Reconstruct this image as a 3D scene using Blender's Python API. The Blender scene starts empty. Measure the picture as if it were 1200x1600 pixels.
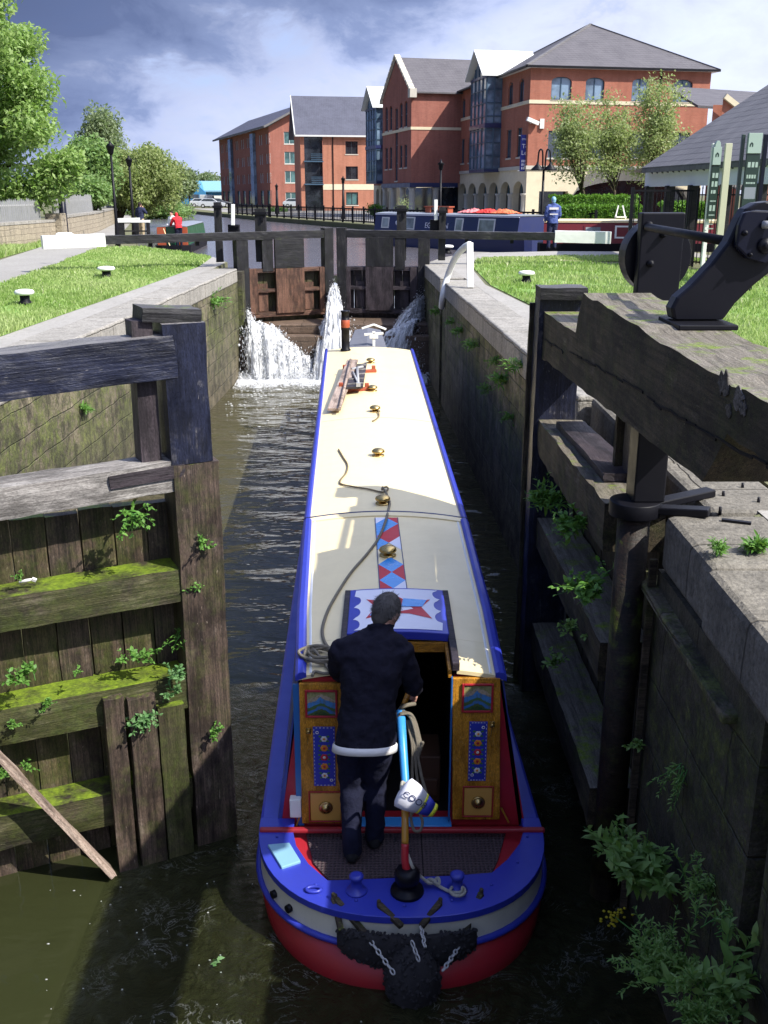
import bpy, bmesh, math, random
import numpy as np
from mathutils import Vector, Matrix, Euler
from mathutils.geometry import tessellate_polygon

random.seed(7); RNG = np.random.default_rng(11)
SC = bpy.context.scene
COL = SC.collection
V = Vector
# ------------------------------------------------------------------ camera model (used only to read real positions off the photograph)
F, VH, HC = 1550.0, 305.0, 4.93
PT = math.atan((800 - VH) / F); SP, CP = math.sin(PT), math.cos(PT)
def at(u, v, X=None, Y=None, z=None):
    dx = (u - 600) / F; dv = (v - 800) / F
    d = (dx, CP - dv * SP, -(SP + dv * CP))
    k = Y / d[1] if Y is not None else ((z - HC) / d[2] if z is not None else X / d[0])
    return V((d[0] * k, d[1] * k, HC + d[2] * k))
ZC = 3.0      # coping / quay level
ZU = 2.65     # upper pound level

# ------------------------------------------------------------------ mesh builder
class MB:
    def __init__(s):
        s.v = []; s.f = []; s.mi = []; s.sm = []
    def add(s, vs, fs, mi=0, smooth=False):
        b = len(s.v); s.v += [V(p) for p in vs]
        for f in fs:
            s.f.append([b + i for i in f]); s.mi.append(mi); s.sm.append(smooth)
        return s
    def hexa(s, p, mi=0):     # p: 4 bottom (ccw) + 4 top
        return s.add(p, [(3, 2, 1, 0), (4, 5, 6, 7), (0, 1, 5, 4), (1, 2, 6, 5), (2, 3, 7, 6), (3, 0, 4, 7)], mi)
    def box(s, c, d, R=None, mi=0):
        hx, hy, hz = d[0] / 2, d[1] / 2, d[2] / 2
        ps = [V(q) for q in ((-hx, -hy, -hz), (hx, -hy, -hz), (hx, hy, -hz), (-hx, hy, -hz), (-hx, -hy, hz), (hx, -hy, hz), (hx, hy, hz), (-hx, hy, hz))]
        c = V(c)
        return s.hexa([c + (R @ q if R else q) for q in ps], mi)
    def bx(s, x0, x1, y0, y1, z0, z1, mi=0):
        return s.box(((x0 + x1) / 2, (y0 + y1) / 2, (z0 + z1) / 2), (abs(x1 - x0), abs(y1 - y0), abs(z1 - z0)), None, mi)
    def bar(s, a, b, w, h, up=(0, 0, 1), mi=0):
        a, b = V(a), V(b); x = (b - a); L = x.length; x.normalize()
        y = V(up).cross(x)
        if y.length < 1e-4: y = V((0, 1, 0)).cross(x)
        y.normalize(); z = x.cross(y)
        R = Matrix((x, y, z)).transposed()
        return s.box((a + b) / 2, (L, w, h), R, mi)
    def rings(s, rs, mi=0, smooth=True, caps=True, closed=False):
        n = len(rs[0]); b = len(s.v)
        for r in rs: s.v += [V(p) for p in r]
        m = len(rs)
        for i in range(m if closed else m - 1):
            for j in range(n):
                k = (j + 1) % n; i2 = (i + 1) % m
                s.f.append([b + i * n + j, b + i * n + k, b + i2 * n + k, b + i2 * n + j]); s.mi.append(mi); s.sm.append(smooth)
        if caps and not closed:
            s.f.append([b + j for j in range(n)][::-1]); s.mi.append(mi); s.sm.append(False)
            s.f.append([b + (m - 1) * n + j for j in range(n)]); s.mi.append(mi); s.sm.append(False)
        return s
    def tube(s, pts, r, n=8, mi=0, caps=True, ell=1.0, rot=0.0):
        pts = [V(p) for p in pts]; m = len(pts)
        rr = r if isinstance(r, (list, tuple)) else [r] * m
        up = None; rs = []
        for i, p in enumerate(pts):
            t = (pts[min(i + 1, m - 1)] - pts[max(i - 1, 0)])
            if t.length < 1e-9: t = V((0, 0, 1))
            t.normalize()
            if up is None:
                up = t.orthogonal().normalized()
            up = up - t * up.dot(t)
            if up.length < 1e-6: up = t.orthogonal()
            up.normalize(); w = t.cross(up)
            rs.append([p + (up * math.cos(2 * math.pi * j / n + rot) + w * math.sin(2 * math.pi * j / n + rot) * ell) * rr[i] for j in range(n)])
        return s.rings(rs, mi, True, caps)
    def limb(s, pts, radii, n=12, mi=0):      # tube with rounded ends
        pts = [V(p) for p in pts]
        d0 = (pts[0] - pts[1]).normalized(); d1 = (pts[-1] - pts[-2]).normalized()
        P = []; R = []
        for k in (1.0, .8, .45):
            P.append(pts[0] + d0 * radii[0] * k); R.append(radii[0] * max(.06, math.sqrt(max(0, 1 - k * k))))
        P += pts; R += list(radii)
        for k in (.45, .8, 1.0):
            P.append(pts[-1] + d1 * radii[-1] * k); R.append(radii[-1] * max(.06, math.sqrt(max(0, 1 - k * k))))
        return s.tube(P, R, n, mi)
    def cyl(s, a, b, r0, r1=None, n=16, mi=0):
        return s.tube([a, b], [r0, r0 if r1 is None else r1], n, mi)
    def lathe(s, c, prof, n=16, mi=0, axis=None):   # prof: (r, h)
        c = V(c); R = axis
        rs = []
        for r, h in prof:
            ring = []
            for j in range(n):
                q = V((r * math.cos(2 * math.pi * j / n), r * math.sin(2 * math.pi * j / n), h))
                ring.append(c + (R @ q if R else q))
            rs.append(ring)
        return s.rings(rs, mi)
    def ball(s, c, r, n=10, m=7, mi=0, R=None):
        rx, ry, rz = r if isinstance(r, (tuple, list)) else (r, r, r)
        c = V(c); rs = []
        for i in range(m + 1):
            a = -math.pi / 2 + math.pi * (i if 0 < i < m else (i + (.12 if i == 0 else -.12))) / m
            ring = []
            for j in range(n):
                b = 2 * math.pi * j / n
                q = V((rx * math.cos(a) * math.cos(b), ry * math.cos(a) * math.sin(b), rz * math.sin(a)))
                ring.append(c + (R @ q if R else q))
            rs.append(ring)
        return s.rings(rs, mi)
    def prism(s, poly, fn, d0, d1, mi=0):     # poly 2d, fn(a,b,depth)->3d
        n = len(poly)
        vs = [fn(a, b, d0) for a, b in poly] + [fn(a, b, d1) for a, b in poly]
        tr = tessellate_polygon([[V((a, b, 0)) for a, b in poly]])
        fs = [tuple(t) for t in tr] + [tuple(n + i for i in t[::-1]) for t in tr]
        fs += [(i, (i + 1) % n, n + (i + 1) % n, n + i) for i in range(n)]
        return s.add(vs, fs, mi)
    def sheet(s, poly, fn, d=0, mi=0):
        vs = [fn(a, b, d) for a, b in poly]
        tr = tessellate_polygon([[V((a, b, 0)) for a, b in poly]])
        return s.add(vs, [tuple(t) for t in tr], mi)
    def build(s, name, mats, parent=None, bevel=0, M=None, normals=True, seg=2):
        me = bpy.data.meshes.new(name)
        inv = None
        off = V((0, 0, 0))
        if M is not None:
            inv = M.inverted(); vs = [inv @ p for p in s.v]
        else:
            off = wpos(parent) if parent is not None else V((0, 0, 0))
            vs = [p - off for p in s.v]
        me.from_pydata(vs, [], s.f)
        if not isinstance(mats, (list, tuple)): mats = [mats]
        for m in mats: me.materials.append(m)
        me.polygons.foreach_set('material_index', s.mi)
        me.polygons.foreach_set('use_smooth', s.sm)
        if normals:
            bm = bmesh.new(); bm.from_mesh(me); bmesh.ops.recalc_face_normals(bm, faces=bm.faces[:]); bm.to_mesh(me); bm.free()
        me.update()
        o = bpy.data.objects.new(name, me); COL.objects.link(o)
        if parent is not None: o.parent = parent
        if M is not None: o.matrix_local = (Matrix.Translation(-wpos(parent)) @ M) if parent is not None else M
        if bevel:
            b = o.modifiers.new('bevel', 'BEVEL'); b.width = bevel; b.segments = seg; b.limit_method = 'ANGLE'; b.angle_limit = math.radians(40)
        return o

WP = {}
def wpos(o):
    p = V((0, 0, 0))
    while o is not None:
        p = p + o.matrix_local.translation if o.parent is not None else p + o.location
        o = o.parent
    return p
def tag(o, label=None, cat=None, group=None, kind=None):
    if label: o['label'] = label
    if cat: o['category'] = cat
    if group: o['group'] = group
    if kind: o['kind'] = kind
    return o
def thing(name, loc, label, cat, group=None, rz=0.0):
    o = bpy.data.objects.new(name, None); COL.objects.link(o)
    o.location = loc; o.rotation_euler = (0, 0, rz); o.empty_display_size = .1
    return tag(o, label, cat, group)
def copy_tree(o, parent=None):
    c = o.copy(); COL.objects.link(c)
    if parent is not None: c.parent = parent
    for ch in list(o.children): copy_tree(ch, c)
    return c
def struct(o): return tag(o, kind='structure')

def spline(pts, n=8):
    pts = [V(p) for p in pts]; out = []
    P = [pts[0] * 2 - pts[1]] + pts + [pts[-1] * 2 - pts[-2]]
    for i in range(1, len(P) - 2):
        for k in range(n):
            t = k / n; a, b, c, d = P[i - 1], P[i], P[i + 1], P[i + 2]
            out.append(.5 * ((2 * b) + (c - a) * t + (2 * a - 5 * b + 4 * c - d) * t * t + (-a + 3 * b - 3 * c + d) * t ** 3))
    out.append(pts[-1]); return out

def timber(name, mat, a, b, w, h, parent, up=(0, 0, 1), rough=.006, cell=.14, seed=None, taper=None):
    """a rough sawn baulk from a to b (centre line), w across, h along 'up'; its own frame has x along the grain"""
    rnd = random.Random(seed if seed is not None else hash((round(V(a).x, 2), round(V(b).y, 2), round(w, 2))) & 0xffff)
    a, b = V(a), V(b); x = b - a; L = x.length; x.normalize()
    y = V(up).cross(x); y.normalize(); z = x.cross(y)
    M = Matrix.Translation((a + b) / 2) @ Matrix((x, y, z)).transposed().to_4x4()
    nx = max(2, min(60, int(L / cell))); k = 3
    mb = MB(); rs = []
    ring0 = []
    for e in range(4):
        for i in range(k):
            t = i / k
            c = [(-1, -1), (1, -1), (1, 1), (-1, 1)]
            p, q = c[e], c[(e + 1) % 4]
            ring0.append((p[0] + (q[0] - p[0]) * t, p[1] + (q[1] - p[1]) * t, i == 0))
    ph = [rnd.uniform(0, 6) for _ in range(12)]
    for i in range(nx + 1):
        X = -L / 2 + L * i / nx; ring = []
        for j, (u, v, corner) in enumerate(ring0):
            r = rough * (1.6 if corner else 1.0)
            jy = rnd.gauss(0, r * .28) + r * .35 * math.sin(X * 2.1 + ph[0]); jz = rnd.gauss(0, r * .28) + r * .35 * math.sin(X * 1.7 + ph[5])
            s_ = .965 if (corner and rnd.random() < .12) else (.985 if corner else 1)
            e_ = rough * 1.5 * rnd.random() if i in (0, nx) else 0
            ring.append(M @ V((X + e_, u * w / 2 * s_ + jy, v * h / 2 * s_ + jz)))
        rs.append(ring)
    mb.rings(rs, 0, False)
    return mb.build(name, mat, parent, M=M)

def npmesh(name, verts, faces_quad, mats, parent=None, attrs=None, smooth=False, tri=False, loc=None):
    verts = np.asarray(verts, dtype=np.float32); faces = np.asarray(faces_quad, dtype=np.int32)
    me = bpy.data.meshes.new(name); k = faces.shape[1]
    me.vertices.add(len(verts)); me.vertices.foreach_set('co', verts.ravel())
    me.loops.add(faces.size); me.loops.foreach_set('vertex_index', faces.ravel())
    me.polygons.add(len(faces)); me.polygons.foreach_set('loop_start', np.arange(0, faces.size, k, dtype=np.int32))
    me.polygons.foreach_set('loop_total', np.full(len(faces), k, dtype=np.int32))
    if smooth: me.polygons.foreach_set('use_smooth', np.ones(len(faces), dtype=bool))
    if not isinstance(mats, (list, tuple)): mats = [mats]
    for m in mats: me.materials.append(m)
    if attrs:
        for an, av in attrs.items():
            at_ = me.attributes.new(an, 'FLOAT', 'POINT'); at_.data.foreach_set('value', np.asarray(av, dtype=np.float32).ravel())
    me.update(calc_edges=True); me.validate()
    o = bpy.data.objects.new(name, me); COL.objects.link(o)
    if parent is not None: o.parent = parent
    if loc is not None: o.location = loc
    return o

def rand_dirs(n):
    d = RNG.normal(size=(n, 3)); return d / np.linalg.norm(d, axis=1, keepdims=True)
def leaf_cloud(P, size, name, mat, parent, flat=.0, aspect=.55, droop=.0, base=None):
    """P: (n,3) leaf positions (world). Each leaf is a bent rhombus of two triangles' worth."""
    n = len(P); off = np.array(wpos(parent)) if parent is not None else np.zeros(3)
    L = size * RNG.uniform(.6, 1.25, (n, 1))
    d = rand_dirs(n); d[:, 2] -= droop; d /= np.linalg.norm(d, axis=1, keepdims=True)
    nrm = rand_dirs(n); nrm[:, 2] = np.abs(nrm[:, 2]) + flat
    w = np.cross(d, nrm); w /= np.linalg.norm(w, axis=1, keepdims=True) + 1e-9
    up = np.cross(w, d)
    P = P - off
    a = P; b = P + d * L * .5 + w * L * aspect * .5 + up * L * .08; c = P + d * L; e = P + d * L * .5 - w * L * aspect * .5 + up * L * .08
    vs = np.stack([a, b, c, e], 1).reshape(-1, 3)
    fs = np.arange(4 * n).reshape(-1, 4)
    tint = np.repeat(RNG.uniform(0, 1, n), 4)
    return npmesh(name, vs, fs, mat, parent, {'tint': tint})
# ------------------------------------------------------------------ materials
class NT:
    def __init__(s, name):
        s.m = bpy.data.materials.new(name); s.m.use_nodes = True
        s.t = s.m.node_tree; s.t.nodes.clear()
        s.out = s.t.nodes.new('ShaderNodeOutputMaterial'); s.co = None
    def n(s, typ, props=None, **inp):
        nd = s.t.nodes.new('ShaderNode' + typ)
        if props:
            for k, v in props.items(): setattr(nd, k, v)
        for k, v in inp.items(): s.set(nd, k, v)
        return nd
    def set(s, nd, key, v):
        key = key.replace('_', ' ') if isinstance(key, str) else key
        i = nd.inputs[key]
        if isinstance(v, bpy.types.NodeSocket): s.t.links.new(v, i)
        elif isinstance(v, (tuple, list)) and len(v) == 3 and i.type == 'RGBA': i.default_value = (*v, 1)
        else: i.default_value = v
    def coord(s, kind='Object', scale=(1, 1, 1), rot=(0, 0, 0), loc=(0, 0, 0)):
        if kind == 'Position': src = s.n('NewGeometry').outputs['Position']
        else: src = s.n('TexCoord').outputs[kind]
        mp = s.n('Mapping', None, Vector=src); mp.inputs['Scale'].default_value = scale; mp.inputs['Rotation'].default_value = rot; mp.inputs['Location'].default_value = loc
        return mp.outputs[0]
    def noise(s, vec, scale=5, detail=4, rough=.55, dist=0):
        return s.n('TexNoise', None, Vector=vec, Scale=scale, Detail=detail, Roughness=rough, Distortion=dist).outputs[0]
    def ramp(s, fac, stops, interp='LINEAR'):
        nd = s.n('ValToRGB', None, Fac=fac); cr = nd.color_ramp; cr.interpolation = interp
        while len(cr.elements) < len(stops): cr.elements.new(.5)
        for e, (p, c) in zip(cr.elements, stops):
            e.position = p; e.color = (*c, 1) if isinstance(c, (tuple, list)) else (c, c, c, 1)
        return nd.outputs[0]
    def mix(s, fac, a, b, mode='MIX'):
        nd = s.n('Mix', {'data_type': 'RGBA', 'blend_type': mode})
        for idx, v in ((0, fac), (6, a), (7, b)):
            if isinstance(v, bpy.types.NodeSocket): s.t.links.new(v, nd.inputs[idx])
            elif isinstance(v, (tuple, list)): nd.inputs[idx].default_value = (*v, 1)
            else: nd.inputs[idx].default_value = v if idx == 0 else (v, v, v, 1)
        return nd.outputs[2]
    def math(s, op, a, b=0.0, clamp=False):
        nd = s.n('Math', {'operation': op, 'use_clamp': clamp})
        for i, v in ((0, a), (1, b)):
            if isinstance(v, bpy.types.NodeSocket): s.t.links.new(v, nd.inputs[i])
            else: nd.inputs[i].default_value = v
        return nd.outputs[0]
    def sep(s, vec):
        return s.n('SeparateXYZ', None, Vector=vec).outputs
    def attr(s, name): return s.n('Attribute', {'attribute_name': name}).outputs['Fac']
    def bump(s, h, strength=.3, dist=.02, normal=None):
        nd = s.n('Bump', None, Height=h, Strength=strength, Distance=dist)
        if normal is not None: s.set(nd, 'Normal', normal)
        return nd.outputs[0]
    def up(s):
        return s.sep(s.n('NewGeometry').outputs['Normal'])[2]
    def bsdf(s, color, rough=.6, normal=None, metallic=0.0, spec=.5, coat=0.0, **kw):
        b = s.n('BsdfPrincipled'); s.set(b, 'Base Color', color); s.set(b, 'Roughness', rough); s.set(b, 'Metallic', metallic); s.set(b, 'Specular IOR Level', spec)
        if coat: s.set(b, 'Coat Weight', coat); s.set(b, 'Coat Roughness', .06)
        if normal is not None: s.set(b, 'Normal', normal)
        for k, v in kw.items(): s.set(b, k, v)
        s.t.links.new(b.outputs[0], s.out.inputs[0]); return s.m
M = {}
def paint(name, col, rough=.35, dirt=.25, scale=3, coat=0.0, metallic=0.0, spec=.5):
    t = NT(name); c = t.coord(); n1 = t.noise(c, scale, 6, .65); n2 = t.noise(c, scale * 14, 3)
    f = t.ramp(n1, [(.42, 0), (.75, 1)])
    dark = tuple(x * .55 + (.012 if max(col) > .02 else .004) for x in col)
    base = t.mix(t.math('MULTIPLY', f, dirt), col, dark)
    base = t.mix(t.math('MULTIPLY', t.ramp(n2, [(.6, 0), (.72, 1)]), dirt * .35), base, tuple(x * .5 + (.03 if max(col) > .02 else .012) for x in col))
    if max(col) < .02: spec = .2
    M[name] = t.bsdf(base, t.ramp(n1, [(.3, max(.04, rough - .08)), (.8, min(1, rough + .18))]), t.bump(n2, .06, .004), metallic, spec, coat)
    return M[name]
for nm, col, ro, di, ct in (
    ('cream_paint', (.84, .70, .40), .36, .22, .1), ('blue_paint', (.028, .042, .38), .36, .34, .1), ('navy_paint', (.02, .028, .10), .35, .25, .2),
    ('side_blue', (.045, .06, .26), .3, .25, .3), ('red_paint', (.38, .014, .025), .42, .35, .1), ('hull_red', (.30, .012, .02), .45, .45, .05), ('stern_cream', (.62, .60, .50), .4, .4, .1),
    ('sky_blue_paint', (.05, .30, .72), .25, .15, .5), ('pale_blue_paint', (.22, .42, .55), .4, .2, 0), ('door_blue', (.02, .12, .36), .35, .25, .2),
    ('white_paint', (.80, .80, .76), .45, .22, 0), ('gold_paint', (.42, .20, .02), .35, .2, .3), ('light_wood_paint', (.62, .33, .07), .35, .2, .3), ('black_iron', (.006, .006, .009), .45, .2, 0),
    ('black_gloss', (.006, .006, .010), .34, .18, 0), ('dark_blue_iron', (.007, .008, .018), .32, .2, 0), ('steel', (.38, .38, .38), .35, .3, 0), ('green_paint', (.01, .09, .04), .4, .2, .2), ('rust_red_paint', (.36, .075, .03), .5, .3, 0),
    ('maroon_paint', (.16, .015, .02), .4, .25, .2), ('grey_paint', (.22, .24, .28), .5, .3, 0), ('cratch_canvas', (.12, .125, .15), .8, .3, 0), ('flower_white', (.75, .72, .62), .5, .1, 0), ('flower_orange', (.72, .25, .02), .5, .1, 0),
    ('flower_red', (.5, .02, .03), .5, .1, 0), ('leaf_paint', (.06, .20, .03), .5, .1, 0), ('pink_cloth', (.75, .22, .22), .8, .2, 0), ('red_cloth', (.62, .04, .03), .85, .2, 0), ('orange_cloth', (.70, .16, .06), .8, .2, 0),
    ('off_white_cloth', (.72, .70, .68), .85, .1, 0), ('float_white', (.72, .72, .80), .6, .12, 0), ('float_yellow', (.62, .62, .03), .5, .1, 0), ('float_blue', (.02, .03, .32), .5, .1, 0), ('sign_green', (.012, .03, .022), .35, .15, .2),
    ('sign_pale', (.33, .42, .37), .45, .1, 0), ('sign_cream', (.50, .50, .36), .5, .2, 0), ('banner_blue', (.012, .02, .22), .5, .1, 0), ('car_silver', (.45, .47, .5), .3, .1, .5), ('car_dark', (.03, .035, .05), .3, .1, .5), ('tyre_rubber', (.02, .02, .02), .8, .1, 0),
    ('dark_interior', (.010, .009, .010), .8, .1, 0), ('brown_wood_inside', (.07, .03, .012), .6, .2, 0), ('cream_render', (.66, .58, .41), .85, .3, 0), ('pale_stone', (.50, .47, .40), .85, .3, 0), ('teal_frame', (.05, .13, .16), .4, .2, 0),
    ('bay_blue', (.045, .09, .14), .4, .2, 0), ('white_roof', (.72, .73, .70), .3, .12, 0), ('window_white', (.60, .60, .58), .5, .1, 0), ('window_dark', (.03, .032, .04), .5, .1, 0), ('hall_blue', (.05, .22, .42), .5, .15, 0), ('skin', (.60, .33, .25), .55, .12, 0)):
    paint(nm, col, ro, di, coat=ct)
t = NT('brass'); c = t.coord(); n_ = t.noise(c, 18, 4); M['brass'] = t.bsdf(t.mix(n_, (.42, .28, .09), (.60, .45, .20)), t.ramp(n_, [(.3, .22), (.8, .42)]), t.bump(n_, .1, .004), 1.0)

def wood(name, face, worn, streak, moss=0.0, wear=.5, rough=.75, topwear=.0):
    """object-space wood, grain along local X; worn edges; optional moss on upward faces"""
    t = NT(name); c = t.coord('Object', (.8, 9, 9)); n1 = t.noise(c, 3.2, 8, .62, .6); c2 = t.coord('Object'); n2 = t.noise(c2, 2.6, 6, .7); n3 = t.noise(c, 14, 4, .6)
    g = t.noise(t.coord('Object', (.35, 22, 22)), 3, 4, .5, .3)
    base = t.mix(t.ramp(g, [(.35, 0), (.68, 1)]), face, streak)
    wearf = t.math('MULTIPLY', t.ramp(n2, [(.56, 0), (.70, 1)]), t.ramp(n1, [(.44, 0), (.60, 1)]))
    base = t.mix(t.math('MULTIPLY', wearf, wear), base, worn)
    blot = t.ramp(t.noise(t.coord('Object', (.9, 3, 3)), 2.1, 6, .7), [(.42, .72), (.56, 0)]); base = t.mix(blot, base, tuple(q * .35 for q in streak))
    crack = t.ramp(n1, [(.28, 1), (.35, 0)])
    base = t.mix(t.math('MULTIPLY', crack, .8), base, (.006, .005, .005))
    fleck = t.noise(t.coord('Object', (3, 16, 16)), 5.0, 3, .5, .4)
    base = t.mix(t.math('MULTIPLY', t.ramp(fleck, [(.70, 0), (.76, .8)]), min(1, wear + .1)), base, worn)
    upw = t.math('MULTIPLY', t.ramp(t.up(), [(.6, 0), (.85, 1)]), t.ramp(n1, [(.34, .35), (.58, 1)]))
    base = t.mix(t.math('MULTIPLY', upw, topwear), base, tuple(q * .9 for q in worn))
    if moss:
        pos = t.coord('Position'); mn = t.noise(pos, 4.2, 6, .7); mn2 = t.noise(pos, 30, 3)
        up = t.ramp(t.up(), [(.25, .12), (.75, 1)])
        mf = t.math('MULTIPLY', up, t.ramp(mn, [(.62 - moss * .28, 0), (.74 - moss * .2, 1)]))
        base = t.mix(mf, base, t.mix(mn2, (.040, .085, .006), (.24, .32, .02)))
        gf = t.math('MULTIPLY', t.ramp(t.noise(pos, 7.0, 6, .7), [(.50, 0), (.60, .75)]), min(1, moss * .6))
        base = t.mix(gf, base, t.mix(mn2, (.022, .036, .008), (.075, .095, .018)))
    fine = t.noise(t.coord('Object', (1, 3, 3)), 42, 5, .75); base = t.mix(1.0, base, t.ramp(fine, [(.30, .45), (.5, 1.0), (.70, 1.5)]), 'MULTIPLY')
    h = t.math('ADD', t.math('MULTIPLY', n1, .7), t.math('MULTIPLY', g, .5)); h = t.math('ADD', h, t.math('MULTIPLY', fine, .45)); h = t.math('ADD', h, t.math('MULTIPLY', n3, .2))
    r = t.ramp(n2, [(.3, rough - .2), (.7, min(1, rough + .12))])
    M[name] = t.bsdf(base, r, t.bump(h, .55, .016), 0, .35)
wood('painted_timber', (.020, .024, .050), (.30, .28, .27), (.013, .015, .030), 0, .6, .42, .8)
wood('black_timber', (.012, .012, .017), (.16, .15, .145), (.020, .019, .021), .1, .45, .6, .6)
wood('dark_timber', (.030, .017, .011), (.075, .05, .034), (.008, .006, .005), .3, .5, .55)
wood('grey_timber', (.33, .31, .29), (.52, .49, .46), (.16, .145, .135), 0, .6, .85)
wood('weathered_timber', (.072, .055, .033), (.25, .22, .175), (.026, .020, .013), .35, .5, .85, .75)
wood('wet_timber', (.098, .066, .048), (.29, .23, .185), (.022, .017, .014), .8, .65, .55)
wood('mossy_timber', (.062, .050, .031), (.23, .195, .14), (.018, .015, .009), .86, .6, .7)
wood('mossier_timber', (.058, .048, .027), (.20, .17, .12), (.018, .015, .009), 1.15, .55, .7)
wood('plank_timber', (.105, .074, .057), (.30, .24, .20), (.028, .021, .018), .4, .65, .6)
wood('bare_wood', (.20, .18, .165), (.30, .28, .26), (.07, .06, .05), 0, .5, .9)
wood('rust_plank', (.17, .085, .055), (.26, .14, .10), (.07, .035, .025), .1, .5, .65)
wood('varnished_oak', (.56, .26, .03), (.64, .35, .08), (.50, .21, .02), 0, .3, .3)
wood('pale_plank', (.42, .33, .27), (.55, .47, .42), (.28, .20, .16), 0, .4, .7)
wood('dark_plank', (.055, .042, .05), (.14, .11, .11), (.03, .024, .028), 0, .4, .6)
wood('bark', (.10, .075, .05), (.19, .15, .11), (.04, .03, .02), .3, .5, .9)

def stone(name, a, b, mortar, moss, block=(.9, .36), damp=0.0, rough=.9, zlo=0.0, zhi=3.0, pale_top=None, wet=.0, face='YZ'):
    """coursed masonry read from world position: face 'YZ' for walls along the canal, 'XZ' across, 'XY' for paving"""
    t = NT(name); pos = t.coord('Position'); x, y, z = t.sep(pos)
    pick = {'YZ': (y, z), 'XZ': (x, z), 'XY': (x, y)}[face]
    cv = t.n('CombineXYZ'); t.set(cv, 'X', pick[0]); t.set(cv, 'Y', pick[1])
    wob = t.n('TexNoise', None, Vector=pos, Scale=1.6, Detail=5.0); vm = t.n('VectorMath', {'operation': 'MULTIPLY_ADD'}); t.t.links.new(wob.outputs[1], vm.inputs[0]); vm.inputs[1].default_value = (.22, .10, 0) if face != 'XY' else (.1, .1, 0); t.t.links.new(cv.outputs[0], vm.inputs[2])
    br = t.n('TexBrick', None, Vector=vm.outputs[0], Scale=1.0, Mortar_Size=.012, Mortar_Smooth=.9, Bias=0.0, Brick_Width=block[0], Row_Height=block[1])
    br.inputs['Color1'].default_value = (*a, 1); br.inputs['Color2'].default_value = (*b, 1); br.inputs['Mortar'].default_value = (*mortar, 1)
    n1 = t.noise(pos, 1.1, 8, .7); n2 = t.noise(pos, 9, 6, .65); n3 = t.noise(pos, 45, 3, .6)
    st = t.noise(t.coord('Position', (2.2, 2.2, .22)), 2.0, 6, .65)       # vertical run-off streaks
    base = t.mix(t.ramp(n2, [(.3, 0), (.75, .75)]), br.outputs[0], tuple(q * .55 for q in a))
    base = t.mix(t.ramp(st, [(.46, 0), (.66, .45)]), base, tuple(q * .42 for q in b))
    if moss:
        zz = t.n('MapRange', None, Value=z, From_Min=zlo, From_Max=zhi).outputs[0]
        band = t.ramp(zz, [(0.0, .05), (.25, .45), (.6, .9), (.86, .8), (.97, .1)])
        mh = t.math('ADD', t.math('ADD', t.math('MULTIPLY', n1, .45), t.math('MULTIPLY', st, .10)), t.math('MULTIPLY', t.math('ADD', n2, n3), .26))
        mf = t.math('MULTIPLY', band, t.ramp(mh, [(.60 - .10 * moss, 0), (.68 - .10 * moss, .9)]))
        base = t.mix(mf, base, t.ramp(n2, [(.3, (.020, .030, .006)), (.5, (.070, .090, .018)), (.66, (.15, .18, .035))]))
        base = t.mix(t.ramp(t.noise(pos, 3.3, 8, .75), [(.40, .75), (.56, 0)]), base, (.020, .018, .012))
    if damp:
        zz = t.n('MapRange', None, Value=z, From_Min=zlo, From_Max=zhi).outputs[0]
        df = t.ramp(t.math('ADD', zz, t.math('MULTIPLY', t.math('SUBTRACT', n1, .5), .5)), [(.3, 1), (.75, 0)])
        base = t.mix(t.math('MULTIPLY', df, damp), base, (.022, .019, .015))
    if pale_top is not None:
        pf = t.ramp(t.n('MapRange', None, Value=z, From_Min=zhi - .42, From_Max=zhi).outputs[0], [(.0, 0), (.12, 1)])
        base = t.mix(pf, base, t.mix(t.ramp(n2, [(.35, 0), (.7, 1)]), pale_top, tuple(q * .5 for q in pale_top)))
    h = t.math('ADD', t.math('MULTIPLY', br.outputs['Fac'], -.6), t.math('ADD', t.math('MULTIPLY', n2, .7), t.math('MULTIPLY', n3, .3)))
    base = t.mix(1.0, base, t.ramp(t.noise(pos, 26, 6, .75), [(.30, .5), (.5, 1.0), (.72, 1.45)]), 'MULTIPLY')
    M[name] = t.bsdf(base, t.ramp(n1, [(.3, rough - wet), (.7, min(1, rough + .08))]), t.bump(h, .8, .035), 0, .4)
stone('chamber_stone', (.30, .25, .17), (.15, .125, .085), (.045, .038, .025), 1.25, (.95, .36), .30, .85, 0, 3.0, None, .25)
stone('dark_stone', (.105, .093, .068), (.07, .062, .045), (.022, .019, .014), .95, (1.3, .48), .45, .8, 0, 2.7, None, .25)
stone('sill_stone', (.17, .115, .08), (.12, .082, .058), (.04, .03, .022), 0, (.9, .35), .3, .7, 0, 2, None, .3, 'XZ')
stone('coping_stone', (.38, .355, .315), (.31, .29, .255), (.14, .125, .10), 0, (1.4, 3.0), 0, .95, 0, 3, None, 0)
stone('quay_stone', (.23, .21, .175), (.165, .15, .125), (.07, .06, .045), 0, (1.5, 1.1), 0, .95, face='XY')
stone('garden_stone', (.40, .34, .25), (.33, .28, .21), (.24, .20, .15), 0, (.55, .22), 0, .95, 3, 4.6)
def ground_mat(name, a, b, c_, scale=1.0, rough=.95):
    t = NT(name); p = t.coord('Position'); n1 = t.noise(p, .5 * scale, 6, .65); n2 = t.noise(p, 9 * scale, 5, .7); n3 = t.noise(p, 70, 2)
    base = t.mix(t.ramp(n1, [(.35, 0), (.65, 1)]), a, b); base = t.mix(t.ramp(n2, [(.45, 0), (.7, .7)]), base, c_)
    M[name] = t.bsdf(base, rough, t.bump(t.math('ADD', n2, t.math('MULTIPLY', n3, .5)), .5, .02), 0, .25)
ground_mat('earth', (.12, .13, .06), (.16, .15, .09), (.08, .09, .04))
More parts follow.
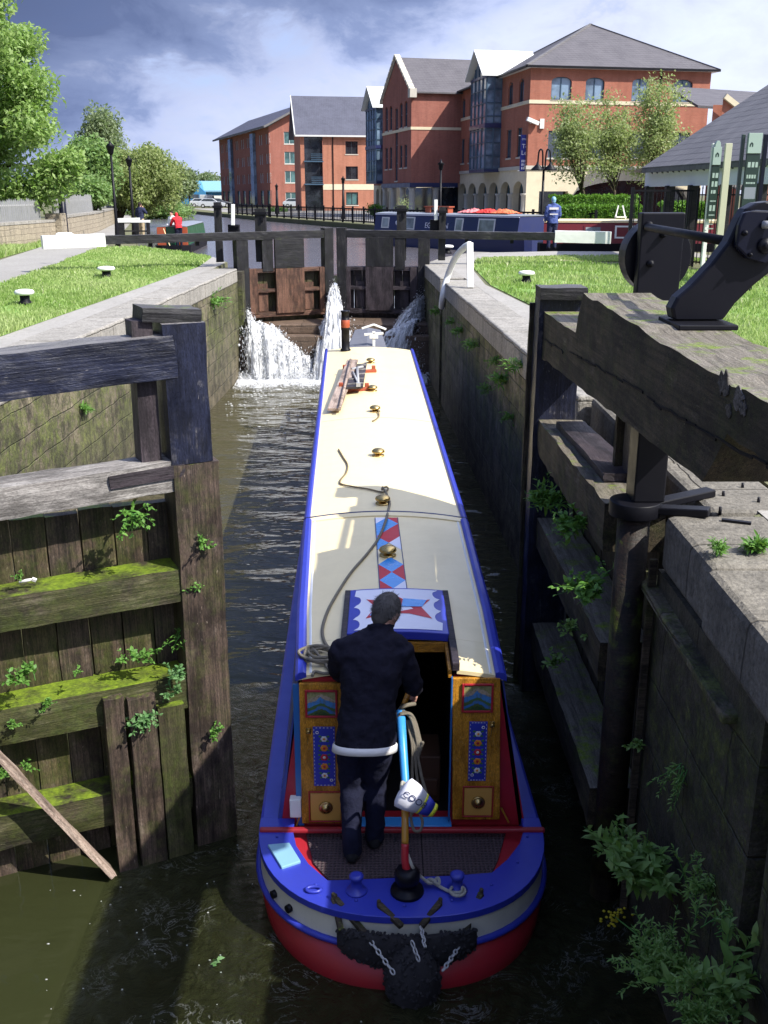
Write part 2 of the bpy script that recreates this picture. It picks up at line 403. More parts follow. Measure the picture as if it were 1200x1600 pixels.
ground_mat('tarmac', (.27, .255, .235), (.32, .305, .28), (.20, .19, .17))
ground_mat('lock_path', (.30, .285, .26), (.36, .34, .31), (.22, .205, .18), 1.6)
ground_mat('turf', (.17, .29, .07), (.23, .35, .10), (.13, .23, .05), 1.5)
ground_mat('worn_turf', (.20, .20, .10), (.24, .22, .14), (.12, .14, .05), 2)

def leafmat(name, a, b, trans=.35, rough=.5):
    t = NT(name); k = t.attr('tint'); col = t.mix(t.ramp(k, [(0, 0), (1, 1)]), a, b)
    d = t.n('BsdfPrincipled'); t.set(d, 'Base Color', col); t.set(d, 'Roughness', rough); t.set(d, 'Specular IOR Level', .35)
    tr = t.n('BsdfTranslucent'); t.set(tr, 'Color', t.mix(.5, col, (.16, .26, .02)))
    mx = t.n('MixShader'); mx.inputs[0].default_value = trans
    t.t.links.new(d.outputs[0], mx.inputs[1]); t.t.links.new(tr.outputs[0], mx.inputs[2]); t.t.links.new(mx.outputs[0], t.out.inputs[0]); M[name] = t.m
leafmat('bright_leaf', (.22, .38, .08), (.46, .60, .24), .55)
leafmat('willow_leaf', (.25, .32, .11), (.42, .47, .20), .55)
leafmat('mid_leaf', (.17, .31, .09), (.34, .47, .19), .52)
leafmat('far_leaf', (.20, .26, .14), (.32, .38, .22), .5)
leafmat('birch_leaf', (.30, .37, .14), (.50, .55, .28), .55)
leafmat('hedge_leaf', (.07, .18, .015), (.16, .34, .04), .35)
leafmat('weed_leaf', (.09, .23, .035), (.19, .37, .08), .4)
leafmat('shade_weed_leaf', (.21, .38, .07), (.36, .52, .17), .45)  # weeds in shade: leaf colour lifted to stand in for skylight
leafmat('nettle_leaf', (.08, .20, .06), (.19, .34, .14), .35)
leafmat('grass_blade', (.24, .39, .08), (.50, .60, .24), .5)
leafmat('seed_head', (.42, .44, .24), (.60, .60, .38), .3)
leafmat('yellow_petal', (.55, .45, .02), (.7, .6, .05), .3)

def water(name, body, scale, strength, mud=.0, dist=.05, aniso=(1, 1, 1), wash=False, rough=.04):
    t = NT(name); p = t.coord('Position', aniso); n1 = t.noise(p, scale, 3, .5, .4); n2 = t.noise(p, scale * 3.1, 3, .55, .3); n3 = t.noise(t.coord('Position'), .35, 3)
    h = t.math('ADD', n1, t.math('MULTIPLY', n2, .22))
    if wash:
        x, y, z = t.sep(t.coord('Position'))
        near = t.ramp(t.n('MapRange', None, Value=y, From_Min=9.5, From_Max=5.5).outputs[0], [(0, 0), (.6, 1)])
        side = t.ramp(t.n('MapRange', None, Value=x, From_Min=-2.1, From_Max=-.95).outputs[0], [(0, 0), (.55, 1)])
        swirl = t.noise(t.coord('Position'), 5.5, 6, .65, 2.6)
        w = t.math('MULTIPLY', near, side)
        h = t.math('ADD', t.math('MULTIPLY', h, t.math('SUBTRACT', 1.0, t.math('MULTIPLY', near, .80))), t.math('MULTIPLY', t.math('MULTIPLY', swirl, w), 1.5))
    col = t.mix(n3, body, tuple(q * .7 for q in body))
    if wash:
        silt = t.ramp(t.math('ADD', t.n('MapRange', None, Value=y, From_Min=7.0, From_Max=16.0).outputs[0], t.math('MULTIPLY', t.math('SUBTRACT', n3, .5), .5)), [(.1, 0), (.8, 1)])
        col = t.mix(silt, t.mix(n3, (.030, .034, .013), (.022, .025, .010)), col)
        fl_ = t.math('MULTIPLY', t.math('MULTIPLY', t.ramp(t.noise(t.coord('Position'), 3.4, 8, .62, 2.8), [(.485, 0), (.50, 1), (.515, 0)]), t.ramp(t.noise(t.coord('Position'), 2.3, 3), [(.5, 0), (.62, 1)])), w)
        col = t.mix(t.math('MULTIPLY', fl_, .55), col, (.45, .46, .46))
    M[name] = t.bsdf(col, rough, t.bump(h, strength, dist), 0, .5, 0, IOR=1.33)
water('lock_water', (.062, .056, .029), 1.0, .85, aniso=(.75, 1.5, 1), wash=True, dist=.19)
water('pound_water', (.11, .10, .105), 1.6, .8, aniso=(.4, 1.2, 1), dist=.022, rough=.2)

def rope(name, a, b, scale=60):
    t = NT(name); c = t.coord(); w = t.n('TexWave', {'wave_type': 'BANDS', 'bands_direction': 'DIAGONAL'}, Vector=c, Scale=scale, Distortion=1.5); n = t.noise(c, 50, 3)
    f = t.math('ADD', t.math('MULTIPLY', w.outputs[1], .6), t.math('MULTIPLY', n, .5)); M[name] = t.bsdf(t.mix(f, a, b), .9, t.bump(f, .9, .01), 0, .2)
rope('grey_rope', (.13, .115, .085), (.36, .32, .25)); rope('white_rope', (.38, .36, .30), (.62, .60, .52)); rope('tan_rope', (.16, .12, .07), (.34, .27, .17)); rope('fender_rope', (.012, .012, .015), (.065, .062, .068), 70)
t = NT('rubber_mat'); c = t.coord(); w1 = t.n('TexWave', {'bands_direction': 'X'}, Vector=c, Scale=11); w2 = t.n('TexWave', {'bands_direction': 'Y'}, Vector=c, Scale=11); f = t.math('MULTIPLY', w1.outputs[1], w2.outputs[1]); M['rubber_mat'] = t.bsdf(t.mix(f, (.075, .05, .055), (.018, .013, .015)), .6, t.bump(f, .9, .012, None))
def cloth(name, a, b):
    t = NT(name); c = t.coord(); n = t.noise(c, 7, 5, .6, .5); n2 = t.noise(c, 160, 2)
    M[name] = t.bsdf(t.mix(n, a, b), .95, t.bump(t.math('ADD', t.math('MULTIPLY', n, 1.2), t.math('MULTIPLY', n2, .25)), .6, .03), 0, .2, 0)
cloth('navy_fleece', (.005, .005, .011), (.018, .017, .031)); cloth('navy_trouser', (.005, .006, .016), (.016, .018, .042)); cloth('blue_coat', (.06, .09, .26), (.10, .14, .34)); cloth('dark_coat', (.02, .025, .06), (.04, .045, .09)); cloth('hair_strand', (.05, .046, .043), (.17, .16, .155)); cloth('red_coat', (.50, .02, .03), (.68, .05, .06)); cloth('tan_cloth', (.42, .32, .2), (.5, .4, .27)); cloth('grey_hair', (.045, .04, .037), (.14, .13, .125)); cloth('dark_hair', (.015, .012, .01), (.04, .03, .025)); cloth('black_shoe', (.008, .008, .009), (.02, .02, .022))

def brick(name, a, b, mortar, scale=1.0):
    t = NT(name); c = t.coord('Object'); x, y, z = t.sep(c)
    cv = t.n('CombineXYZ'); t.set(cv, 'X', t.math('ADD', x, y)); t.set(cv, 'Y', z)
    br = t.n('TexBrick', None, Vector=cv.outputs[0], Scale=scale, Mortar_Size=.008, Brick_Width=.225, Row_Height=.075); br.inputs['Color1'].default_value = (*a, 1); br.inputs['Color2'].default_value = (*b, 1); br.inputs['Mortar'].default_value = (*mortar, 1)
    n = t.noise(c, .5, 7, .7); n2 = t.noise(c, 6, 4)
    base = t.mix(t.ramp(n, [(.38, 0), (.72, .45)]), br.outputs[0], tuple(q * .55 for q in a)); base = t.mix(t.ramp(n2, [(.5, 0), (.8, .3)]), base, b)
    stk = t.noise(t.coord('Object', (1.6, 1.6, .12)), 1.4, 6, .7); base = t.mix(1.0, base, t.ramp(stk, [(.32, .82), (.5, 1.0), (.68, 1.08)]), 'MULTIPLY')
    M[name] = t.bsdf(base, .9, t.bump(br.outputs['Fac'], .3, -.01), 0, .25)
brick('red_brick', (.41, .140, .088), (.345, .112, .072), (.30, .20, .155)); brick('orange_brick', (.47, .185, .115), (.41, .155, .095), (.32, .21, .15)); brick('brown_brick', (.36, .125, .092), (.30, .102, .076), (.25, .165, .13))
def slate(name, a, b):
    t = NT(name); c = t.coord('Object'); x, y, z = t.sep(c); cv = t.n('CombineXYZ'); t.set(cv, 'X', t.math('ADD', x, y)); t.set(cv, 'Y', z)
    br = t.n('TexBrick', None, Vector=cv.outputs[0], Scale=1, Mortar_Size=.012, Brick_Width=.35, Row_Height=.17); br.inputs['Color1'].default_value = (*a, 1); br.inputs['Color2'].default_value = (*b, 1); br.inputs['Mortar'].default_value = (*(q * .45 for q in a), 1)
    n = t.noise(c, .8, 7, .7); base = t.mix(t.ramp(n, [(.35, 0), (.75, .6)]), br.outputs[0], tuple(q * 1.35 for q in b)); M[name] = t.bsdf(base, .7, t.bump(br.outputs['Fac'], .3, -.02), 0, .4)
slate('slate_roof', (.082, .074, .080), (.10, .092, .096)); slate('blue_slate', (.066, .068, .095), (.08, .083, .112)); slate('grey_roof', (.12, .115, .118), (.16, .152, .150))
def glass(name, col, rough=.08):
    t = NT(name); c = t.coord('Object'); n = t.noise(c, .9, 4); M[name] = t.bsdf(t.mix(t.ramp(n, [(.4, 0), (.6, 1)]), col, tuple(q * 2.2 + .01 for q in col)), rough, t.bump(n, .1, .05), 0, .8)
glass('window_glass', (.03, .038, .05)); glass('green_glass', (.03, .07, .07)); glass('dark_glass', (.008, .010, .014)); glass('blue_glass', (.09, .13, .18)); glass('curtain_glass', (.16, .18, .18), .15)
t = NT('fall_sheet'); cv = t.n('CombineXYZ'); t.set(cv, 'X', t.math('MULTIPLY', t.attr('fs'), 26.0)); t.set(cv, 'Y', t.math('MULTIPLY', t.attr('ft'), 2.6)); t.set(cv, 'Z', t.attr('fl'))
n = t.noise(cv.outputs[0], 1.6, 6, .62, .5); n2 = t.noise(t.coord('Position'), 16, 5, .7); al = t.ramp(t.math('ADD', t.math('ADD', t.math('MULTIPLY', n, .75), t.math('MULTIPLY', n2, .25)), t.attr('fade')), [(.44, 0), (.60, .95)])
d = t.n('BsdfPrincipled'); t.set(d, 'Base Color', (.93, .94, .95)); t.set(d, 'Roughness', .4); tr = t.n('BsdfTranslucent'); t.set(tr, 'Color', (.93, .94, .96)); mx = t.n('MixShader'); mx.inputs[0].default_value = .45
t.t.links.new(d.outputs[0], mx.inputs[1]); t.t.links.new(tr.outputs[0], mx.inputs[2]); tp_ = t.n('BsdfTransparent'); m2_ = t.n('MixShader'); t.t.links.new(al, m2_.inputs[0]); t.t.links.new(tp_.outputs[0], m2_.inputs[1]); t.t.links.new(mx.outputs[0], m2_.inputs[2]); t.t.links.new(m2_.outputs[0], t.out.inputs[0]); M['fall_sheet'] = t.m
t = NT('foam'); c = t.coord('Position'); n = t.noise(c, 22, 5, .7); n2 = t.noise(c, 5, 3)
d = t.n('BsdfPrincipled'); t.set(d, 'Base Color', t.mix(t.ramp(n, [(.30, 0), (.55, 1)]), (.66, .67, .69), (.92, .93, .94))); t.set(d, 'Roughness', .35); t.set(d, 'Normal', t.bump(n, .8, .04))
tr = t.n('BsdfTranslucent'); t.set(tr, 'Color', (.92, .93, .95)); mx = t.n('MixShader'); mx.inputs[0].default_value = .5
t.t.links.new(d.outputs[0], mx.inputs[1]); t.t.links.new(tr.outputs[0], mx.inputs[2]); t.t.links.new(mx.outputs[0], t.out.inputs[0]); M['foam'] = t.m
# painted landscape of the cabin doors
t = NT('castle_painting'); c = t.coord('Generated'); x, y, z = t.sep(c)
nz = t.noise(c, 4, 5); hill = t.math('ADD', z, t.math('MULTIPLY', t.math('SUBTRACT', nz, .5), .28)); hill = t.math('ADD', hill, t.math('MULTIPLY', t.math('ABSOLUTE', t.math('SUBTRACT', x, .5)), .5))
base = t.ramp(hill, [(.0, (.02, .06, .02)), (.22, (.05, .10, .025)), (.30, (.04, .16, .42)), (.42, (.06, .14, .05)), (.55, (.06, .22, .5)), (.78, (.42, .33, .24)), (.92, (.30, .28, .12))], 'CONSTANT')
M['castle_painting'] = t.bsdf(t.mix(t.ramp(t.noise(c, 9, 5), [(.45, 0), (.65, .6)]), base, (.10, .10, .03)), .4, None, 0, .4, .3)
# ------------------------------------------------------------------ world, sun, camera
SUN = V((.60, -.36, .715)).normalized()
W = bpy.data.worlds.new('World'); SC.world = W; W.use_nodes = True
wt = W.node_tree; wt.nodes.clear()
class WT(NT):
    def __init__(s): s.t = wt
w = WT()
sky = w.n('TexSky', {'sky_type': 'NISHITA', 'sun_disc': False, 'sun_elevation': math.asin(SUN.z), 'sun_rotation': math.atan2(SUN.x, SUN.y), 'altitude': 50, 'air_density': 1.2, 'dust_density': 1.5})
dirv = w.n('TexCoord').outputs['Generated']; dx_, dy_, dz_ = w.sep(dirv)
den = w.math('ADD', w.math('MAXIMUM', dz_, 0.0), .22)
pv = w.n('CombineXYZ'); w.set(pv, 'X', w.math('MULTIPLY', dx_, 2.2)); w.set(pv, 'Y', w.math('MULTIPLY', dy_, 2.2)); w.set(pv, 'Z', w.math('MULTIPLY', dz_, 4.2))
mp = w.n('Mapping', None, Vector=pv.outputs[0]); mp.inputs['Location'].default_value = (1.9, .4, .75)
cn = w.noise(mp.outputs[0], 1.7, 10, .55, .25); cn2 = w.noise(mp.outputs[0], .9, 4, .5, .2); cn3 = w.noise(mp.outputs[0], 5.5, 9, .6, .35)
# west (left): slate storm cloud; middle and right: bright heaped cloud with a few blue gaps
storm = w.math('ADD', w.math('MULTIPLY', dx_, -1.45), w.math('MULTIPLY', w.math('SUBTRACT', w.math('MINIMUM', dz_, .22), .095), 3.0))
sv = w.math('ADD', w.math('ADD', storm, w.math('MULTIPLY', w.math('SUBTRACT', cn2, .5), .7)), w.math('MULTIPLY', w.math('SUBTRACT', cn, .5), 1.1))
sv = w.math('ADD', sv, w.math('MULTIPLY', w.math('SUBTRACT', cn3, .5), .75))
shade = w.ramp(w.n('MapRange', None, Value=sv, From_Min=-.4, From_Max=.7).outputs[0], [(.05, (3.7, 4.0, 5.0)), (.32, (3.5, 3.85, 5.1)), (.46, (2.6, 3.0, 4.4)), (.60, (1.25, 1.6, 2.75)), (.80, (.62, .84, 1.62)), (1, (.50, .70, 1.4))])
puff = w.math('ADD', w.math('MULTIPLY', cn, .5), w.math('MULTIPLY', cn3, .5))
bright = w.ramp(puff, [(.36, .72), (.50, .98), (.62, 1.15)])
cl = w.mix(1.0, shade, bright, 'MULTIPLY')
bluegap = w.mix(.8, sky.outputs[0], (1.9, 2.5, 4.6))
cover = w.ramp(puff, [(.36, 0), (.46, 1)])
cov2 = w.math('MAXIMUM', cover, w.ramp(sv, [(.05, 0), (.2, 1)]))
colr = w.mix(1.0, w.mix(cov2, bluegap, cl), w.ramp(dz_, [(.28, .88), (.66, 2.15)]), 'MULTIPLY')  # overhead sky, out of view, brightened as added fill for the shade
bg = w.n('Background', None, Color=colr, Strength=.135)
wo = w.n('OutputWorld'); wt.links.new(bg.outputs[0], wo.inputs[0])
sl = bpy.data.lights.new('sun', 'SUN'); sl.energy = 3.9; sl.angle = math.radians(.5); sl.color = (1, .955, .86)
so = bpy.data.objects.new('sun', sl); COL.objects.link(so); so.rotation_euler = (-SUN).to_track_quat('-Z', 'Y').to_euler(); so.location = SUN * 60
cam = bpy.data.cameras.new('camera'); co = bpy.data.objects.new('camera', cam); COL.objects.link(co); SC.camera = co
cam.sensor_fit = 'VERTICAL'; cam.sensor_height = 24; cam.lens = F / 1600 * 24; cam.clip_start = .05; cam.clip_end = 6000
co.location = (0, 0, HC); co.rotation_euler = (math.pi / 2 - PT, 0, 0)
SC.view_settings.view_transform = 'Standard'; SC.view_settings.look = 'None'; SC.view_settings.exposure = .95; SC.view_settings.gamma = 1

# ------------------------------------------------------------------ terrain
LB = [(-4.4, -60), (-4.4, 5.2), (-5.0, 5.4), (-4.95, 13.84), (-4.7, 28.3), (-4.75, 31), (-5.8, 34), (-9.6, 40), (-11.2, 46), (-14, 60), (-18.5, 80), (-24, 104), (-42, 160), (-75, 232)]
RB = [(2.35, -60), (2.35, 6.0), (2.7, 6.2), (2.7, 9.9), (2.5, 10.2), (1.8, 30.3), (2.3, 33), (3.4, 36.2), (6.2, 37.2), (14, 36.4), (28, 35), (34, 38), (33, 44), (22, 50), (12, 55), (6, 61), (0, 68.7), (-10.9, 95.7), (-17, 112), (-34, 160), (-64, 232)]
g = MB()
def land(poly, z): g.sheet(poly, lambda a, b, d: (a, b, z))
land(LB + [(-1500, 232), (-1500, -60)], 2.99)
land([(1500, -60), (1500, 232)] + RB[::-1], 2.99)
land([(-1500, 232), (1500, 232), (1500, 4000), (-1500, 4000)], 2.99)
def skirt(line, z1=2.99, z0=-1.5):
    for (a, b), (c, d) in zip(line, line[1:]): g.add([(a, b, z0), (c, d, z0), (c, d, z1), (a, b, z1)], [(0, 1, 2, 3)])
skirt(LB); skirt(RB)
g.add([(-75, 232, -1.5), (-64, 232, -1.5), (-64, 232, 2.99), (-75, 232, 2.99)], [(0, 1, 2, 3)])
struct(g.build('ground', M['earth'], normals=False))
mb = MB(); mb.add([(-6, -40, 0), (4, -40, 0), (4, 28.9, 0), (-6, 28.9, 0)], [(0, 1, 2, 3)]); struct(mb.build('lock_water', M['lock_water'], normals=False))
mb = MB(); mb.sheet([(-5, 29.0), (-1.45, 30.35), (2.2, 29.95), (60, 29.95), (60, 231.5), (-140, 231.5), (-140, 29.0)], lambda a, b, d: (a, b, ZU)); struct(mb.build('canal_water', M['pound_water'], normals=False))
# paved strips and towpath
mb = MB(); z = 2.998
mb.sheet([(-4.95, 5.4), (-4.98, 13.8), (-4.72, 28.2), (-4.8, 30.9), (-5.6, 33.6), (-6.0, 33.3), (-5.25, 29), (-5.55, 14), (-6.3, 7)], lambda a, b, d: (a, b, z))
mb.sheet([(2.4, -20), (2.4, 6.1), (2.75, 6.2), (2.75, 9.9), (2.52, 10.2), (1.78, 30.3), (2.3, 33), (3.4, 36.1), (6.2, 37.1), (11, 36.7), (11, 33.2), (6, 34), (3.0, 32.6), (2.45, 29), (2.3, 23), (2.7, 18), (3.3, 12), (4.2, 6), (6, -20)], lambda a, b, d: (a, b, z))
struct(mb.build('lockside_path', M['lock_path'], normals=False))
mb = MB()
c_ = [(-9.2, 12), (-9.75, 22), (-10.3, 28), (-11.3, 34), (-12.2, 40), (-13.3, 47), (-16.6, 60), (-21, 80), (-27, 104), (-46, 160)]
wd = [1.3, 1.1, 1.0, 1.05, 1.2, 1.35, 1.5, 1.5, 1.5, 1.5]
mb.sheet([(a - k, b) for (a, b), k in zip(c_, wd)] + [(a + k, b) for (a, b), k in zip(c_, wd)][::-1], lambda a, b, d: (a, b, 3.002))
struct(mb.build('towpath', M['tarmac'], normals=False))
mb = MB()
mb.sheet([(12.5, 55.5), (7, 62), (1.3, 69.5), (-9.3, 96), (-15.5, 113), (-30, 160), (60, 165), (60, 52), (34, 48), (24, 51)], lambda a, b, d: (a, b, 2.996)); struct(mb.build('quay_paving', M['tarmac'], normals=False))

# ------------------------------------------------------------------ lock walls
def wall_strip(mb, line, side, z0, z1, th, jit=0):
    for (a, b), (c, d) in zip(line, line[1:]):
        t = V((c - a, d - b, 0)).normalized(); n = V((-t.y, t.x, 0)) * side * th
        mb.hexa([(a, b, z0), (c, d, z0), (c + n.x, d + n.y, z0), (a + n.x, b + n.y, z0), (a, b, z1), (c, d, z1), (c + n.x, d + n.y, z1), (a + n.x, b + n.y, z1)])
def coping(mb, line, side, z1, th, depth, block, rnd, over=.02):
    for (a, b), (c, d) in zip(line, line[1:]):
        L = math.hypot(c - a, d - b); t = V(((c - a) / L, (d - b) / L, 0)); n = V((-t.y, t.x, 0)) * side
        s = 0.0
        while s < L - .05:
            e = min(L, s + block * rnd.uniform(.8, 1.2))
            if L - e < .4: e = L
            p = V((a, b, 0)) + t * (s + .006); q = V((a, b, 0)) + t * (e - .006); o0 = n * -(over + rnd.uniform(-.008, .008)); o1 = n * th; zt = z1 + rnd.uniform(-.006, .006)
            mb.hexa([(*(p + o0).xy, z1 - depth), (*(q + o0).xy, z1 - depth), (*(q + o1).xy, z1 - depth), (*(p + o1).xy, z1 - depth), (*(p + o0).xy, zt), (*(q + o0).xy, zt), (*(q + o1).xy, zt), (*(p + o1).xy, zt)])
            s = e
rnd = random.Random(3)
lw = thing('lock_wall', (-4.4, 14, 0), 'mossy stone chamber wall on the far side of the brown water, left of the boat', 'wall')
LW = [(-3.98, -12), (-3.98, 5.3), (-4.42, 5.5), (-4.38, 13.84), (-4.08, 28.2)]
mb = MB(); wall_strip(mb, LW, 1, -1, 2.62, .75); mb.build('masonry', M['chamber_stone'], lw)
mb = MB(); coping(mb, LW, 1, 3.0, .72, .37, 1.35, rnd); mb.build('coping', M['coping_stone'], lw, bevel=.03)
# right chamber wall
rw = thing('lock_wall', (1.6, 18, 0), 'tall chamber wall with a mossy lit top edge close along the boat\'s right side', 'wall')
def rx(y): return 1.19 + (30.19 - y) * .0382
mb = MB(); wall_strip(mb, [(rx(9.85), 9.85), (rx(24.3), 24.3)], -1, -1, 2.62, .75); wall_strip(mb, [(rx(24.9), 24.9), (1.19, 30.19), (1.9, 33.2), (3.2, 36.6)], -1, -1, 2.62, .75)
mb.bx(rx(24.6) + .22, rx(24.6) + .7, 24.25, 24.95, -1, 2.9)
mb.build('masonry', M['chamber_stone'], rw)
mb = MB(); coping(mb, [(rx(9.85), 9.85), (rx(24.3), 24.3)], -1, 3.0, .62, .37, 1.5, rnd); coping(mb, [(rx(24.9), 24.9), (1.19, 30.19), (1.9, 33.2), (3.2, 36.6)], -1, 3.0, .62, .37, 1.5, rnd)
mb.build('coping', M['coping_stone'], rw, bevel=.03)
# tail wall beside the camera (right)
tw = thing('lock_wall', (1.9, 3.5, 0), 'dark damp tail wall with ledges and weeds in the lower right corner', 'wall')
mb = MB()
wall_strip(mb, [(1.75, -12), (1.765, 3.88)], -1, -1, 2.62, .8); wall_strip(mb, [(1.765, 4.08), (1.78, 6.02)], -1, -1, 2.62, .8); mb.bx(1.93, 2.5, 3.85, 4.1, -1, 2.62)
wall_strip(mb, [(2.08, 6.0), (2.08, 9.86)], -1, -1, 2.62, .6)
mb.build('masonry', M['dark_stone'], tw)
mb = MB()
for (u0, v0, u1, v1, hh) in ((1004, 893, 1150, 1125, .06),):
    a = at(u0, v0, X=1.76); b = at(u1, v1, X=1.76)
    mb.bar(a, b, .14, hh)
mb.build('ledge', M['chamber_stone'], tw, bevel=.015)
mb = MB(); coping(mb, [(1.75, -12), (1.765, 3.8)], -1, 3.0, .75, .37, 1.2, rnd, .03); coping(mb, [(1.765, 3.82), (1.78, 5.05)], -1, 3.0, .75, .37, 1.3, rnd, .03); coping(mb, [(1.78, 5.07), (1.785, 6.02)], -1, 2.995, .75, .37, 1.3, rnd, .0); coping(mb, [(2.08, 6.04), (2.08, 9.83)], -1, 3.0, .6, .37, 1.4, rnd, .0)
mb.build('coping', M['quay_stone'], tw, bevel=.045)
mb = MB()
for u, v in ((1130, 775), (1160, 762), (1125, 800), (1185, 785)):
    p = at(u, v, z=3.0); mb.cyl(p - V((0, 0, .02)), p + V((0, 0, .035)), .012, .010, 8)
a = at(1055, 797, z=3.0); mb.bar(a, a + V((.1, -.03, 0)), .03, .02); a = at(1145, 815, z=3.0); mb.bar(a + V((-.06, .03, 0)), a + V((.1, -.04, 0)), .03, .02)
mb.build('anchor_bolts', M['black_iron'], tw)
# head sill across the upper end
hs = thing('lock_sill', (-1.4, 28.3, 0), 'wet brown masonry sill under the upper gates, water running over it', 'sill')
mb = MB(); mb.bx(-4.2, 1.4, 28.15, 31.5, -1, 1.15); mb.bx(-4.2, 1.4, 28.6, 31.5, 1.15, 1.42); mb.build('masonry', M['sill_stone'], hs, bevel=.03)
mb = MB(); mb.bx(-5.4, -3.95, 28.25, 30.0, -1, 2.9); mb.bx(1.17, 2.4, 29.75, 30.15, -1, 2.9); mb.build('hollow_quoin', M['dark_stone'], hs)

# ------------------------------------------------------------------ lower gates
def ray_plane(u, v, p0, n):
    q = at(u, v, Y=1.0); o = V((0, 0, HC)); d = q - o; k = (p0 - o).dot(n) / d.dot(n); return o + d * k
gd = V((.9, .436, 0)).normalized(); gn = V((gd.y, -gd.x, 0)); mt = V((-1.42, 6.92, 0))
lg = thing('lock_gate', mt - gd * 2.9, 'half open lower lock gate with black top beam and mossy rails, left foreground', 'lock gate', 'lower lock gates')
def GP(u, v, off=.16): return ray_plane(u, v, mt + gn * off, gn)
def rail(name, mat, l0, l1, b0, b1, depth=.26, off=.16, seed=1, ext=2.2, endu=None):
    t0, t1, c0, c1 = GP(*l0, off), GP(*l1, off), GP(*b0, off), GP(*b1, off)
    h = ((t0.z - c0.z) + (t1.z - c1.z)) / 2
    A = (t0 + c0) / 2; B = (t1 + c1) / 2; A = A - gn * depth / 2; B = B - gn * depth / 2
    d = (B - A).normalized(); A = A - d * ext
    return timber(name, mat, A, B, depth, h, lg, seed=seed, rough=.008)
rail('balance_beam', M['painted_timber'], (0, 557), (272, 523), (0, 628), (275, 593), .34, .17, 11, 5.6)['label'] = 'black painted balance beam with worn edges'
rail('rail', M['grey_timber'], (0, 765), (287, 716), (0, 812), (289, 766), .30, .15, 12, 1.9)['label'] = 'pale weathered upper rail with a dark patch'
rail('rail', M['mossy_timber'], (0, 932), (300, 890), (0, 995), (300, 932), .28, .15, 13, 1.9)
rail('rail', M['mossier_timber'], (0, 1107), (300, 1055), (0, 1173), (300, 1100), .30, .15, 14, 1.9)['label'] = 'lower rail thick with bright green moss'
rail('rail', M['mossy_timber'], (0, 1273), (300, 1218), (0, 1333), (300, 1262), .26, .13, 15, 1.9)
a = GP(170, 746, .162); b = GP(288, 726, .162); timber('patch_board', M['dark_plank'], a - V((0, 0, .04)), b - V((0, 0, .04)), .02, .09, lg, seed=4, rough=.002)
timber('mitre_post', M['plank_timber'], mt + V((0, 0, -.7)) + gd * .02, mt + V((0, 0, 3.12)) + gd * .02, .34, .33, lg, up=gd, seed=5)
timber('mitre_post', M['painted_timber'], mt + V((0, 0, 3.125)), mt + V((0, 0, 4.10)), .33, .30, lg, up=gd, seed=6)['label'] = 'black painted top length of the mitre post'
p = mt + V((0, 0, 4.165)) - gd * .07 - gn * .04; timber('post_cap', M['black_timber'], p - gd * .2, p + gd * .2 + V((0, 0, -.03)), .3, .1, lg, seed=7)
q = mt - gd * .27 - gn * .03; timber('inner_post', M['dark_plank'], q + V((0, 0, 2.9)), q + V((0, 0, 4.12)), .2, .14, lg, up=gd, seed=8)
for k, s in enumerate(np.arange(.08, 3.0, .235)):
    c = mt - gd * (s + .1) - gn * .17 ; timber('plank', M['wet_timber'] if k % 3 else M['plank_timber'], c + V((0, 0, -.6)), c + V((0, 0, 2.78 + .01 * (k % 3))), .09, .228, lg, up=gd, seed=20 + k, rough=.004)
for k, (s, w_, top) in enumerate(((.29, .2, 1.30), (.50, .2, 1.42), (.70, .14, 1.46))):
    c = mt - gd * s + gn * .19; timber('facing_board', M['plank_timber'] if k else M['mossy_timber'], c + V((0, 0, -.6)), c + V((0, 0, top)), .07, w_, lg, up=gd, seed=40 + k, rough=.005)
c = mt - gd * 2.9; mb = MB(); mb.cyl(c + V((0, 0, -.6)), c + V((0, 0, 3.9)), .17, .17, 14); mb.build('heel_post', M['black_timber'], lg)
pl = timber('broken_timber', M['pale_plank'], ray_plane(-150, 1030, mt + gn * .30, gn), ray_plane(172, 1345, mt + gn * .26, gn) - V((0, 0, .10)), .05, .15, None, up=(gn + V((0, 0, .3))), seed=9)
tag(pl, 'loose grey plank slanting into the water against the left gate', 'plank')

rg = thing('lock_gate', (1.7, 6.2, 0), 'fully open lower lock gate with huge weathered balance beam, right foreground', 'lock gate', 'lower lock gates')
P = [(9.5, 3.90), (7.72, 3.92), (7.66, 4.05), (7.50, 4.24), (5.0, 4.18), (2.2, 4.14), (-2.5, 4.10), (-2.5, 3.78), (4.18, 3.95), (4.44, 3.66), (7.0, 3.56), (9.5, 3.47)]
def beam_mesh(prof, x0, x1, seg=.16, seed=3):
    rnd = random.Random(seed); pts = []
    for i in range(len(prof)):
        a, b = V(prof[i]), V(prof[(i + 1) % len(prof)]); n = max(1, int((b - a).length / seg))
        for k in range(n): pts.append(tuple(a + (b - a) * k / n + V((rnd.gauss(0, .005), rnd.gauss(0, .006))) * (k > 0)))
    m = MB(); m.prism(pts, lambda a, b, d: (d, a, b), x0, x1); return m
bm_ = beam_mesh(P, 1.48, 1.98)
Mx = Matrix.Translation((1.7, 5, 3.9)) @ Matrix(((0, -1, 0), (1, 0, 0), (0, 0, 1))).to_4x4()
o = bm_.build('balance_beam', M['weathered_timber'], rg, M=Mx, bevel=.02)
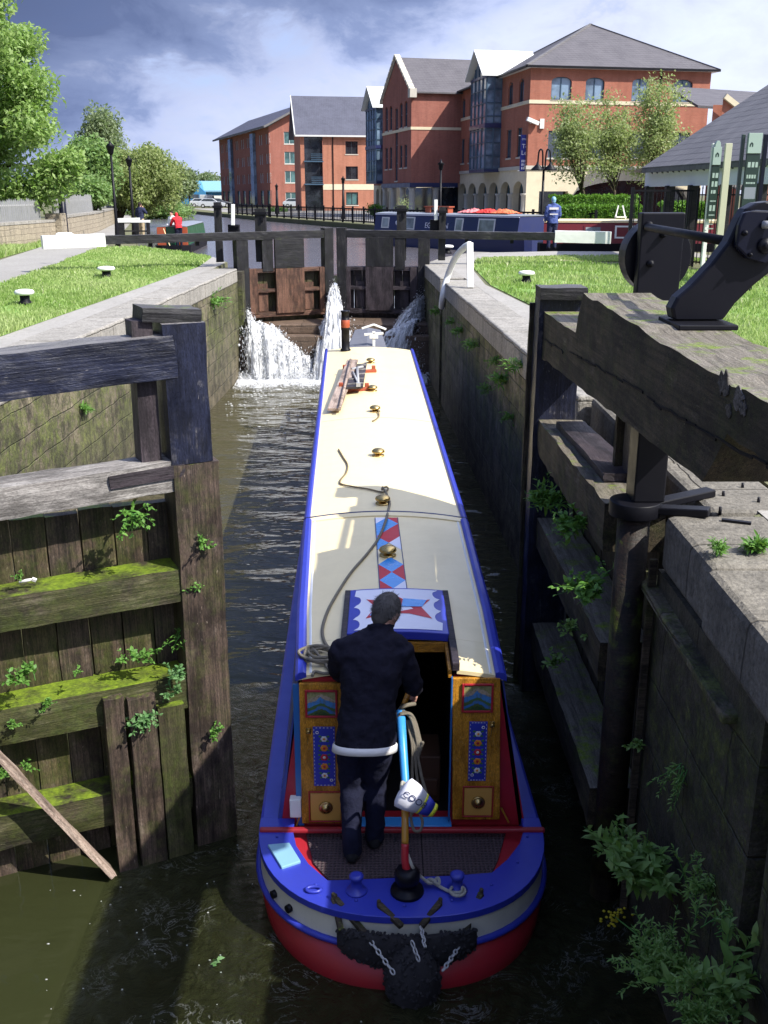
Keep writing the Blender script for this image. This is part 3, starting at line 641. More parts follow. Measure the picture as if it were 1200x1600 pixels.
# splits and lost flakes along the beam
mb = MB()
for (y0, z0, y1, z1) in ((7.9, 3.74, 5.6, 3.86), (5.5, 3.84, 3.4, 3.95), (9.3, 3.66, 8.2, 3.70)):
    n = 14; pr = random.Random(int(y0 * 10))
    for k in range(n):
        a = V((1.476, y0 + (y1 - y0) * k / n, z0 + (z1 - z0) * k / n + pr.gauss(0, .006))); b = V((1.476, y0 + (y1 - y0) * (k + 1) / n, z0 + (z1 - z0) * (k + 1) / n + pr.gauss(0, .006)))
        mb.bar(a, b, .006, pr.uniform(.006, .016))
    mb.build('split', M['dark_interior'], rg); mb = MB()
for k, (u, v, r) in enumerate(((1130, 598, 17), (1152, 622, 15), (1138, 640, 9), (1160, 640, 10))):
    pr = random.Random(50 + k); c = at(u, v, X=1.474); poly = [(c.y + r * .0043 * pr.uniform(.5, 1.25) * math.cos(q), c.z + r * .0034 * pr.uniform(.5, 1.25) * math.sin(q)) for q in np.linspace(0, 2 * math.pi, 17, endpoint=False)]
    mb = MB(); mb.prism(poly, lambda a, b, d: (d, a, b), 1.4745, 1.479); mb.build('bare_patch', M['bare_wood'], rg)
timber('mitre_post', M['painted_timber'], (1.63, 9.46, -.7), (1.63, 9.46, 4.02), .32, .40, rg, up=(1, 0, 0), seed=51)
timber('post_cap', M['black_timber'], (1.43, 9.42, 4.07), (1.86, 9.42, 4.07), .36, .11, rg, seed=52)
timber('edge_board', M['weathered_timber'], (1.415, 9.62, -.7), (1.415, 9.62, 3.95), .05, .05, rg, up=(1, 0, 0), seed=53)
timber('rail', M['weathered_timber'], (1.68, 9.30, 2.72), (1.68, 6.33, 2.80), .42, .34, rg, seed=54, rough=.01)['label'] = 'cracked grey middle rail'
timber('rail', M['weathered_timber'], (1.69, 9.30, 1.75), (1.69, 6.33, 1.80), .36, .30, rg, seed=55)
timber('rail', M['weathered_timber'], (1.69, 9.30, .62), (1.69, 6.33, .62), .36, .32, rg, seed=56)
timber('cover_board', M['dark_plank'], (1.71, 8.9, 2.93), (1.71, 6.9, 2.99), .26, .06, rg, seed=57)
timber('inner_post', M['dark_plank'], (1.86, 6.95, 2.6), (1.86, 6.95, 3.6), .22, .22, rg, up=(1, 0, 0), seed=58)
timber('inner_post', M['weathered_timber'], (1.78, 7.15, 2.75), (1.78, 7.15, 3.58), .06, .14, rg, up=(1, 0, 0), seed=59)
for k in range(12):
    y = 6.5 + k * .245; timber('plank', M['weathered_timber'], (1.92, y, -.6), (1.92, y, 2.6), .24, .07, rg, up=(1, 0, 0), seed=60 + k, rough=.004)
mb = MB(); mb.cyl((1.63, 6.15, -.6), (1.63, 6.15, 2.95), .105, .105, 18); mb.build('heel_post', M['dark_timber'], rg); mb = MB(); mb.bx(1.60, 1.80, 6.08, 6.30, 3.05, 3.6); mb.build('heel_block', M['black_iron'], rg, bevel=.01)
mb = MB(); mb.lathe((1.63, 6.15, 3.0), [(.02, -.05), (.165, -.05), (.165, .05), (.02, .05)], 20); mb.bar((1.75, 6.2, 3.0), (2.2, 6.4, 3.03), .10, .05); mb.bar((1.75, 6.1, 3.0), (2.05, 5.95, 3.03), .10, .05); mb.build('collar_strap', M['rust_red_paint' if False else 'black_iron'], rg, bevel=.008)
mb = MB(); mb.box((1.735, 5.985, 1.2), (.05, .03, 3.0)); mb.build('quoin_strip', M['bark'], rg, bevel=.004)
# paddle gear on the right quay
pg = thing('paddle_stand', (2.2, 8.2, 3.0), 'black flat iron gear box with a rounded flank behind the big right beam', 'paddle gear')
mb = MB(); mb.bx(2.04, 2.385, 8.18, 8.30, 3.0, 4.80); mb.build('front_plate', M['black_gloss'], pg, bevel=.012)
mb = MB(); mb.bx(2.12, 2.36, 8.31, 8.62, 3.0, 4.62); mb.build('housing', M['black_iron'], pg, bevel=.012)
mb = MB(); ring = [(2.235 + .27 * math.sin(a), 4.45 + .29 * math.cos(a)) for a in np.linspace(0, 2 * math.pi, 36, endpoint=False)]; mb.prism(ring, lambda a, b, d: (a, d, b), 8.34, 8.58); mb.build('gear_disc', M['black_gloss'], pg, bevel=.01)
mb = MB(); mb.cyl((2.22, 8.58, 4.44), (2.22, 8.68, 4.44), .05); mb.build('axle', M['black_iron'], pg)
for (u, v, r) in ((1014, 352, .032), (1036, 367, .024), (1016, 412, .030)):
    p = at(u, v, Y=8.17); mb = MB(); mb.lathe(p, [(r, .02), (r, -.01), (r * .8, -.035), (r * .55, -.035), (r * .55, -.055), (r * .25, -.06)], 14, axis=Matrix.Rotation(-math.pi / 2, 3, 'X')); mb.build('bolt', M['black_iron'], pg)
lv = thing('paddle_lever', (2.0, 6.0, 4.2), 'heavy black iron crank arm bolted on top of the big right beam', 'paddle gear')
def yp(Y): return lambda a, b, d: at(a, b, Y=Y) + V((0, d, 0))
arm = [(1052, 500), (1049, 482), (1058, 465), (1080, 446), (1112, 412), (1138, 378), (1156, 340), (1166, 326), (1182, 317), (1204, 314), (1232, 322), (1240, 350), (1232, 390), (1205, 425), (1180, 445), (1150, 474), (1131, 500)]
mb = MB(); mb.prism(arm, yp(5.9), 0, .14); mb.build('arm', M['black_gloss'], lv, bevel=.018)
face = [(1163, 332), (1183, 328), (1222, 330), (1230, 352), (1224, 398), (1196, 412), (1168, 404), (1150, 386), (1155, 352)]
mb = MB(); mb.prism(face, yp(5.84), 0, .055); mb.build('cover_plate', M['dark_blue_iron'], lv, bevel=.012)
for (u, v, r) in ((1164, 364, .016), (1196, 384, .045), (1172, 398, .012), (1205, 340, .014)):
    p = at(u, v, Y=5.83); mb = MB(); mb.lathe(p, [(r, .02), (r, -.008), (r * .7, -.02), (r * .45, -.02), (r * .4, -.03), (r * .15, -.032)], 16, axis=Matrix.Rotation(-math.pi / 2, 3, 'X')); mb.build('bolt', M['black_iron'], lv)
p = at(1192, 351, Y=5.83); mb = MB(); mb.cyl(p, p + V((.05, -.04, 0)), .022, .022, 14); mb.build('spindle', M['steel'], lv)
a = at(1012, 355, Y=8.14); b = at(1142, 378, Y=5.98); mb = MB(); mb.cyl(a, b, .030, .030, 14); mb.build('connecting_rod', M['black_iron'], lv)
mb = MB(); mb.bx(1.68, 2.02, 5.7, 6.15, 4.195, 4.225); mb.build('base_plate', M['black_iron'], lv, bevel=.006)

# ------------------------------------------------------------------ upper gates
def leaf(heel, mitre, label, dark):
    heel, mitre = V((*heel, 0)), V((*mitre, 0)); d = (mitre - heel); L = d.length; d.normalize(); n = V((d.y, -d.x, 0))
    if n.y > 0: n = -n
    t = thing('lock_gate', heel, label, 'lock gate', 'upper lock gates')
    def B(name, mat, s0, s1, z0, z1, off=0.0, th=.16, seed=1, rough=.004):
        vert = (z1 - z0) > (s1 - s0)
        if vert: return timber(name, mat, heel + d * (s0 + s1) / 2 - n * (off + th / 2) + V((0, 0, z0)), heel + d * (s0 + s1) / 2 - n * (off + th / 2) + V((0, 0, z1)), th, s1 - s0, t, up=d, seed=seed, rough=rough)
        return timber(name, mat, heel + d * s0 - n * (off + th / 2) + V((0, 0, (z0 + z1) / 2)), heel + d * s1 - n * (off + th / 2) + V((0, 0, (z0 + z1) / 2)), th, z1 - z0, t, seed=seed, rough=rough)
    f = L / 3.0; rust = M['dark_plank'] if dark else M['rust_plank']; blk = M['black_timber']  # dark: leaf in shadow, its shade put into darker plank colours
    B('heel_post', blk, -.12, .24 * f, .9, 3.72, .0, .34, 1); B('mitre_post', blk, L - .30, L - .02, .9, 4.02, .0, .30, 2)
    B('upper_board', blk, 1.07 * f, 2.0 * f, 2.93, 3.75, .0, .10, 3); B('lower_board', rust, 1.07 * f, 2.0 * f, 1.66, 2.92, -.01, .11, 4)
    B('lower_board', rust, .24 * f, .50 * f, 1.66, 2.92, .02, .10, 14); B('lower_board', rust, 2.52 * f, L - .3, 1.66, 2.92, .02, .10, 15)
    B('paddle_stem', blk, .68 * f, 1.02 * f, 2.85, 3.75, .03, .10, 5)
    for k, (z0, z1) in enumerate(((2.82, 2.93), (2.26, 2.36), (1.56, 1.70), (1.02, 1.14))): B('rail', rust if k < 3 else blk, .24 * f, L - .3, z0, z1, .045, .22, 6 + k)
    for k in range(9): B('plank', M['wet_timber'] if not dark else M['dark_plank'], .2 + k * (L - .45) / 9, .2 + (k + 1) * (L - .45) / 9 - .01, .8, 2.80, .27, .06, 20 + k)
    B('paddle_plate', rust, .55 * f, .85 * f, 1.72, 2.5, .12, .05, 11); B('paddle_plate', rust, 2.05 * f, 2.34 * f, 1.72, 2.5, .12, .05, 12)
    # balance beam: from the mitre across the heel and out over the lockside
    A = mitre - d * .02 + V((0, 0, 3.86)); E = heel - d * 3.70 + V((0, 0, 3.80))
    timber('balance_beam', blk, A - n * .16, E - n * .16, .30, .22, t, seed=30)
    e = timber('beam_end', M['white_paint'], E - d * .015 - n * .16, heel - d * 5.30 - n * .16 + V((0, 0, 3.77)), .32, .33, t, seed=31, rough=.003); e['label'] = 'white painted end of the balance beam'
    for k in range(2):
        s = -1.2 - k * 1.3; mb = MB(); mb.bar(heel + d * s - n * .16 + V((0, 0, 3.6)), heel + d * s - n * .16 + V((0, 0, 3.72)), .1, .1, up=d); mb.build('strap', M['black_iron'], t)
    return t, heel, d, n
l1, H1, D1, N1 = leaf((-4.02, 28.75), (-1.46, 30.05), 'closed upper lock gate with rust brown panels, left leaf with white tipped beam', False)
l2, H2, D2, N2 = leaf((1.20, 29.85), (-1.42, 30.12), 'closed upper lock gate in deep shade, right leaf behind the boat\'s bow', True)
def paddle_post(u0, u1, v0, Y, label, head=None, z0=3.7):
    a = at(u0, v0, Y=Y); b = at(u1, v0, Y=Y); c = (a + b) / 2; w_ = b.x - a.x
    t = thing('paddle_post', (c.x, Y, z0), label, 'paddle post', 'paddle posts on the upper gates')
    timber('post', M['black_timber'], (c.x, Y, z0 - .6), (c.x, Y, c.z), w_, w_ * .9, t, up=(0, 1, 0), seed=int(u0))
    mb = MB(); mb.bx(c.x - w_ * .62, c.x + w_ * .62, Y - w_ * .62, Y + w_ * .62, c.z - .16, c.z - .09); mb.bx(c.x + w_ * .1, c.x + w_ * .3, Y - w_ * .66, Y - w_ * .4, c.z - .34, c.z - .2); mb.build('band', M['black_iron'], t)
paddle_post(398, 415, 326, 29.4, 'grey wooden paddle post standing tallest on the left upper gate')
paddle_post(334, 345, 316, 29.3, 'thin black post at the left end of the upper gates, beside the white rail')
paddle_post(620, 635, 321, 30.2, 'broad black paddle post on the right upper gate in front of the blue boat')
paddle_post(686, 697, 324, 30.1, 'narrow black paddle post near the right lockside, right of the white rail post')
def rack(u, v0, v1, Y, label):
    a = at(u, v0, Y=Y); b = at(u, v1, Y=Y)
    t = thing('rail_post', b, label, 'rail post', 'white topped rail posts on the upper gates'); mb = MB(); mb.bar(b, a, .10, .07, up=(0, 1, 0)); mb.build('post', M['white_paint'], t, bevel=.008)
    mb = MB(); mb.bx(b.x - .16, b.x + .16, Y + .06, Y + .26, 3.72, b.z + .02); mb.build('gear_box', M['black_iron'], t, bevel=.02)
    mb = MB(); mb.bar(b - V((.1, -.03, .04)), b + V((.16, .03, -.02)), .05, .04); mb.build('foot', M['black_iron'], t)
rack(364, 319, 352, 29.3, 'white rail post with an orange mark on the left upper gate')
rack(681, 312, 344, 30.1, 'white rail post on the right upper gate before the blue moored boat')
# ------------------------------------------------------------------ the narrowboat in the lock
def bcx(y): return .12 - .030 * (y - 6.42)
def lerp(tab, y):
    if y <= tab[0][0]: return tab[0][1]
    for (a, p), (b, q) in zip(tab, tab[1:]):
        if y <= b: return p + (q - p) * (y - a) / (b - a)
    return tab[-1][1]
RZ = [(5, 1.62), (6.42, 1.65), (9.73, 1.72), (20.7, 1.85)]; RWD = [(6.42, .735), (7.5, .78), (9.73, .825), (20.7, .905)]
def zr(y): return lerp(RZ, y)
def rw_(y): return lerp(RWD, y)
def roofp(x, y, dz=0.0):      # x relative to the boat's centre line
    w_ = rw_(y); return V((bcx(y) + x, y, zr(y) + .075 * (1 - min(1, abs(x) / w_) ** 2) + dz))
def roof_at(u, v, dz=0.0):
    p = at(u, v, z=1.75)
    for _ in range(4):
        x = p.x - bcx(p.y); p = at(u, v, z=roofp(x, p.y).z + dz)
    return p
def gz(y): return .45 + .012 * max(0, y - 6.4)
YS, YB = 6.35, 20.2
def outline(inset=0.0, ain=None):
    pts = []
    A, Bx = 1.0 - (inset if ain is None else ain), 1.045 - inset
    for a in np.linspace(0, math.pi, 33):
        e = .82; ca, sa = math.cos(a), math.sin(a)
        pts.append((Bx * math.copysign(abs(ca) ** e, ca), YS - A * abs(sa) ** .92))
    left = [(-(1.045 - inset), y) for y in (7.5, 10, 13, 16, 19)] + [(-(1.045 * math.cos(t_) - inset * .8), YB + 3.9 * math.sin(t_) - inset) for t_ in np.linspace(.12, 1.5, 8)]
    pts += left + [(-x, y) for x, y in left[::-1]]
    return [(bcx(y) + x, y) for x, y in pts]
nb = thing('narrowboat', (.12, 6.4, 0), 'long cream roofed narrowboat with blue gunwales and red stern filling the lock', 'boat')
def lvl(ins, z, ain=None): return [(x, y, z + .012 * max(0, y - 6.4)) for x, y in outline(ins, ain)]
mb = MB(); mb.rings([lvl(.10, -.5, .1), lvl(.06, -.2, -.10), lvl(.02, .0, -.15), lvl(.0, .10, -.11), lvl(.012, .215, .0)], 0, True); mb.build('hull', M['hull_red'], nb)
mb = MB(); mb.rings([lvl(.0, .215), lvl(.004, .33), lvl(.012, .425)], 0, True, False); mb.build('stern_band', M['stern_cream'], nb)
mb = MB(); ring = lvl(-.012, .215); mb.tube(ring + ring[:1], .024, 8, 0, False); mb.build('rubbing_strake', M['blue_paint'], nb)
# stern counter rim and side gunwales
inner = [(458, 1300), (463, 1322), (482, 1350), (512, 1376), (575, 1374), (640, 1371), (705, 1369), (768, 1364), (793, 1343), (812, 1318), (818, 1298)]
inn = [at(u, v, z=.45) for u, v in inner]
out = [p for p in outline(-.006) if p[1] < 6.42]
out.sort(key=lambda p: math.atan2(p[1] - 6.45, p[0] - bcx(6)))     # from left round the stern to the right
if out[0][0] > out[-1][0]: out = out[::-1]
poly = [(inn[0].x, 6.43)] + [(p.x, p.y) for p in inn] + [(inn[-1].x, 6.43)] + [(bcx(6.43) + 1.05, 6.43)] + out[::-1] + [(bcx(6.43) - 1.05, 6.43)]
mb = MB(); mb.prism(poly, lambda a, b, d: (a, b, d), .40, .455); mb.build('counter', M['blue_paint'], nb, bevel=.02, seg=3)
for s in (-1, 1):
    mb = MB(); rs = []
    for y in list(np.linspace(6.43, 19, 20)) + list(YB + 3.9 * np.sin(np.linspace(.12, 1.5, 9))):
        k = 1.05 if y <= 19.2 else 1.05 * math.cos(math.asin(min(1, (y - YB) / 3.9)) if y > YB else 0)
        xo = bcx(y) + s * k; xi = bcx(y) + s * max(.0, k - .17); z = gz(y)
        rs.append([(xo, y, z - .05), (xi, y, z - .05), (xi, y, z - .004), (xi + s * .02, y, z + .004), (xo - s * .02, y, z + .004), (xo, y, z - .008)])
    mb.rings(rs, 0, False); mb.build('gunwale', M['blue_paint'], nb)
# deck
mb = MB(); z = .385
mb.sheet([(p.x, p.y) for p in inn] + [(inn[-1].x, 6.62), (inn[0].x, 6.62)], lambda a, b, d: (a, b, z)); mb.build('deck', M['red_paint'], nb)
mb = MB(); mp_ = [at(u, v, z=.39) for u, v in ((478, 1303), (490, 1350), (514, 1377), (768, 1366), (778, 1345), (790, 1302))]
mb.prism([(p.x, p.y) for p in mp_], lambda a, b, d: (a, b, d), .386, .400); mb.build('deck_mat', M['rubber_mat'], nb)
a = at(406, 1297, z=.46); b = at(851, 1297, z=.46); mb = MB(); mb.bar(a, b, .045, .035); mb.build('deck_rail', M['hull_red'], nb, bevel=.012)
q = [at(u, v, z=.475) for u, v in ((418, 1319), (452, 1316), (470, 1345), (440, 1355))]; mb = MB(); mb.prism([(p.x, p.y) for p in q], lambda a, b, d: (a, b, d), .45, .475); mb.build('locker_lid', M['pale_blue_paint'], nb, bevel=.006)
# cabin sides and bulkhead
Yb = 6.42
for s in (-1, 1):
    mb = MB(); rs = []
    for y in np.linspace(Yb, 20.7, 24):
        xt = bcx(y) + s * (rw_(y) + .0); xb = bcx(y) + s * .93
        rs.append([(xb, y, gz(y) - .06), (xt, y, zr(y) - .005), (xt - s * .03, y, zr(y) - .005), (xb - s * .03, y, gz(y) - .06)])
    mb.rings(rs, 0, False); mb.build('cabin_side', M['side_blue'], nb)
    for y0 in (8.2, 11.2, 14.0, 16.8):
        mb = MB(); P_ = []
        for (y, k) in ((y0, .35), (y0 + 1.0, .35), (y0 + 1.0, .78), (y0, .78)):
            xt = rw_(y) * k + .93 * (1 - k); P_.append(V((bcx(y) + s * (xt + .006), y, gz(y) + (zr(y) - gz(y)) * k)))
        mb.add(P_, [(0, 1, 2, 3)]); mb.build('cabin_window', M['window_glass'], nb)
bk = [at(u, v, Y=Yb) for u, v in ((440, 1288), (820, 1288), (783, 1058), (467, 1062))]
dl, dr = at(541, 1200, Y=Yb).x, at(706, 1200, Y=Yb).x
mb = MB()
zt, zb = bk[2].z, .40
def edge_x(z, side):
    k = (z - zb) / (zt - zb); return (bk[0].x + (bk[3].x - bk[0].x) * k) if side < 0 else (bk[1].x + (bk[2].x - bk[1].x) * k)
mb.prism([(edge_x(zb, -1), zb), (dl, zb), (dl, zt), (edge_x(zt, -1), zt)], lambda a, b, d: (a, d, b), Yb, Yb + .05)
mb.build('bulkhead', M['red_paint'], nb); mb = MB(); mb.prism([(dr, zb), (edge_x(zb, 1), zb), (edge_x(zt, 1), zt), (dr, zt)], lambda a, b, d: (a, d, b), Yb, Yb + .05)
mb.build('bulkhead', M['red_paint'], nb)
def fr(u, v, off=.0): return at(u, v, Y=Yb - off)
def pic_door(us, pos, knob_left):
    (u0, u1, v0, v1) = us
    A, B_, C_, D_ = fr(u0[0], v1, .035), fr(u1[0], v1, .035), fr(u1[1], v0, .035), fr(u0[1], v0, .035)
    mb = MB(); mb.prism([(A.x, A.z), (B_.x, B_.z), (C_.x, C_.z), (D_.x, D_.z)], lambda a, b, d: (a, d, b), Yb - .035, Yb - .003)
    M_ = Matrix.Translation(((A.x + B_.x) / 2, Yb - .02, (A.z + D_.z) / 2)) @ Matrix.Rotation(-math.pi / 2, 4, 'Y')
    d_ = mb.build('door', M['varnished_oak'], nb, M=M_, bevel=.006); return d_
def dsub(name, mat, u0, v0, u1, v1, o0, o1, bevel=.0, parent=None):
    a = fr(u0, v1, o1); b = fr(u1, v0, o1); m = MB(); m.bx(a.x, b.x, Yb - o1, Yb - o0, a.z, b.z)
    return m.build(name, mat, nb if parent is None else parent, bevel=bevel)
def frame(name, mat, u0, v0, u1, v1, t_, o0, o1):
    a = fr(u0, v1, o1); b = fr(u1, v0, o1); m = MB()
    m.bx(a.x, a.x + t_, Yb - o1, Yb - o0, a.z, b.z); m.bx(b.x - t_, b.x, Yb - o1, Yb - o0, a.z, b.z); m.bx(a.x + t_, b.x - t_, Yb - o1, Yb - o0, a.z, a.z + t_); m.bx(a.x + t_, b.x - t_, Yb - o1, Yb - o0, b.z - t_, b.z)
    return m.build(name, mat, nb, bevel=.004)
dL = pic_door(((471, 541), (543, 541), 0, 0)[:0] or ((472, 467), (544, 541), 1068, 1287), None, True)
dR = pic_door(((707, 707), (781, 782), 1060, 1281), None, False)
for (x0, x1, y0, y1, rx0, rx1, ry0, ry1, dx0, dx1, dy0, dy1, kx, ky) in (
        (477, 527, 1079, 1122, 491, 523, 1136, 1228, 483, 535, 1237, 1285, 482, 1142),
        (721, 772, 1069, 1114, 731, 762, 1128, 1220, 722, 772, 1229, 1277, 769, 1132)):
    frame('picture_frame', M['red_paint'], x0, y0, x1, y1, .016, .036, .050)
    a = fr(x0 + 3, y1 - 3, .042); b = fr(x1 - 3, y0 + 3, .042); m = MB(); m.bx(a.x, b.x, Yb - .042, Yb - .036, a.z, b.z); m.build('castle_panel', M['castle_painting'], nb)
    a = fr(rx0, ry1, .042); b = fr(rx1, ry0, .042); m = MB(); m.bx(a.x, b.x, Yb - .042, Yb - .036, a.z, b.z); pn = m.build('rose_panel', M['blue_paint'], nb)
    # folk flowers, dashed border and rings
    m = MB(); cx_ = (a.x + b.x) / 2; H_ = b.z - a.z; pr = random.Random(int(x0))
    fl = MB(); cols = [0, 1, 2, 1, 0]
    for k in range(5):
        zc = b.z - H_ * (.20 + .155 * k); R_ = .026 - .004 * (k in (0, 4))
        for j in range(6):
            an = j * math.pi / 3 + k; fl.ball((cx_ + math.cos(an) * R_ * .62, Yb - .043, zc + math.sin(an) * R_ * .62), (R_ * .52, .003, R_ * .52), 8, 4, cols[k])
        fl.ball((cx_, Yb - .045, zc), (R_ * .45, .003, R_ * .45), 8, 4, (cols[k] + 1) % 3)
        for sg in (-1, 1):
            fl.ball((cx_ + sg * R_ * 1.35, Yb - .0425, zc + .02), (.012, .002, .009), 6, 4, 3); fl.ball((cx_ + sg * R_ * 1.2, Yb - .0425, zc - .018), (.011, .002, .008), 6, 4, 3)
    n_ = 15
    for k in range(n_):
        zz = a.z + .008 + (H_ - .016) * (k + .5) / n_
        for xx in (a.x + .007, b.x - .007): fl.bx(xx - .002, xx + .002, Yb - .044, Yb - .042, zz - .006, zz + .006, 0)
    for k in range(5):
        xx = a.x + .012 + (b.x - a.x - .024) * (k + .5) / 5
        for zz in (a.z + .007, b.z - .007): fl.bx(xx - .006, xx + .006, Yb - .044, Yb - .042, zz - .002, zz + .002, 0)
    for (qx, qz) in ((a.x + .03, b.z - .045), (b.x - .03, a.z + .05)) if x0 < 600 else ((b.x - .03, b.z - .045), (a.x + .03, a.z + .05)):
        fl.tube([(qx + .010 * math.cos(t_), Yb - .043, qz + .010 * math.sin(t_)) for t_ in np.linspace(0, 2 * math.pi, 13)], .0028, 5, 0, False)
    fl.build('flowers', [M['flower_white'], M['flower_orange'], M['flower_red'], M['leaf_paint']], pn)
    frame('lower_panel', M['red_paint'], dx0, dy0, dx1, dy1, .010, .036, .046)
    dsub('lower_panel', M['light_wood_paint'], dx0 + 3, dy0 + 3, dx1 - 3, dy1 - 3, .036, .041, .004)
    p = fr((dx0 + dx1) / 2, (dy0 + dy1) / 2 + 1, .045); m = MB(); R_ = Matrix.Rotation(math.pi / 2, 3, 'X')
    m.lathe(p, [(.052, .0), (.048, .008), (.038, .005), (.028, .010), (.022, .024), (.010, .030)], 18, axis=R_); kb = m.build('knob', M['brass'], nb)
    p = fr(kx, ky, .045); m = MB(); m.box(p, (.035, .008, .05)); m.lathe(p, [(.014, 0), (.014, .02), (.006, .024)], 12, axis=R_); m.bar(p + V((0, -.012, 0)), p + V((-.008, -.012, -.10)), .006, .006); m.build('latch', M['brass'], nb, bevel=.002)
for (u0, u1, nm_) in ((541, 549, 0), (700, 708, 0)):
    dsub('door_post', M['door_blue'], u0, 1060, u1, 1284, .0, .045, .004)
a = at(545, 1283, Y=Yb - .05); b = at(706, 1277, Y=Yb - .05); m = MB(); m.bx(a.x, b.x, Yb - .06, Yb + .06, .395, .43); m.build('door_sill', M['sky_blue_paint'], nb, bevel=.005)
dsub('edge_strip', M['door_blue'], 464, 1070, 469, 1290, .0, .02)
for (u0, v0, u1, v1) in ((463, 1290, 472, 1265), (783, 1262, 795, 1285)):
    a = fr(u0, v0, .02); b = fr(u1, v1, .02); m = MB(); m.bar(a, b, .012, .012); m.build('stay', M['gold_paint'], nb)
dsub('white_box', M['white_paint'], 453, 1250, 470, 1278, .0, .07, .008)
# inside of the cabin, seen as a dark hollow through the doorway
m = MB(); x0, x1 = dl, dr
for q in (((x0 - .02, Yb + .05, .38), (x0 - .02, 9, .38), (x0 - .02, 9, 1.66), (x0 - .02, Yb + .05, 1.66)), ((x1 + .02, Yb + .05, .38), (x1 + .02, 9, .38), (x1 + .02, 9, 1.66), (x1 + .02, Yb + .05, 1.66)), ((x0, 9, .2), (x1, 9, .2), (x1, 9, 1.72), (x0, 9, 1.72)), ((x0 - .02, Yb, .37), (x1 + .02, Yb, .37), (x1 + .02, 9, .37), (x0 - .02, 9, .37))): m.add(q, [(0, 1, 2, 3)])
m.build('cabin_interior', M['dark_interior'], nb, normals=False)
m = MB(); m.bx(.28, .44, 6.75, 7.1, .38, .78); m.bx(.30, .42, 6.72, 6.76, .45, .6); m.build('cabin_step', M['brown_wood_inside'], nb, bevel=.01)
# roof in plates
def plate(xs, ys, mat, name='roof', dz=0.0, th=.03):
    m = MB(); rs = []
    for y in ys:
        top = [roofp(x * rw_(y) if abs(x) <= 1.0001 and name == 'roof' else x, y, dz) for x in xs(y)]
        bot = [p - V((0, 0, th)) for p in top[::-1]]
        rs.append(top + bot)
    m.rings(rs, 0, True); return m
hx0, hx1 = -.335 - .04, .49 - .09          # hatch opening relative to the centre line
def seg(a, b, n): return lambda y: [a(y) + (b(y) - a(y)) * i / n for i in range(n + 1)]
m = MB()
def roof_rows(a, b, ys, n):
    rs = []
    for y in ys:
        top = [roofp(a(y) + (b(y) - a(y)) * i / n, y) for i in range(n + 1)]
        rs.append(top + [p - V((0, 0, .03)) for p in top[::-1]])
    m.rings(rs, 0, False)
roof_rows(lambda y: -rw_(y), lambda y: hx0, [Yb - .02, 6.65, 6.9], 4); roof_rows(lambda y: hx1, lambda y: rw_(y), [Yb - .02, 6.65, 6.9], 4)
roof_rows(lambda y: -rw_(y), lambda y: rw_(y), [6.903, 7.5, 8.2, 9.0, 9.70], 14)
r1 = m.build('roof', M['cream_paint'], nb)
m = MB(); roof_rows(lambda y: -rw_(y), lambda y: rw_(y), [9.76, 10.5, 12, 14.16], 14); roof_rows(lambda y: -rw_(y), lambda y: rw_(y), [14.18, 16, 18, 20.7], 14)
m.build('roof', M['cream_paint'], nb)
m = MB(); rs = [[roofp(rw_(9.73) * k, 9.73, .03), roofp(rw_(9.73) * k, 9.67, .012), roofp(rw_(9.73) * k, 9.67, -.02), roofp(rw_(9.73) * k, 9.73, -.02)] for k in np.linspace(-1, 1, 15)]; m.rings(rs, 0, False); m.build('roof_lip', M['cream_paint'], nb)
m = MB(); m.tube([roofp(rw_(9.74) * k, 9.745, .022) for k in np.linspace(-1.02, 1.02, 15)], .016, 8); m.build('roof_seam', M['navy_paint'], nb)
for s in (-1, 1):
    m = MB(); rs = []
    for y in [Yb - .03, 6.9, 7.5, 8.2, 9.0, 9.70, 9.76, 12, 14, 16, 18, 20.72]:
        w_ = rw_(y); wd_ = .06 if y < 9.75 else .042
        c = [roofp(s * (w_ + .022), y, -.035), roofp(s * (w_ - wd_), y, -.012), roofp(s * (w_ - wd_), y, .022), roofp(s * (w_ - wd_ * .6), y, .036), roofp(s * w_, y, .034), roofp(s * (w_ + .022), y, .012)]
        rs.append(c)
    m.rings(rs, 0, False); m.build('handrail', M['blue_paint'], nb, bevel=.004)
    m = MB(); rs = []
    for y in [Yb, 7.5, 9.0, 9.7]:
        w_ = rw_(y) - .080; rs.append([roofp(s * w_, y, .002), roofp(s * (w_ - .012), y, .006), roofp(s * (w_ - .02), y, .002)])
    m.rings(rs, 0, False); m.build('roof_edging', M['white_paint'], nb)
# sliding hatch
hz = roofp(0, 7.3).z + .035; cxh = bcx(7.3)
HX0, HX1, HY0, HY1 = cxh + hx0, cxh + hx1, 6.85, 7.72
m = MB(); rs = []
for k in np.linspace(0, 1, 9): 
    x = HX0 + (HX1 - HX0) * k; z = hz + .02 * (1 - (2 * k - 1) ** 2); rs.append([(x, HY0, z - .07), (x, HY1, z - .05), (x, HY1, z), (x, HY0, z)])
m.rings(rs, 0, False); m.build('hatch', M['blue_paint'], nb, bevel=.008)
def hp(x, y, dz=.003):
    k = (x - HX0) / (HX1 - HX0); return V((x, y, hz + .02 * (1 - (2 * k - 1) ** 2) + dz))
m = MB(); bd = []
for k in np.linspace(0, 1, 13): bd.append((HX0 + .05 + (HX1 - HX0 - .10) * k, HY1 - .035))
for i in range(3):
    for t_ in np.linspace(0, math.pi, 9)[1:]:
        yc = HY1 - .12 - i * .235; bd.append((HX1 - .04 - .055 * math.sin(t_), yc + .1 * math.cos(t_)))
for k in np.linspace(1, 0, 13): bd.append((HX0 + .05 + (HX1 - HX0 - .10) * k, HY0 + .04))
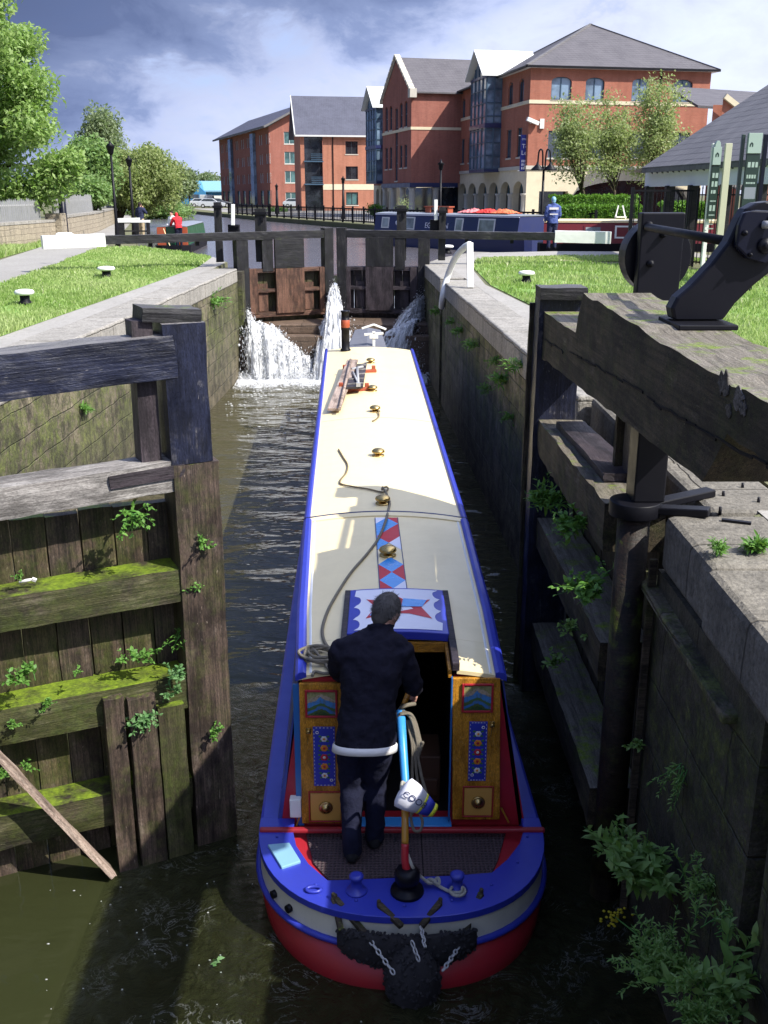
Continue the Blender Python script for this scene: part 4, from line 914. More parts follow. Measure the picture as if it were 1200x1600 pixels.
for i in range(3):
    for t_ in np.linspace(0, math.pi, 9)[1:]:
        yc = HY0 + .14 + i * .235; bd.append((HX0 + .04 + .055 * math.sin(t_), yc - .1 * math.cos(t_)))
n_ = len(bd); cc = ((HX0 + HX1) / 2, (HY0 + HY1) / 2)
vs = []; 
for k in (0, .35, .7, 1): vs += [hp(cc[0] + (x - cc[0]) * k, cc[1] + (y - cc[1]) * k) for x, y in bd]
fs = [(i * n_ + j, i * n_ + (j + 1) % n_, (i + 1) * n_ + (j + 1) % n_, (i + 1) * n_ + j) for i in range(3) for j in range(n_)]
m.add(vs, fs); m.build('hatch_panel', M['float_white'], nb)
m = MB()
def star(cx_, cy_, rx_, ry_):
    pts = [(-1, .8), (-.35, .5), (0, .95), (.35, .5), (1, .8), (.7, .1), (1, -.8), (.3, -.45), (-.3, -.45), (-1, -.8), (-.7, .1)]
    return [(cx_ + x * rx_, cy_ + y * ry_) for x, y in pts]
st = star(cc[0] + .01, cc[1], .26, .24)
half = [p for p in st if p[0] <= cc[0] + .02]; 
m.sheet(st, lambda a, b, d: hp(a, b, .006), 0, 0)
m.sheet([(cc[0] + .03, cc[1] + .02), (cc[0] + .2, cc[1] + .03), (cc[0] + .24, cc[1] + .17), (cc[0] + .05, cc[1] + .19)], lambda a, b, d: hp(a, b, .009), 0, 1); m.sheet([(cc[0] - .02, cc[1] - .02), (cc[0] - .19, cc[1] - .03), (cc[0] - .22, cc[1] - .15), (cc[0] - .04, cc[1] - .11)], lambda a, b, d: hp(a, b, .009), 0, 1)
m.sheet([(cc[0] - .03, cc[1] + .03), (cc[0] + .03, cc[1] + .03), (cc[0] + .03, cc[1] - .03), (cc[0] - .03, cc[1] - .03)], lambda a, b, d: hp(a, b, .012), 0, 2)
m.build('diamond_motif', [M['flower_red'], M['sky_blue_paint'], M['flower_orange']], nb, normals=False)
m = MB(); m.bx(HX1 - .008, HX1 + .045, 6.38, 7.75, hz - .075, hz - .012); m.build('hatch_runner', M['dark_plank'], nb, bevel=.006); m = MB(); m.bx(HX0 - .045, HX0 + .008, 6.38, 7.75, hz - .075, hz - .012); m.build('hatch_runner', M['dark_plank'], nb, bevel=.006)
m = MB(); m.bx(HX0 + .01, HX1 - .01, 6.84, 6.88, hz - .15, hz - .072); m.bx(HX1 - .035, HX1 - .01, 6.40, 6.86, hz - .14, hz - .078); m.build('hatch_trim', M['varnished_oak'], nb, bevel=.004)
# harlequin strip on the roof
m = MB(); y0, y1 = 7.80, 9.62; nx_, ny_ = 2, 8; hw = .115
xoff = .0
def dp(a, b, dz): return roofp(xoff + a, b, dz)
m.sheet([(-hw, y0), (hw, y0), (hw, y1), (-hw, y1)], lambda a, b, d: dp(a, b, .0035), 0, 3)
dw, dh = hw, (y1 - y0) / 5
pal = [0, 1, 2, 1, 0, 2, 0, 1, 2]
cnt = 0
for r in range(11):
    for c in range(3):
        if (r + c) % 2: continue
        X = -hw + c * dw; Yc = y0 + r * dh / 2; poly = []
        for (px_, py_) in ((X - dw, Yc), (X, Yc + dh / 2), (X + dw, Yc), (X, Yc - dh / 2)): poly.append((min(hw, max(-hw, px_)), min(y1, max(y0, py_))))
        u_ = []
        for p in poly:
            if p not in u_: u_.append(p)
        if len(u_) > 2 and r not in (4, 5): m.sheet([(a * .97, b) for a, b in u_], lambda a, b, d: dp(a, b, .0065), 0, pal[(r * 2 + c) % 9])
for s in (-1, 1): m.bar(dp(s * hw, y0, .006), dp(s * hw, y1, .006), .008, .004, mi=4)
m.build('harlequin_strip', [M['flower_red'], M['sky_blue_paint'], M['float_white'], M['cream_paint'], M['navy_paint']], nb, normals=False)
# mushroom vents
for k, (u, v) in enumerate(((579, 563), (582, 606), (586, 638), (591, 706), (598, 780), (606, 860))):
    p = roof_at(u, v, .05); p.z -= .05; r = .078
    m = MB(); m.lathe(p, [(r * 1.0, 0), (r * .98, .012), (r * .55, .014), (r * .5, .045)], 18, 0); m.lathe(p, [(r * .55, .045), (r * 1.0, .044), (r * 1.06, .055), (r * .98, .072), (r * .7, .088), (r * .3, .096), (r * .04, .098)], 22, 0)
    m.build('mushroom_vent', M['brass'], nb)
p = roof_at(540, 548, 0); m = MB(); m.lathe(p, [(.105, -.02), (.105, .03), (.085, .05), (.082, .42), (.09, .42), (.09, .60), (.082, .60), (.08, .78), (.092, .78), (.092, .81)], 18); ch = m.build('chimney', M['black_iron'], nb)
m = MB(); m.lathe(p, [(.088, .47), (.0915, .475), (.0915, .62), (.088, .625)], 18); m.build('chimney_band', M['rust_red_paint'], ch)
# bow: cratch, deck, headlamp
yb = 20.7; m = MB()
m.add([(bcx(yb) - .8, yb, .8), (bcx(yb) + .8, yb, .8), (bcx(yb) + .78, yb, 1.80), (bcx(yb) - .78, yb, 1.80), (bcx(yb), yb, 1.86)], [(0, 1, 2, 4, 3)]); m.build('front_bulkhead', M['side_blue'], nb)
m = MB(); c1, c2 = bcx(20.75), bcx(22.7)
m.rings([[(c1 - .62, 20.74, .9), (c1 + .5, 20.74, .9), (c1 + .38, 20.74, 1.86), (c1 - .05, 20.74, 1.92), (c1 - .48, 20.74, 1.86)], [(c2 - .45, 22.7, .8), (c2 + .45, 22.7, .8), (c2 + .30, 22.7, 2.02), (c2, 22.7, 2.08), (c2 - .30, 22.7, 2.02)]], 0, False); m.build('cratch_cover', M['cratch_canvas'], nb, bevel=.02)
m = MB(); ol = [p for p in outline(.1) if p[1] > 20.5]; m.sheet(ol, lambda a, b, d: (a, b, .62)); m.build('bow_deck', M['blue_paint'], nb)
m = MB(); h0 = V((bcx(20.9) + .10, 20.9, 2.00)); m.bar(h0 - V((0, 0, .1)), h0 + V((0, 0, .22)), .06, .05, up=(0, 1, 0)); m.bar(h0 + V((-.2, 0, .15)), h0 + V((.2, 0, .18)), .05, .05); m.bar(h0 + V((-.25, 0, .28)), h0 + V((0, 0, .36)), .04, .04); m.bar(h0 + V((.26, 0, .26)), h0 + V((0, 0, .36)), .04, .04); m.box(h0 + V((0, 0, .12)), (.18, .08, .1)); m.build('headlamp_bracket', M['white_paint'], nb, bevel=.006)
# steering gear
p0 = at(636, 1392, z=.46)
m = MB(); m.lathe(p0, [(.115, 0), (.11, .02), (.07, .03), (.062, .06), (.078, .08), (.085, .10), (.085, .15), (.07, .175), (.045, .18)], 22); m.build('rudder_bearing', M['black_gloss'], nb)
tp = [p0 + V((0, 0, .15)), at(633, 1345, Y=p0.y + .02), at(633, 1318, Y=p0.y + .06), at(633, 1290, Y=p0.y + .12), at(633, 1262, Y=p0.y + .20), at(634, 1236, Y=p0.y + .30), at(631, 1190, Y=p0.y + .46), at(628, 1145, Y=p0.y + .62), at(626, 1112, Y=p0.y + .78)]
sp = spline(tp, 6)
m = MB(); m.tube(sp[:13], .026, 12); tl = m.build('tiller', M['red_paint'], nb)
m = MB(); m.tube(sp[12:25], .025, 12); m.build('gold_section', M['gold_paint'], tl)
m = MB(); m.tube(sp[25:], [.026 + .008 * (i / len(sp[25:])) for i in range(len(sp[25:]))], 14); m.build('blue_section', M['sky_blue_paint'], tl)
tip = tp[-1]; hand = at(637, 1086, Y=p0.y + 1.0)
m = MB(); m.tube([tip, tip + (hand - tip) * .35], [.024, .022], 12); m.build('brass_ferrule', M['brass'], tl)
m = MB(); m.tube([tip + (hand - tip) * .33, hand, hand + (hand - tip) * .25], [.018, .022, .020], 12); m.build('handle', M['varnished_oak'], tl)
# dollies
for (u, v) in ((557, 1392), (714, 1390)):
    p = at(u, v, z=.455); m = MB(); m.lathe(p, [(.075, 0), (.07, .012), (.04, .02), (.036, .10), (.048, .105), (.048, .125), (.03, .135)], 16); m.build('dolly', M['blue_paint'], nb)
p = at(490, 1391, z=.46); m = MB(); m.tube([p + V((.05 * math.cos(t_), .028 * math.sin(t_), .008)) for t_ in np.linspace(0, 2 * math.pi, 17)], .012, 6, 0, False); m.build('fairlead', M['blue_paint'], nb)
for (u, v) in ((438, 1392), (453, 1412)):
    d_ = at(u, v, z=.32); q = min(outline(0), key=lambda k: (k[0] - d_.x) ** 2 + (k[1] - d_.y) ** 2); c = V((q[0], q[1], .30)); n = V((q[0] - bcx(6.3), (q[1] - 6.4), 0)).normalized()
    m = MB(); m.cyl(c - n * .02, c + n * .025, .028, .028, 14); m.build('exhaust_outlet', M['black_iron'], nb)

# stern fender hung on chains
yst = YS - 1.0
sf = thing('stern_fender', (bcx(5.3), yst - .1, .2), 'black knotted rope fender hanging on chains at the red stern', 'fender')
m = MB(); pr = random.Random(4); cf = V((bcx(5.3) + .03, yst - .02, .12))
def stern_y(x): 
    k = min(.999, abs(x) / 1.045) ; return YS - 1.0 * (1 - k ** (2 / .82)) ** (.92 / 2)
rs = []
for x in np.linspace(-.46, .46, 19):
    e = 1 - (abs(x) / .5) ** 3; r = .03 + .06 * e; y = stern_y(x) - .02
    rs.append([V((bcx(5.4) + x + .0, y - r * .5 + r * .5 * math.cos(a), .27 - .12 * (1 - abs(x) / .5) * .5 + r * 1.6 * math.sin(a))) for a in np.linspace(0, 2 * math.pi, 12, endpoint=False)])
m.rings(rs, 0, True)
m.ball(cf + V((0, -.12, -.05)), (.185, .17, .25), 16, 10)
for k in range(620):
    if k % 2:
        x = pr.uniform(-.46, .46); e = 1 - (abs(x) / .5) ** 3; r = .03 + .06 * e; a = pr.uniform(0, 2 * math.pi); p = V((bcx(5.4) + x, stern_y(x) - .02 - r * .5 + r * .52 * math.cos(a), .27 - .12 * (1 - abs(x) / .5) * .5 + r * 1.62 * math.sin(a)))
    else:
        d_ = V((pr.gauss(0, 1), pr.gauss(0, 1), pr.gauss(0, 1))).normalized(); p = cf + V((0, -.12, -.05)) + V((d_.x * .183, d_.y * .168, d_.z * .248))
    m.ball(p, (.013, .010, .015), 6, 4, 0, Euler((pr.uniform(0, 3), pr.uniform(0, 3), pr.uniform(0, 3))).to_matrix())
m.build('rope_pad', M['fender_rope'], sf)
def chain(name, a, b, parent, link=.030, wire=.0055, sag=.0):
    a, b = V(a), V(b); L = (b - a).length; n = max(2, int(L / (link * 1.25))); m = MB(); d = (b - a).normalized(); u_ = d.orthogonal().normalized(); w_ = d.cross(u_)
    for k in range(n):
        c = a + (b - a) * (k + .5) / n - V((0, 0, sag * math.sin(math.pi * (k + .5) / n))); s_ = u_ if k % 2 else w_
        m.tube([c + d * link * .75 * math.cos(t_) + s_ * link * .42 * math.sin(t_) for t_ in np.linspace(0, 2 * math.pi, 11)], wire, 5, 0, False)
    return m.build(name, M['steel'], parent)
def hull_pt(u, v, off=.05):
    p = at(u, v, Y=5.4)
    for _ in range(5): p = at(u, v, Y=stern_y(p.x - bcx(5.4)) - off)
    return p
def strap(u0, v0, u1, v1, z0, y1off, parent, w_=.04):
    a = at(u0, v0, z=z0); b = hull_pt(u1, v1, .05); m = MB(); m.bar(a, b, w_, .035); m.cyl(a - V((0, 0, .03)), a + V((0, 0, .035)), .014); m.build('strap', M['bark'], parent, bevel=.008); return b
e1 = strap(521, 1402, 533, 1455, .47, .06, sf); e2 = strap(524, 1404, 573, 1462, .47, .12, sf); e3 = strap(752, 1395, 720, 1475, .47, .12, sf); e4 = strap(592, 1413, 628, 1448, .47, .08, sf); e5 = strap(688, 1410, 658, 1448, .47, .08, sf)
chain('chain', e2, hull_pt(616, 1522, .30), sf); chain('chain', e3, hull_pt(692, 1517, .30), sf); chain('chain', hull_pt(643, 1470, .26), hull_pt(655, 1502, .34), sf); chain('chain', e5, hull_pt(664, 1480, .26), sf)

# things lying on the roof and hanging on the tiller
def roof_rope(pts, r, dz=.014, n=8): return [q for q in spline([roof_at(u, v, dz) + V((0, 0, e)) for u, v, e in pts], n)]
tt = thing('mooring_rope', roof_at(560, 900), 'grey mooring line running from the roof vent down to a loose coil', 'rope', 'ropes on the boat')
m = MB(); m.tube(roof_rope([(598, 768, .05), (604, 776, .03), (609, 786, .0), (606, 800, 0), (603, 816, .02), (592, 840, 0), (573, 866, 0), (548, 895, 0), (527, 927, 0), (512, 955, 0), (504, 982, 0), (506, 1000, 0), (514, 1013, 0), (522, 1020, 0)], .013), .013, 7); m.build('line', M['grey_rope'], tt)
m = MB(); pts = []; pr = random.Random(8)
for k in range(58):
    a = k * .62; rx_ = 26 - 5 * math.sin(k * .37); ry_ = 11 - 2 * math.cos(k * .5); pts.append((500 + rx_ * math.cos(a) + pr.uniform(-3, 3), 1028 + ry_ * math.sin(a) + pr.uniform(-2, 2), .004 * (k % 7) + .006 * (k / 10)))
pts += [(515, 1048, 0), (505, 1052, 0), (492, 1049, 0), (488, 1056, 0)]
m.tube(roof_rope(pts, .012, n=4), .012, 6); m.build('coil', M['grey_rope'], tt)
t2 = thing('roof_line', roof_at(560, 750), 'thin tan cord looping over the sunlit middle of the roof', 'rope', 'ropes on the boat')
m = MB(); m.tube(roof_rope([(529, 702, 0), (536, 714, 0), (543, 726, 0), (541, 738, 0), (532, 750, 0), (533, 756, 0), (550, 760, 0), (575, 764, 0), (598, 769, .0), (606, 766, .01), (604, 762, .01), (597, 766, .02), (597, 775, .07)], .011), .010, 6); m.build('line', M['tan_rope'], t2)
m = MB(); m.tube(roof_rope([(591, 642, .02), (592, 650, 0), (586, 656, 0), (582, 658, 0)], .01), .011, 6); m.build('short_end', M['tan_rope'], t2)
rk = thing('roof_rack', roof_at(556, 600), 'red brown wooden plank rack across the front of the boat roof', 'rack')
for (u0, v0, u1, v1) in ((530, 612, 578, 607), (536, 583, 588, 579)):
    m = MB(); a = roof_at(u0, v0, .03); b = roof_at(u1, v1, .03); m.bar(a, b, .07, .06)
    m.bar(a + V((.03, 0, 0)), a + V((.03, 0, .15)), .07, .06, up=(0, 1, 0)); m.bar(b - V((.05, 0, 0)), b + V((-.05, 0, .09)), .07, .08, up=(0, 1, 0))
    m.build('cross_bearer', M['rust_red_paint'], rk, bevel=.01)
gp_ = thing('gangplank', roof_at(556, 588), 'short dark boarding plank with ribs lying in the roof rack', 'plank')
q = [roof_at(u, v, .085) for u, v in ((553, 571), (573, 568), (567, 607), (541, 610))]
m = MB(); m.prism([(p.x, p.y) for p in q], lambda a, b, d: (a, b, d), q[0].z - .02, q[0].z + .02); m.build('board', M['dark_plank'], gp_, bevel=.006)
m = MB()
for k in range(5):
    t_ = (k + .5) / 5; a = q[0].lerp(q[3], t_); b = q[1].lerp(q[2], t_); m.bar(V((a.x, a.y, q[0].z + .028)), V((b.x, b.y, q[0].z + .028)), .04, .016)
m.build('rib', M['grey_timber'], gp_)
lp_ = thing('pole_plank', roof_at(535, 605), 'long pale boat pole and plank lying along the roof\'s left side', 'pole')
timber('plank', M['pale_plank'], roof_at(551, 563, .16), roof_at(522, 640, .06), .20, .035, lp_, seed=71, rough=.003)
m = MB(); m.cyl(roof_at(548, 562, .20), roof_at(531, 638, .10), .024, .024, 10); m.build('pole', M['pale_plank'], lp_)
wd_ = thing('windlass', roof_at(558, 585), 'silver lock windlass lying on the dark plank on the roof', 'windlass')
m = MB(); a = roof_at(549, 577, .15); b = roof_at(567, 573, .15); c = roof_at(560, 601, .15); m.cyl(a, b, .022); m.cyl(a.lerp(b, .5), c, .026, .02); m.cyl(roof_at(551, 581, .15), roof_at(560, 599, .15), .018); m.box(c, (.07, .07, .06)); m.build('crank', M['steel'], wd_)
# rope hung over the tiller
hr = thing('tiller_rope', tip, 'grey rope hank wrapped over the tiller and hanging down to the deck', 'rope', 'ropes on the boat')
pr = random.Random(2); m = MB()
for k in range(5):
    o = k * .011; A = at(618 + 2 * k, 1128 - k * 3, Y=tip.y - .06); B_ = at(624 + k * 4, 1111 + k, Y=tip.y - .01 - .012 * k); C_ = at(641 + k * 2, 1120 + 2 * k, Y=tip.y - .06); D_ = at(650 + k * 2, 1150 + k * 3, Y=tip.y - .10); E_ = at(654 + k * 1.6, 1180 - k * 5, Y=tip.y - .12)
    m.tube(spline([A + V((.02, .05, -.01)), A, B_, C_, D_, E_, E_ + V((-.006, .03, -.03))], 6), .012, 7)
for k in range(3):
    A = at(636 + 5 * k, 1125, Y=tip.y - .04); m.tube(spline([A, at(644 + 3 * k, 1165, Y=tip.y - .11), at(644 + 7 * k, 1210, Y=tip.y - .16), at(646 + 11 * k, 1250, Y=tip.y - .22), at(644 + 10 * k, 1272, Y=tip.y - .25)], 6), .012, 7)
m.tube(spline([at(642, 1268, Y=tip.y - .25), at(643, 1285, Y=tip.y - .27), at(648, 1298, Y=tip.y - .3), at(657, 1297, Y=tip.y - .3), at(660, 1284, Y=tip.y - .28), at(656, 1270, Y=tip.y - .26)], 6), .011, 7)
m.tube(spline([at(622, 1112, Y=tip.y + .02), at(630, 1104, Y=tip.y - .02), at(640, 1101, Y=tip.y), at(648, 1100, Y=tip.y + .05)], 5), .015, 7)
m.build('hank', M['grey_rope'], hr)
dr_ = thing('deck_rope', at(660, 1380, z=.46), 'pale knotted rope from the tiller post to the right blue dolly', 'rope', 'ropes on the boat')
m = MB(); m.tube(spline([at(637, 1335, Y=p0.y + .05), at(645, 1355, Y=p0.y + .0), at(656, 1368, z=.50), at(668, 1378, z=.49), at(678, 1380, z=.48), at(692, 1388, z=.475), at(706, 1394, z=.475), at(720, 1394, z=.49), at(723, 1386, z=.52)], 7), .011, 7); m.build('line', M['white_rope'], dr_)
m = MB(); c = at(676, 1377, z=.50); m.tube([c + V((.045 * math.cos(t_), .022 * math.sin(2 * t_), .012 * math.sin(3 * t_))) for t_ in np.linspace(0, 4 * math.pi, 50)], .011, 6, 0, False); c2 = at(715, 1392, z=.49); m.tube([c2 + V((.05 * math.cos(t_), .05 * math.sin(t_), .0)) for t_ in np.linspace(0, 2 * math.pi, 18)], .011, 6, 0, False); m.build('knot', M['white_rope'], dr_)
# float tied to the tiller
fa = at(627, 1236, Y=tp[4].y - .10); fb = at(680, 1268, Y=tp[4].y - .12)
fl = thing('key_float', fa, 'white fabric float with blue and yellow end tied to the tiller', 'float')
d_ = (fb - fa).normalized(); sd = d_.cross(V((0, 1, -.2))).normalized()
def fring(t_, hw_, th_): c = fa + (fb - fa) * t_; dp_ = d_.cross(sd); return [c + sd * hw_ * math.cos(a) * (1 if abs(math.cos(a)) < 1 else 1) + dp_ * th_ * math.sin(a) for a in np.linspace(0, 2 * math.pi, 20, endpoint=False)]
m = MB(); m.rings([fring(-.03, .045, .02), fring(0, .085, .04), fring(.06, .112, .052), fring(.3, .105, .058), fring(.58, .078, .05)], 0, True); m.build('body', M['float_white'], fl)
m = MB(); m.rings([fring(.58, .079, .051), fring(.64, .074, .049)], 0, True); m.rings([fring(.88, .052, .042), fring(.97, .048, .038), fring(1.0, .03, .02)], 0, True); m.build('yellow_band', M['float_yellow'], fl)
m = MB(); m.rings([fring(.64, .074, .049), fring(.88, .053, .042)], 0, True); m.build('blue_band', M['float_blue'], fl)
m = MB(); m.tube(spline([fa + sd * .0, at(629, 1222, Y=tp[5].y - .04), at(640, 1232, Y=tp[5].y - .05), at(641, 1222, Y=tp[5].y - .05)], 5), .012, 7); m.build('tie', M['white_rope'], fl)
def text(body, size, parent, loc, xdir, ydir, mat, ext=.0015, name='lettering', shear=0.0, align='CENTER'):
    cu = bpy.data.curves.new(name, 'FONT'); cu.body = body; cu.size = size; cu.extrude = ext; cu.align_x = align; cu.align_y = 'CENTER'; cu.shear = shear
    cu.materials.append(mat); o = bpy.data.objects.new(name, cu); COL.objects.link(o)
    x = V(xdir).normalized(); z = x.cross(V(ydir)).normalized(); y = z.cross(x)
    Mm = Matrix.Translation(V(loc)) @ Matrix((x, y, z)).transposed().to_4x4()
    if parent is not None: o.parent = parent; Mm = Matrix.Translation(-wpos(parent)) @ Mm
    o.matrix_local = Mm; bpy.context.view_layer.update(); me = bpy.data.meshes.new_from_object(o.evaluated_get(bpy.context.evaluated_depsgraph_get())); me.materials.clear(); me.materials.append(mat)
    o2 = bpy.data.objects.new(name, me); COL.objects.link(o2); o2.parent = parent; o2.matrix_local = Mm; bpy.data.objects.remove(o); o2.name = name; return o2
dp_ = d_.cross(sd); 
if dp_.y > 0: dp_ = -dp_
text('COO8', .062, fl, fa + (fb - fa) * .34 + dp_ * .062 + sd * .015 - sd * .0, (fb - fa) + sd * .0, dp_.cross(fb - fa), M['navy_paint'], .001)

m = MB()
for k in range(9):
    a = math.pi * (k + .5) / 9; p = V((bcx(6) + .93 * math.cos(a), YS - .90 * math.sin(a), .457)); m.lathe(p, [(.012, 0), (.010, .006), (.004, .009)], 8)
m.build('rivets', M['blue_paint'], nb)
m = MB(); c_ = at(660, 1340, z=.402); m.bx(c_.x - .004, c_.x + .004, 5.75, 6.36, .400, .4035); m.build('mat_joint', M['dark_interior'], nb)
# ------------------------------------------------------------------ people
def figure(label, loc, yaw, s, J, mats, vox=.012, group=None, hem=None, fingers=True, face=(0, 1, -.1), hair='short'):
    t = thing('person', loc, label, 'person', group)
    Rz = Matrix.Rotation(yaw, 3, 'Z'); L = V(loc)
    J = {k: V(v) for k, v in J.items()}
    def T(p): return L + Rz @ (V(p) * s)
    side_c = (J['shR'] - J['shL']).normalized(); side_h = (J['hipR'] - J['hipL']).normalized()
    def ring(c, ax, rx_, ry_, side, n=18):
        f = V(ax).cross(side).normalized() * -1
        return [T(V(c) + side * rx_ * math.copysign(abs(math.cos(a)) ** .85, math.cos(a)) + f * ry_ * math.sin(a)) for a in np.linspace(0, 2 * math.pi, n, endpoint=False)]
    pel, ch, nk, hd = J['pelvis'], J['chest'], J['neck'], J['head']
    up = (ch - pel).normalized()
    def torso(m, g, low):
        rs = [ring(pel - up * low, up, .165 + g, .125 + g, side_h), ring(pel, up, .160 + g, .122 + g, side_h), ring(pel.lerp(ch, .4), up, .150 + g, .108 + g, side_h.lerp(side_c, .4).normalized()), ring(ch, up, .172 + g, .122 + g, side_c),
              ring(ch.lerp(nk, .45), (nk - pel), .178 + g, .115 + g, side_c), ring(ch.lerp(nk, .75), (nk - ch), .13 + g, .09 + g * .8, side_c), ring(nk, (nk - ch), .068 + g * .6, .064 + g * .6, side_c)]
        m.rings(rs, 0, True)
    def arm(m, k, g, upto=1.0):
        a, b, c = J['sh' + k], J['el' + k], J['wr' + k]; c = b.lerp(c, upto)
        m.limb([T(a.lerp(ch, .12)), T(a), T(a.lerp(b, .5)), T(b), T(b.lerp(c, .4)), T(c)], [q * s for q in (.062 + g, .060 + g, .050 + g, .042 + g, .040 + g, .030 + g)], 12)
    def leg(m, k, g, upto=1.0):
        a, b, c = J['hip' + k], J['kn' + k], J['an' + k]; c = b.lerp(c, upto)
        m.limb([T(a), T(a.lerp(b, .5)), T(b), T(b.lerp(c, .35)), T(c)], [q * s for q in (.092 + g, .076 + g, .056 + g, .055 + g, .040 + g)], 12)
    fw = V(face).normalized(); hs = fw.cross(V((0, 0, 1))).normalized(); hu = hs.cross(fw)
    HR = Rz @ Matrix((hs, fw, hu)).transposed()
    m = MB(); torso(m, -.01, .06)
    for k in 'LR': arm(m, k, -.006); leg(m, k, -.012)
    m.limb([T(nk - (hd - nk) * .2), T(hd - hu * .06 - fw * .015)], [.058 * s, .055 * s], 12)
    m.ball(T(hd), (.077 * s, .098 * s, .105 * s), 18, 12, 0, HR); m.ball(T(hd - hu * .065 + fw * .03), (.055 * s, .066 * s, .058 * s), 14, 8, 0, HR)
    m.ball(T(hd + fw * .104 - hu * .02), (.014 * s, .020 * s, .024 * s), 8, 6, 0, HR); m.ball(T(hd + fw * .088 - hu * .068), (.026 * s, .012 * s, .010 * s), 8, 5, 0, HR); m.ball(T(hd + fw * .088 + hu * .022), (.05 * s, .014 * s, .010 * s), 8, 5, 0, HR)
    for sg in (-1, 1): m.ball(T(hd + hs * sg * .079 - hu * .012 - fw * .005), (.010 * s, .022 * s, .032 * s), 8, 6, 0, HR)
    for k, sg in (('L', -1), ('R', 1)):
        w_ = J['wr' + k]; d = (w_ - J['el' + k]).normalized(); d = (d + V((0, .25, -.15))).normalized(); u = V((-sg * .9, .1, -.35)); u = (u - d * u.dot(d)).normalized(); v = d.cross(u)
        pc = w_ + d * .045
        m.ball(T(pc), (.040 * s, .052 * s, .020 * s), 10, 7, 0, Rz @ Matrix((v, d, u)).transposed())
        if fingers:
            for q, (o, ln) in enumerate(((-.030, .062), (-.010, .074), (.011, .070), (.030, .054))):
                b0 = w_ + d * .082 + v * o; b1 = b0 + d * ln * .42 + u * ln * .12; b2 = b1 + d * ln * .12 + u * ln * .42; b3 = b2 - d * ln * .25 + u * ln * .16
                m.limb([T(b0 - d * .02), T(b0), T(b1), T(b2), T(b3)], [.0095 * s, .0095 * s, .009 * s, .0085 * s, .0075 * s], 8)
            b0 = w_ + d * .03 - v * .035; m.limb([T(b0), T(b0 - v * .02 + d * .025 + u * .015), T(b0 - v * .018 + d * .05 + u * .035)], [.012 * s, .011 * s, .009 * s], 8)
    body = m.build('body', mats['skin'], t); r = body.modifiers.new('r', 'REMESH'); r.mode = 'VOXEL'; r.voxel_size = min(vox, .007 if vox < .015 else vox) * s; r.use_smooth_shade = True; sm = body.modifiers.new('s', 'SMOOTH'); sm.iterations = 2; sm.factor = .4
    for sg in (-1, 1):
        if vox < .015: m = MB(); m.ball(T(hd + hs * sg * .032 + fw * .088 + hu * .008), .011 * s, 8, 6); m.build('eye', M['white_paint'], t)
    def cloth_part(name, fn, mat, v_=1.0, wr=0.0):
        m = MB(); fn(m); o = m.build(name, mat, t); r = o.modifiers.new('r', 'REMESH'); r.mode = 'VOXEL'; r.voxel_size = vox * s * v_; r.use_smooth_shade = True; sm = o.modifiers.new('s', 'SMOOTH'); sm.iterations = 3; sm.factor = .5
        if wr:
            tx = bpy.data.textures.new('folds', 'CLOUDS'); tx.noise_scale = .085 * s; tx.noise_depth = 3; dm = o.modifiers.new('d', 'DISPLACE'); dm.texture = tx; dm.strength = wr * 1.25; dm.mid_level = .5; dm.texture_coords = 'GLOBAL'
        return o
    def coat(m):
        torso(m, .024, .10)
        for k in 'LR':
            arm(m, k, .022, .84)
        m.limb([T(J['shL'].lerp(nk, .15)), T(nk - (nk - ch) * .1), T(J['shR'].lerp(nk, .15))], [.075 * s, .082 * s, .075 * s], 12)
        m.rings([ring(nk - (nk - ch) * .12, (hd - nk), .092, .095, side_c), ring(nk + (hd - nk) * .22, (hd - nk), .084, .088, side_c), ring(nk + (hd - nk) * .34, (hd - nk), .092, .096, side_c), ring(nk + (hd - nk) * .36, (hd - nk), .080, .084, side_c)], 0, True)
    def trous(m):
        m.rings([ring(pel + up * .05, up, .160, .125, side_h), ring(pel - up * .05, up, .180, .140, side_h), ring(pel - up * .12, up, .165, .125, side_h)], 0, True)
        for k in 'LR': leg(m, k, .022, .99)
        for k in 'LR': a = J['an' + k]; m.limb([T(a + V((0, 0, .10))), T(a + V((0, .01, -.03)))], [.060 * s, .066 * s], 12)
    cloth_part('coat', coat, mats['coat'], wr=.036 * s); cloth_part('trousers', trous, mats['trousers'], wr=.018 * s)
    def shoes(m):
        for k in 'LR':
            a = J['an' + k]; m.limb([T(a + V((0, -.04, -.045))), T(a + V((0, .06, -.045))), T(a + V((0, .15, -.05)))], [.042 * s, .045 * s, .038 * s], 10)
    cloth_part('shoes', shoes, mats['shoe'], .8)
    m = MB()
    m.ball(T(hd + hu * .018 - fw * .016), (.084 * s, .100 * s, .108 * s), 18, 12, 0, HR); m.ball(T(hd - fw * .055 - hu * .035), (.066 * s, .052 * s, .075 * s), 14, 8, 0, HR)
    hr_ = m.build('hair', mats['hair'], t)
    if vox < .015:
        P_ = rand_dirs(4200); P_ = P_[(P_[:, 1] < .45) & (P_[:, 2] > -.45)]; c = np.array(T(hd + hu * .018 - fw * .018)); Rn = np.array(HR)
        Pw = c + (P_ * np.array([.082, .098, .106]) * s) @ Rn.T; nr = P_ @ Rn.T; fl_ = (np.array([0, 0, -1.0]) + nr * .55 - np.array(HR @ V((0, .3, 0)))); fl_ += RNG.normal(0, .25, fl_.shape); fl_ /= np.linalg.norm(fl_, axis=1, keepdims=True)
        wv = np.cross(fl_, nr); wv /= np.linalg.norm(wv, axis=1, keepdims=True) + 1e-6; off = np.array(wpos(t)); ln = RNG.uniform(.018, .034, (len(P_), 1)) * s
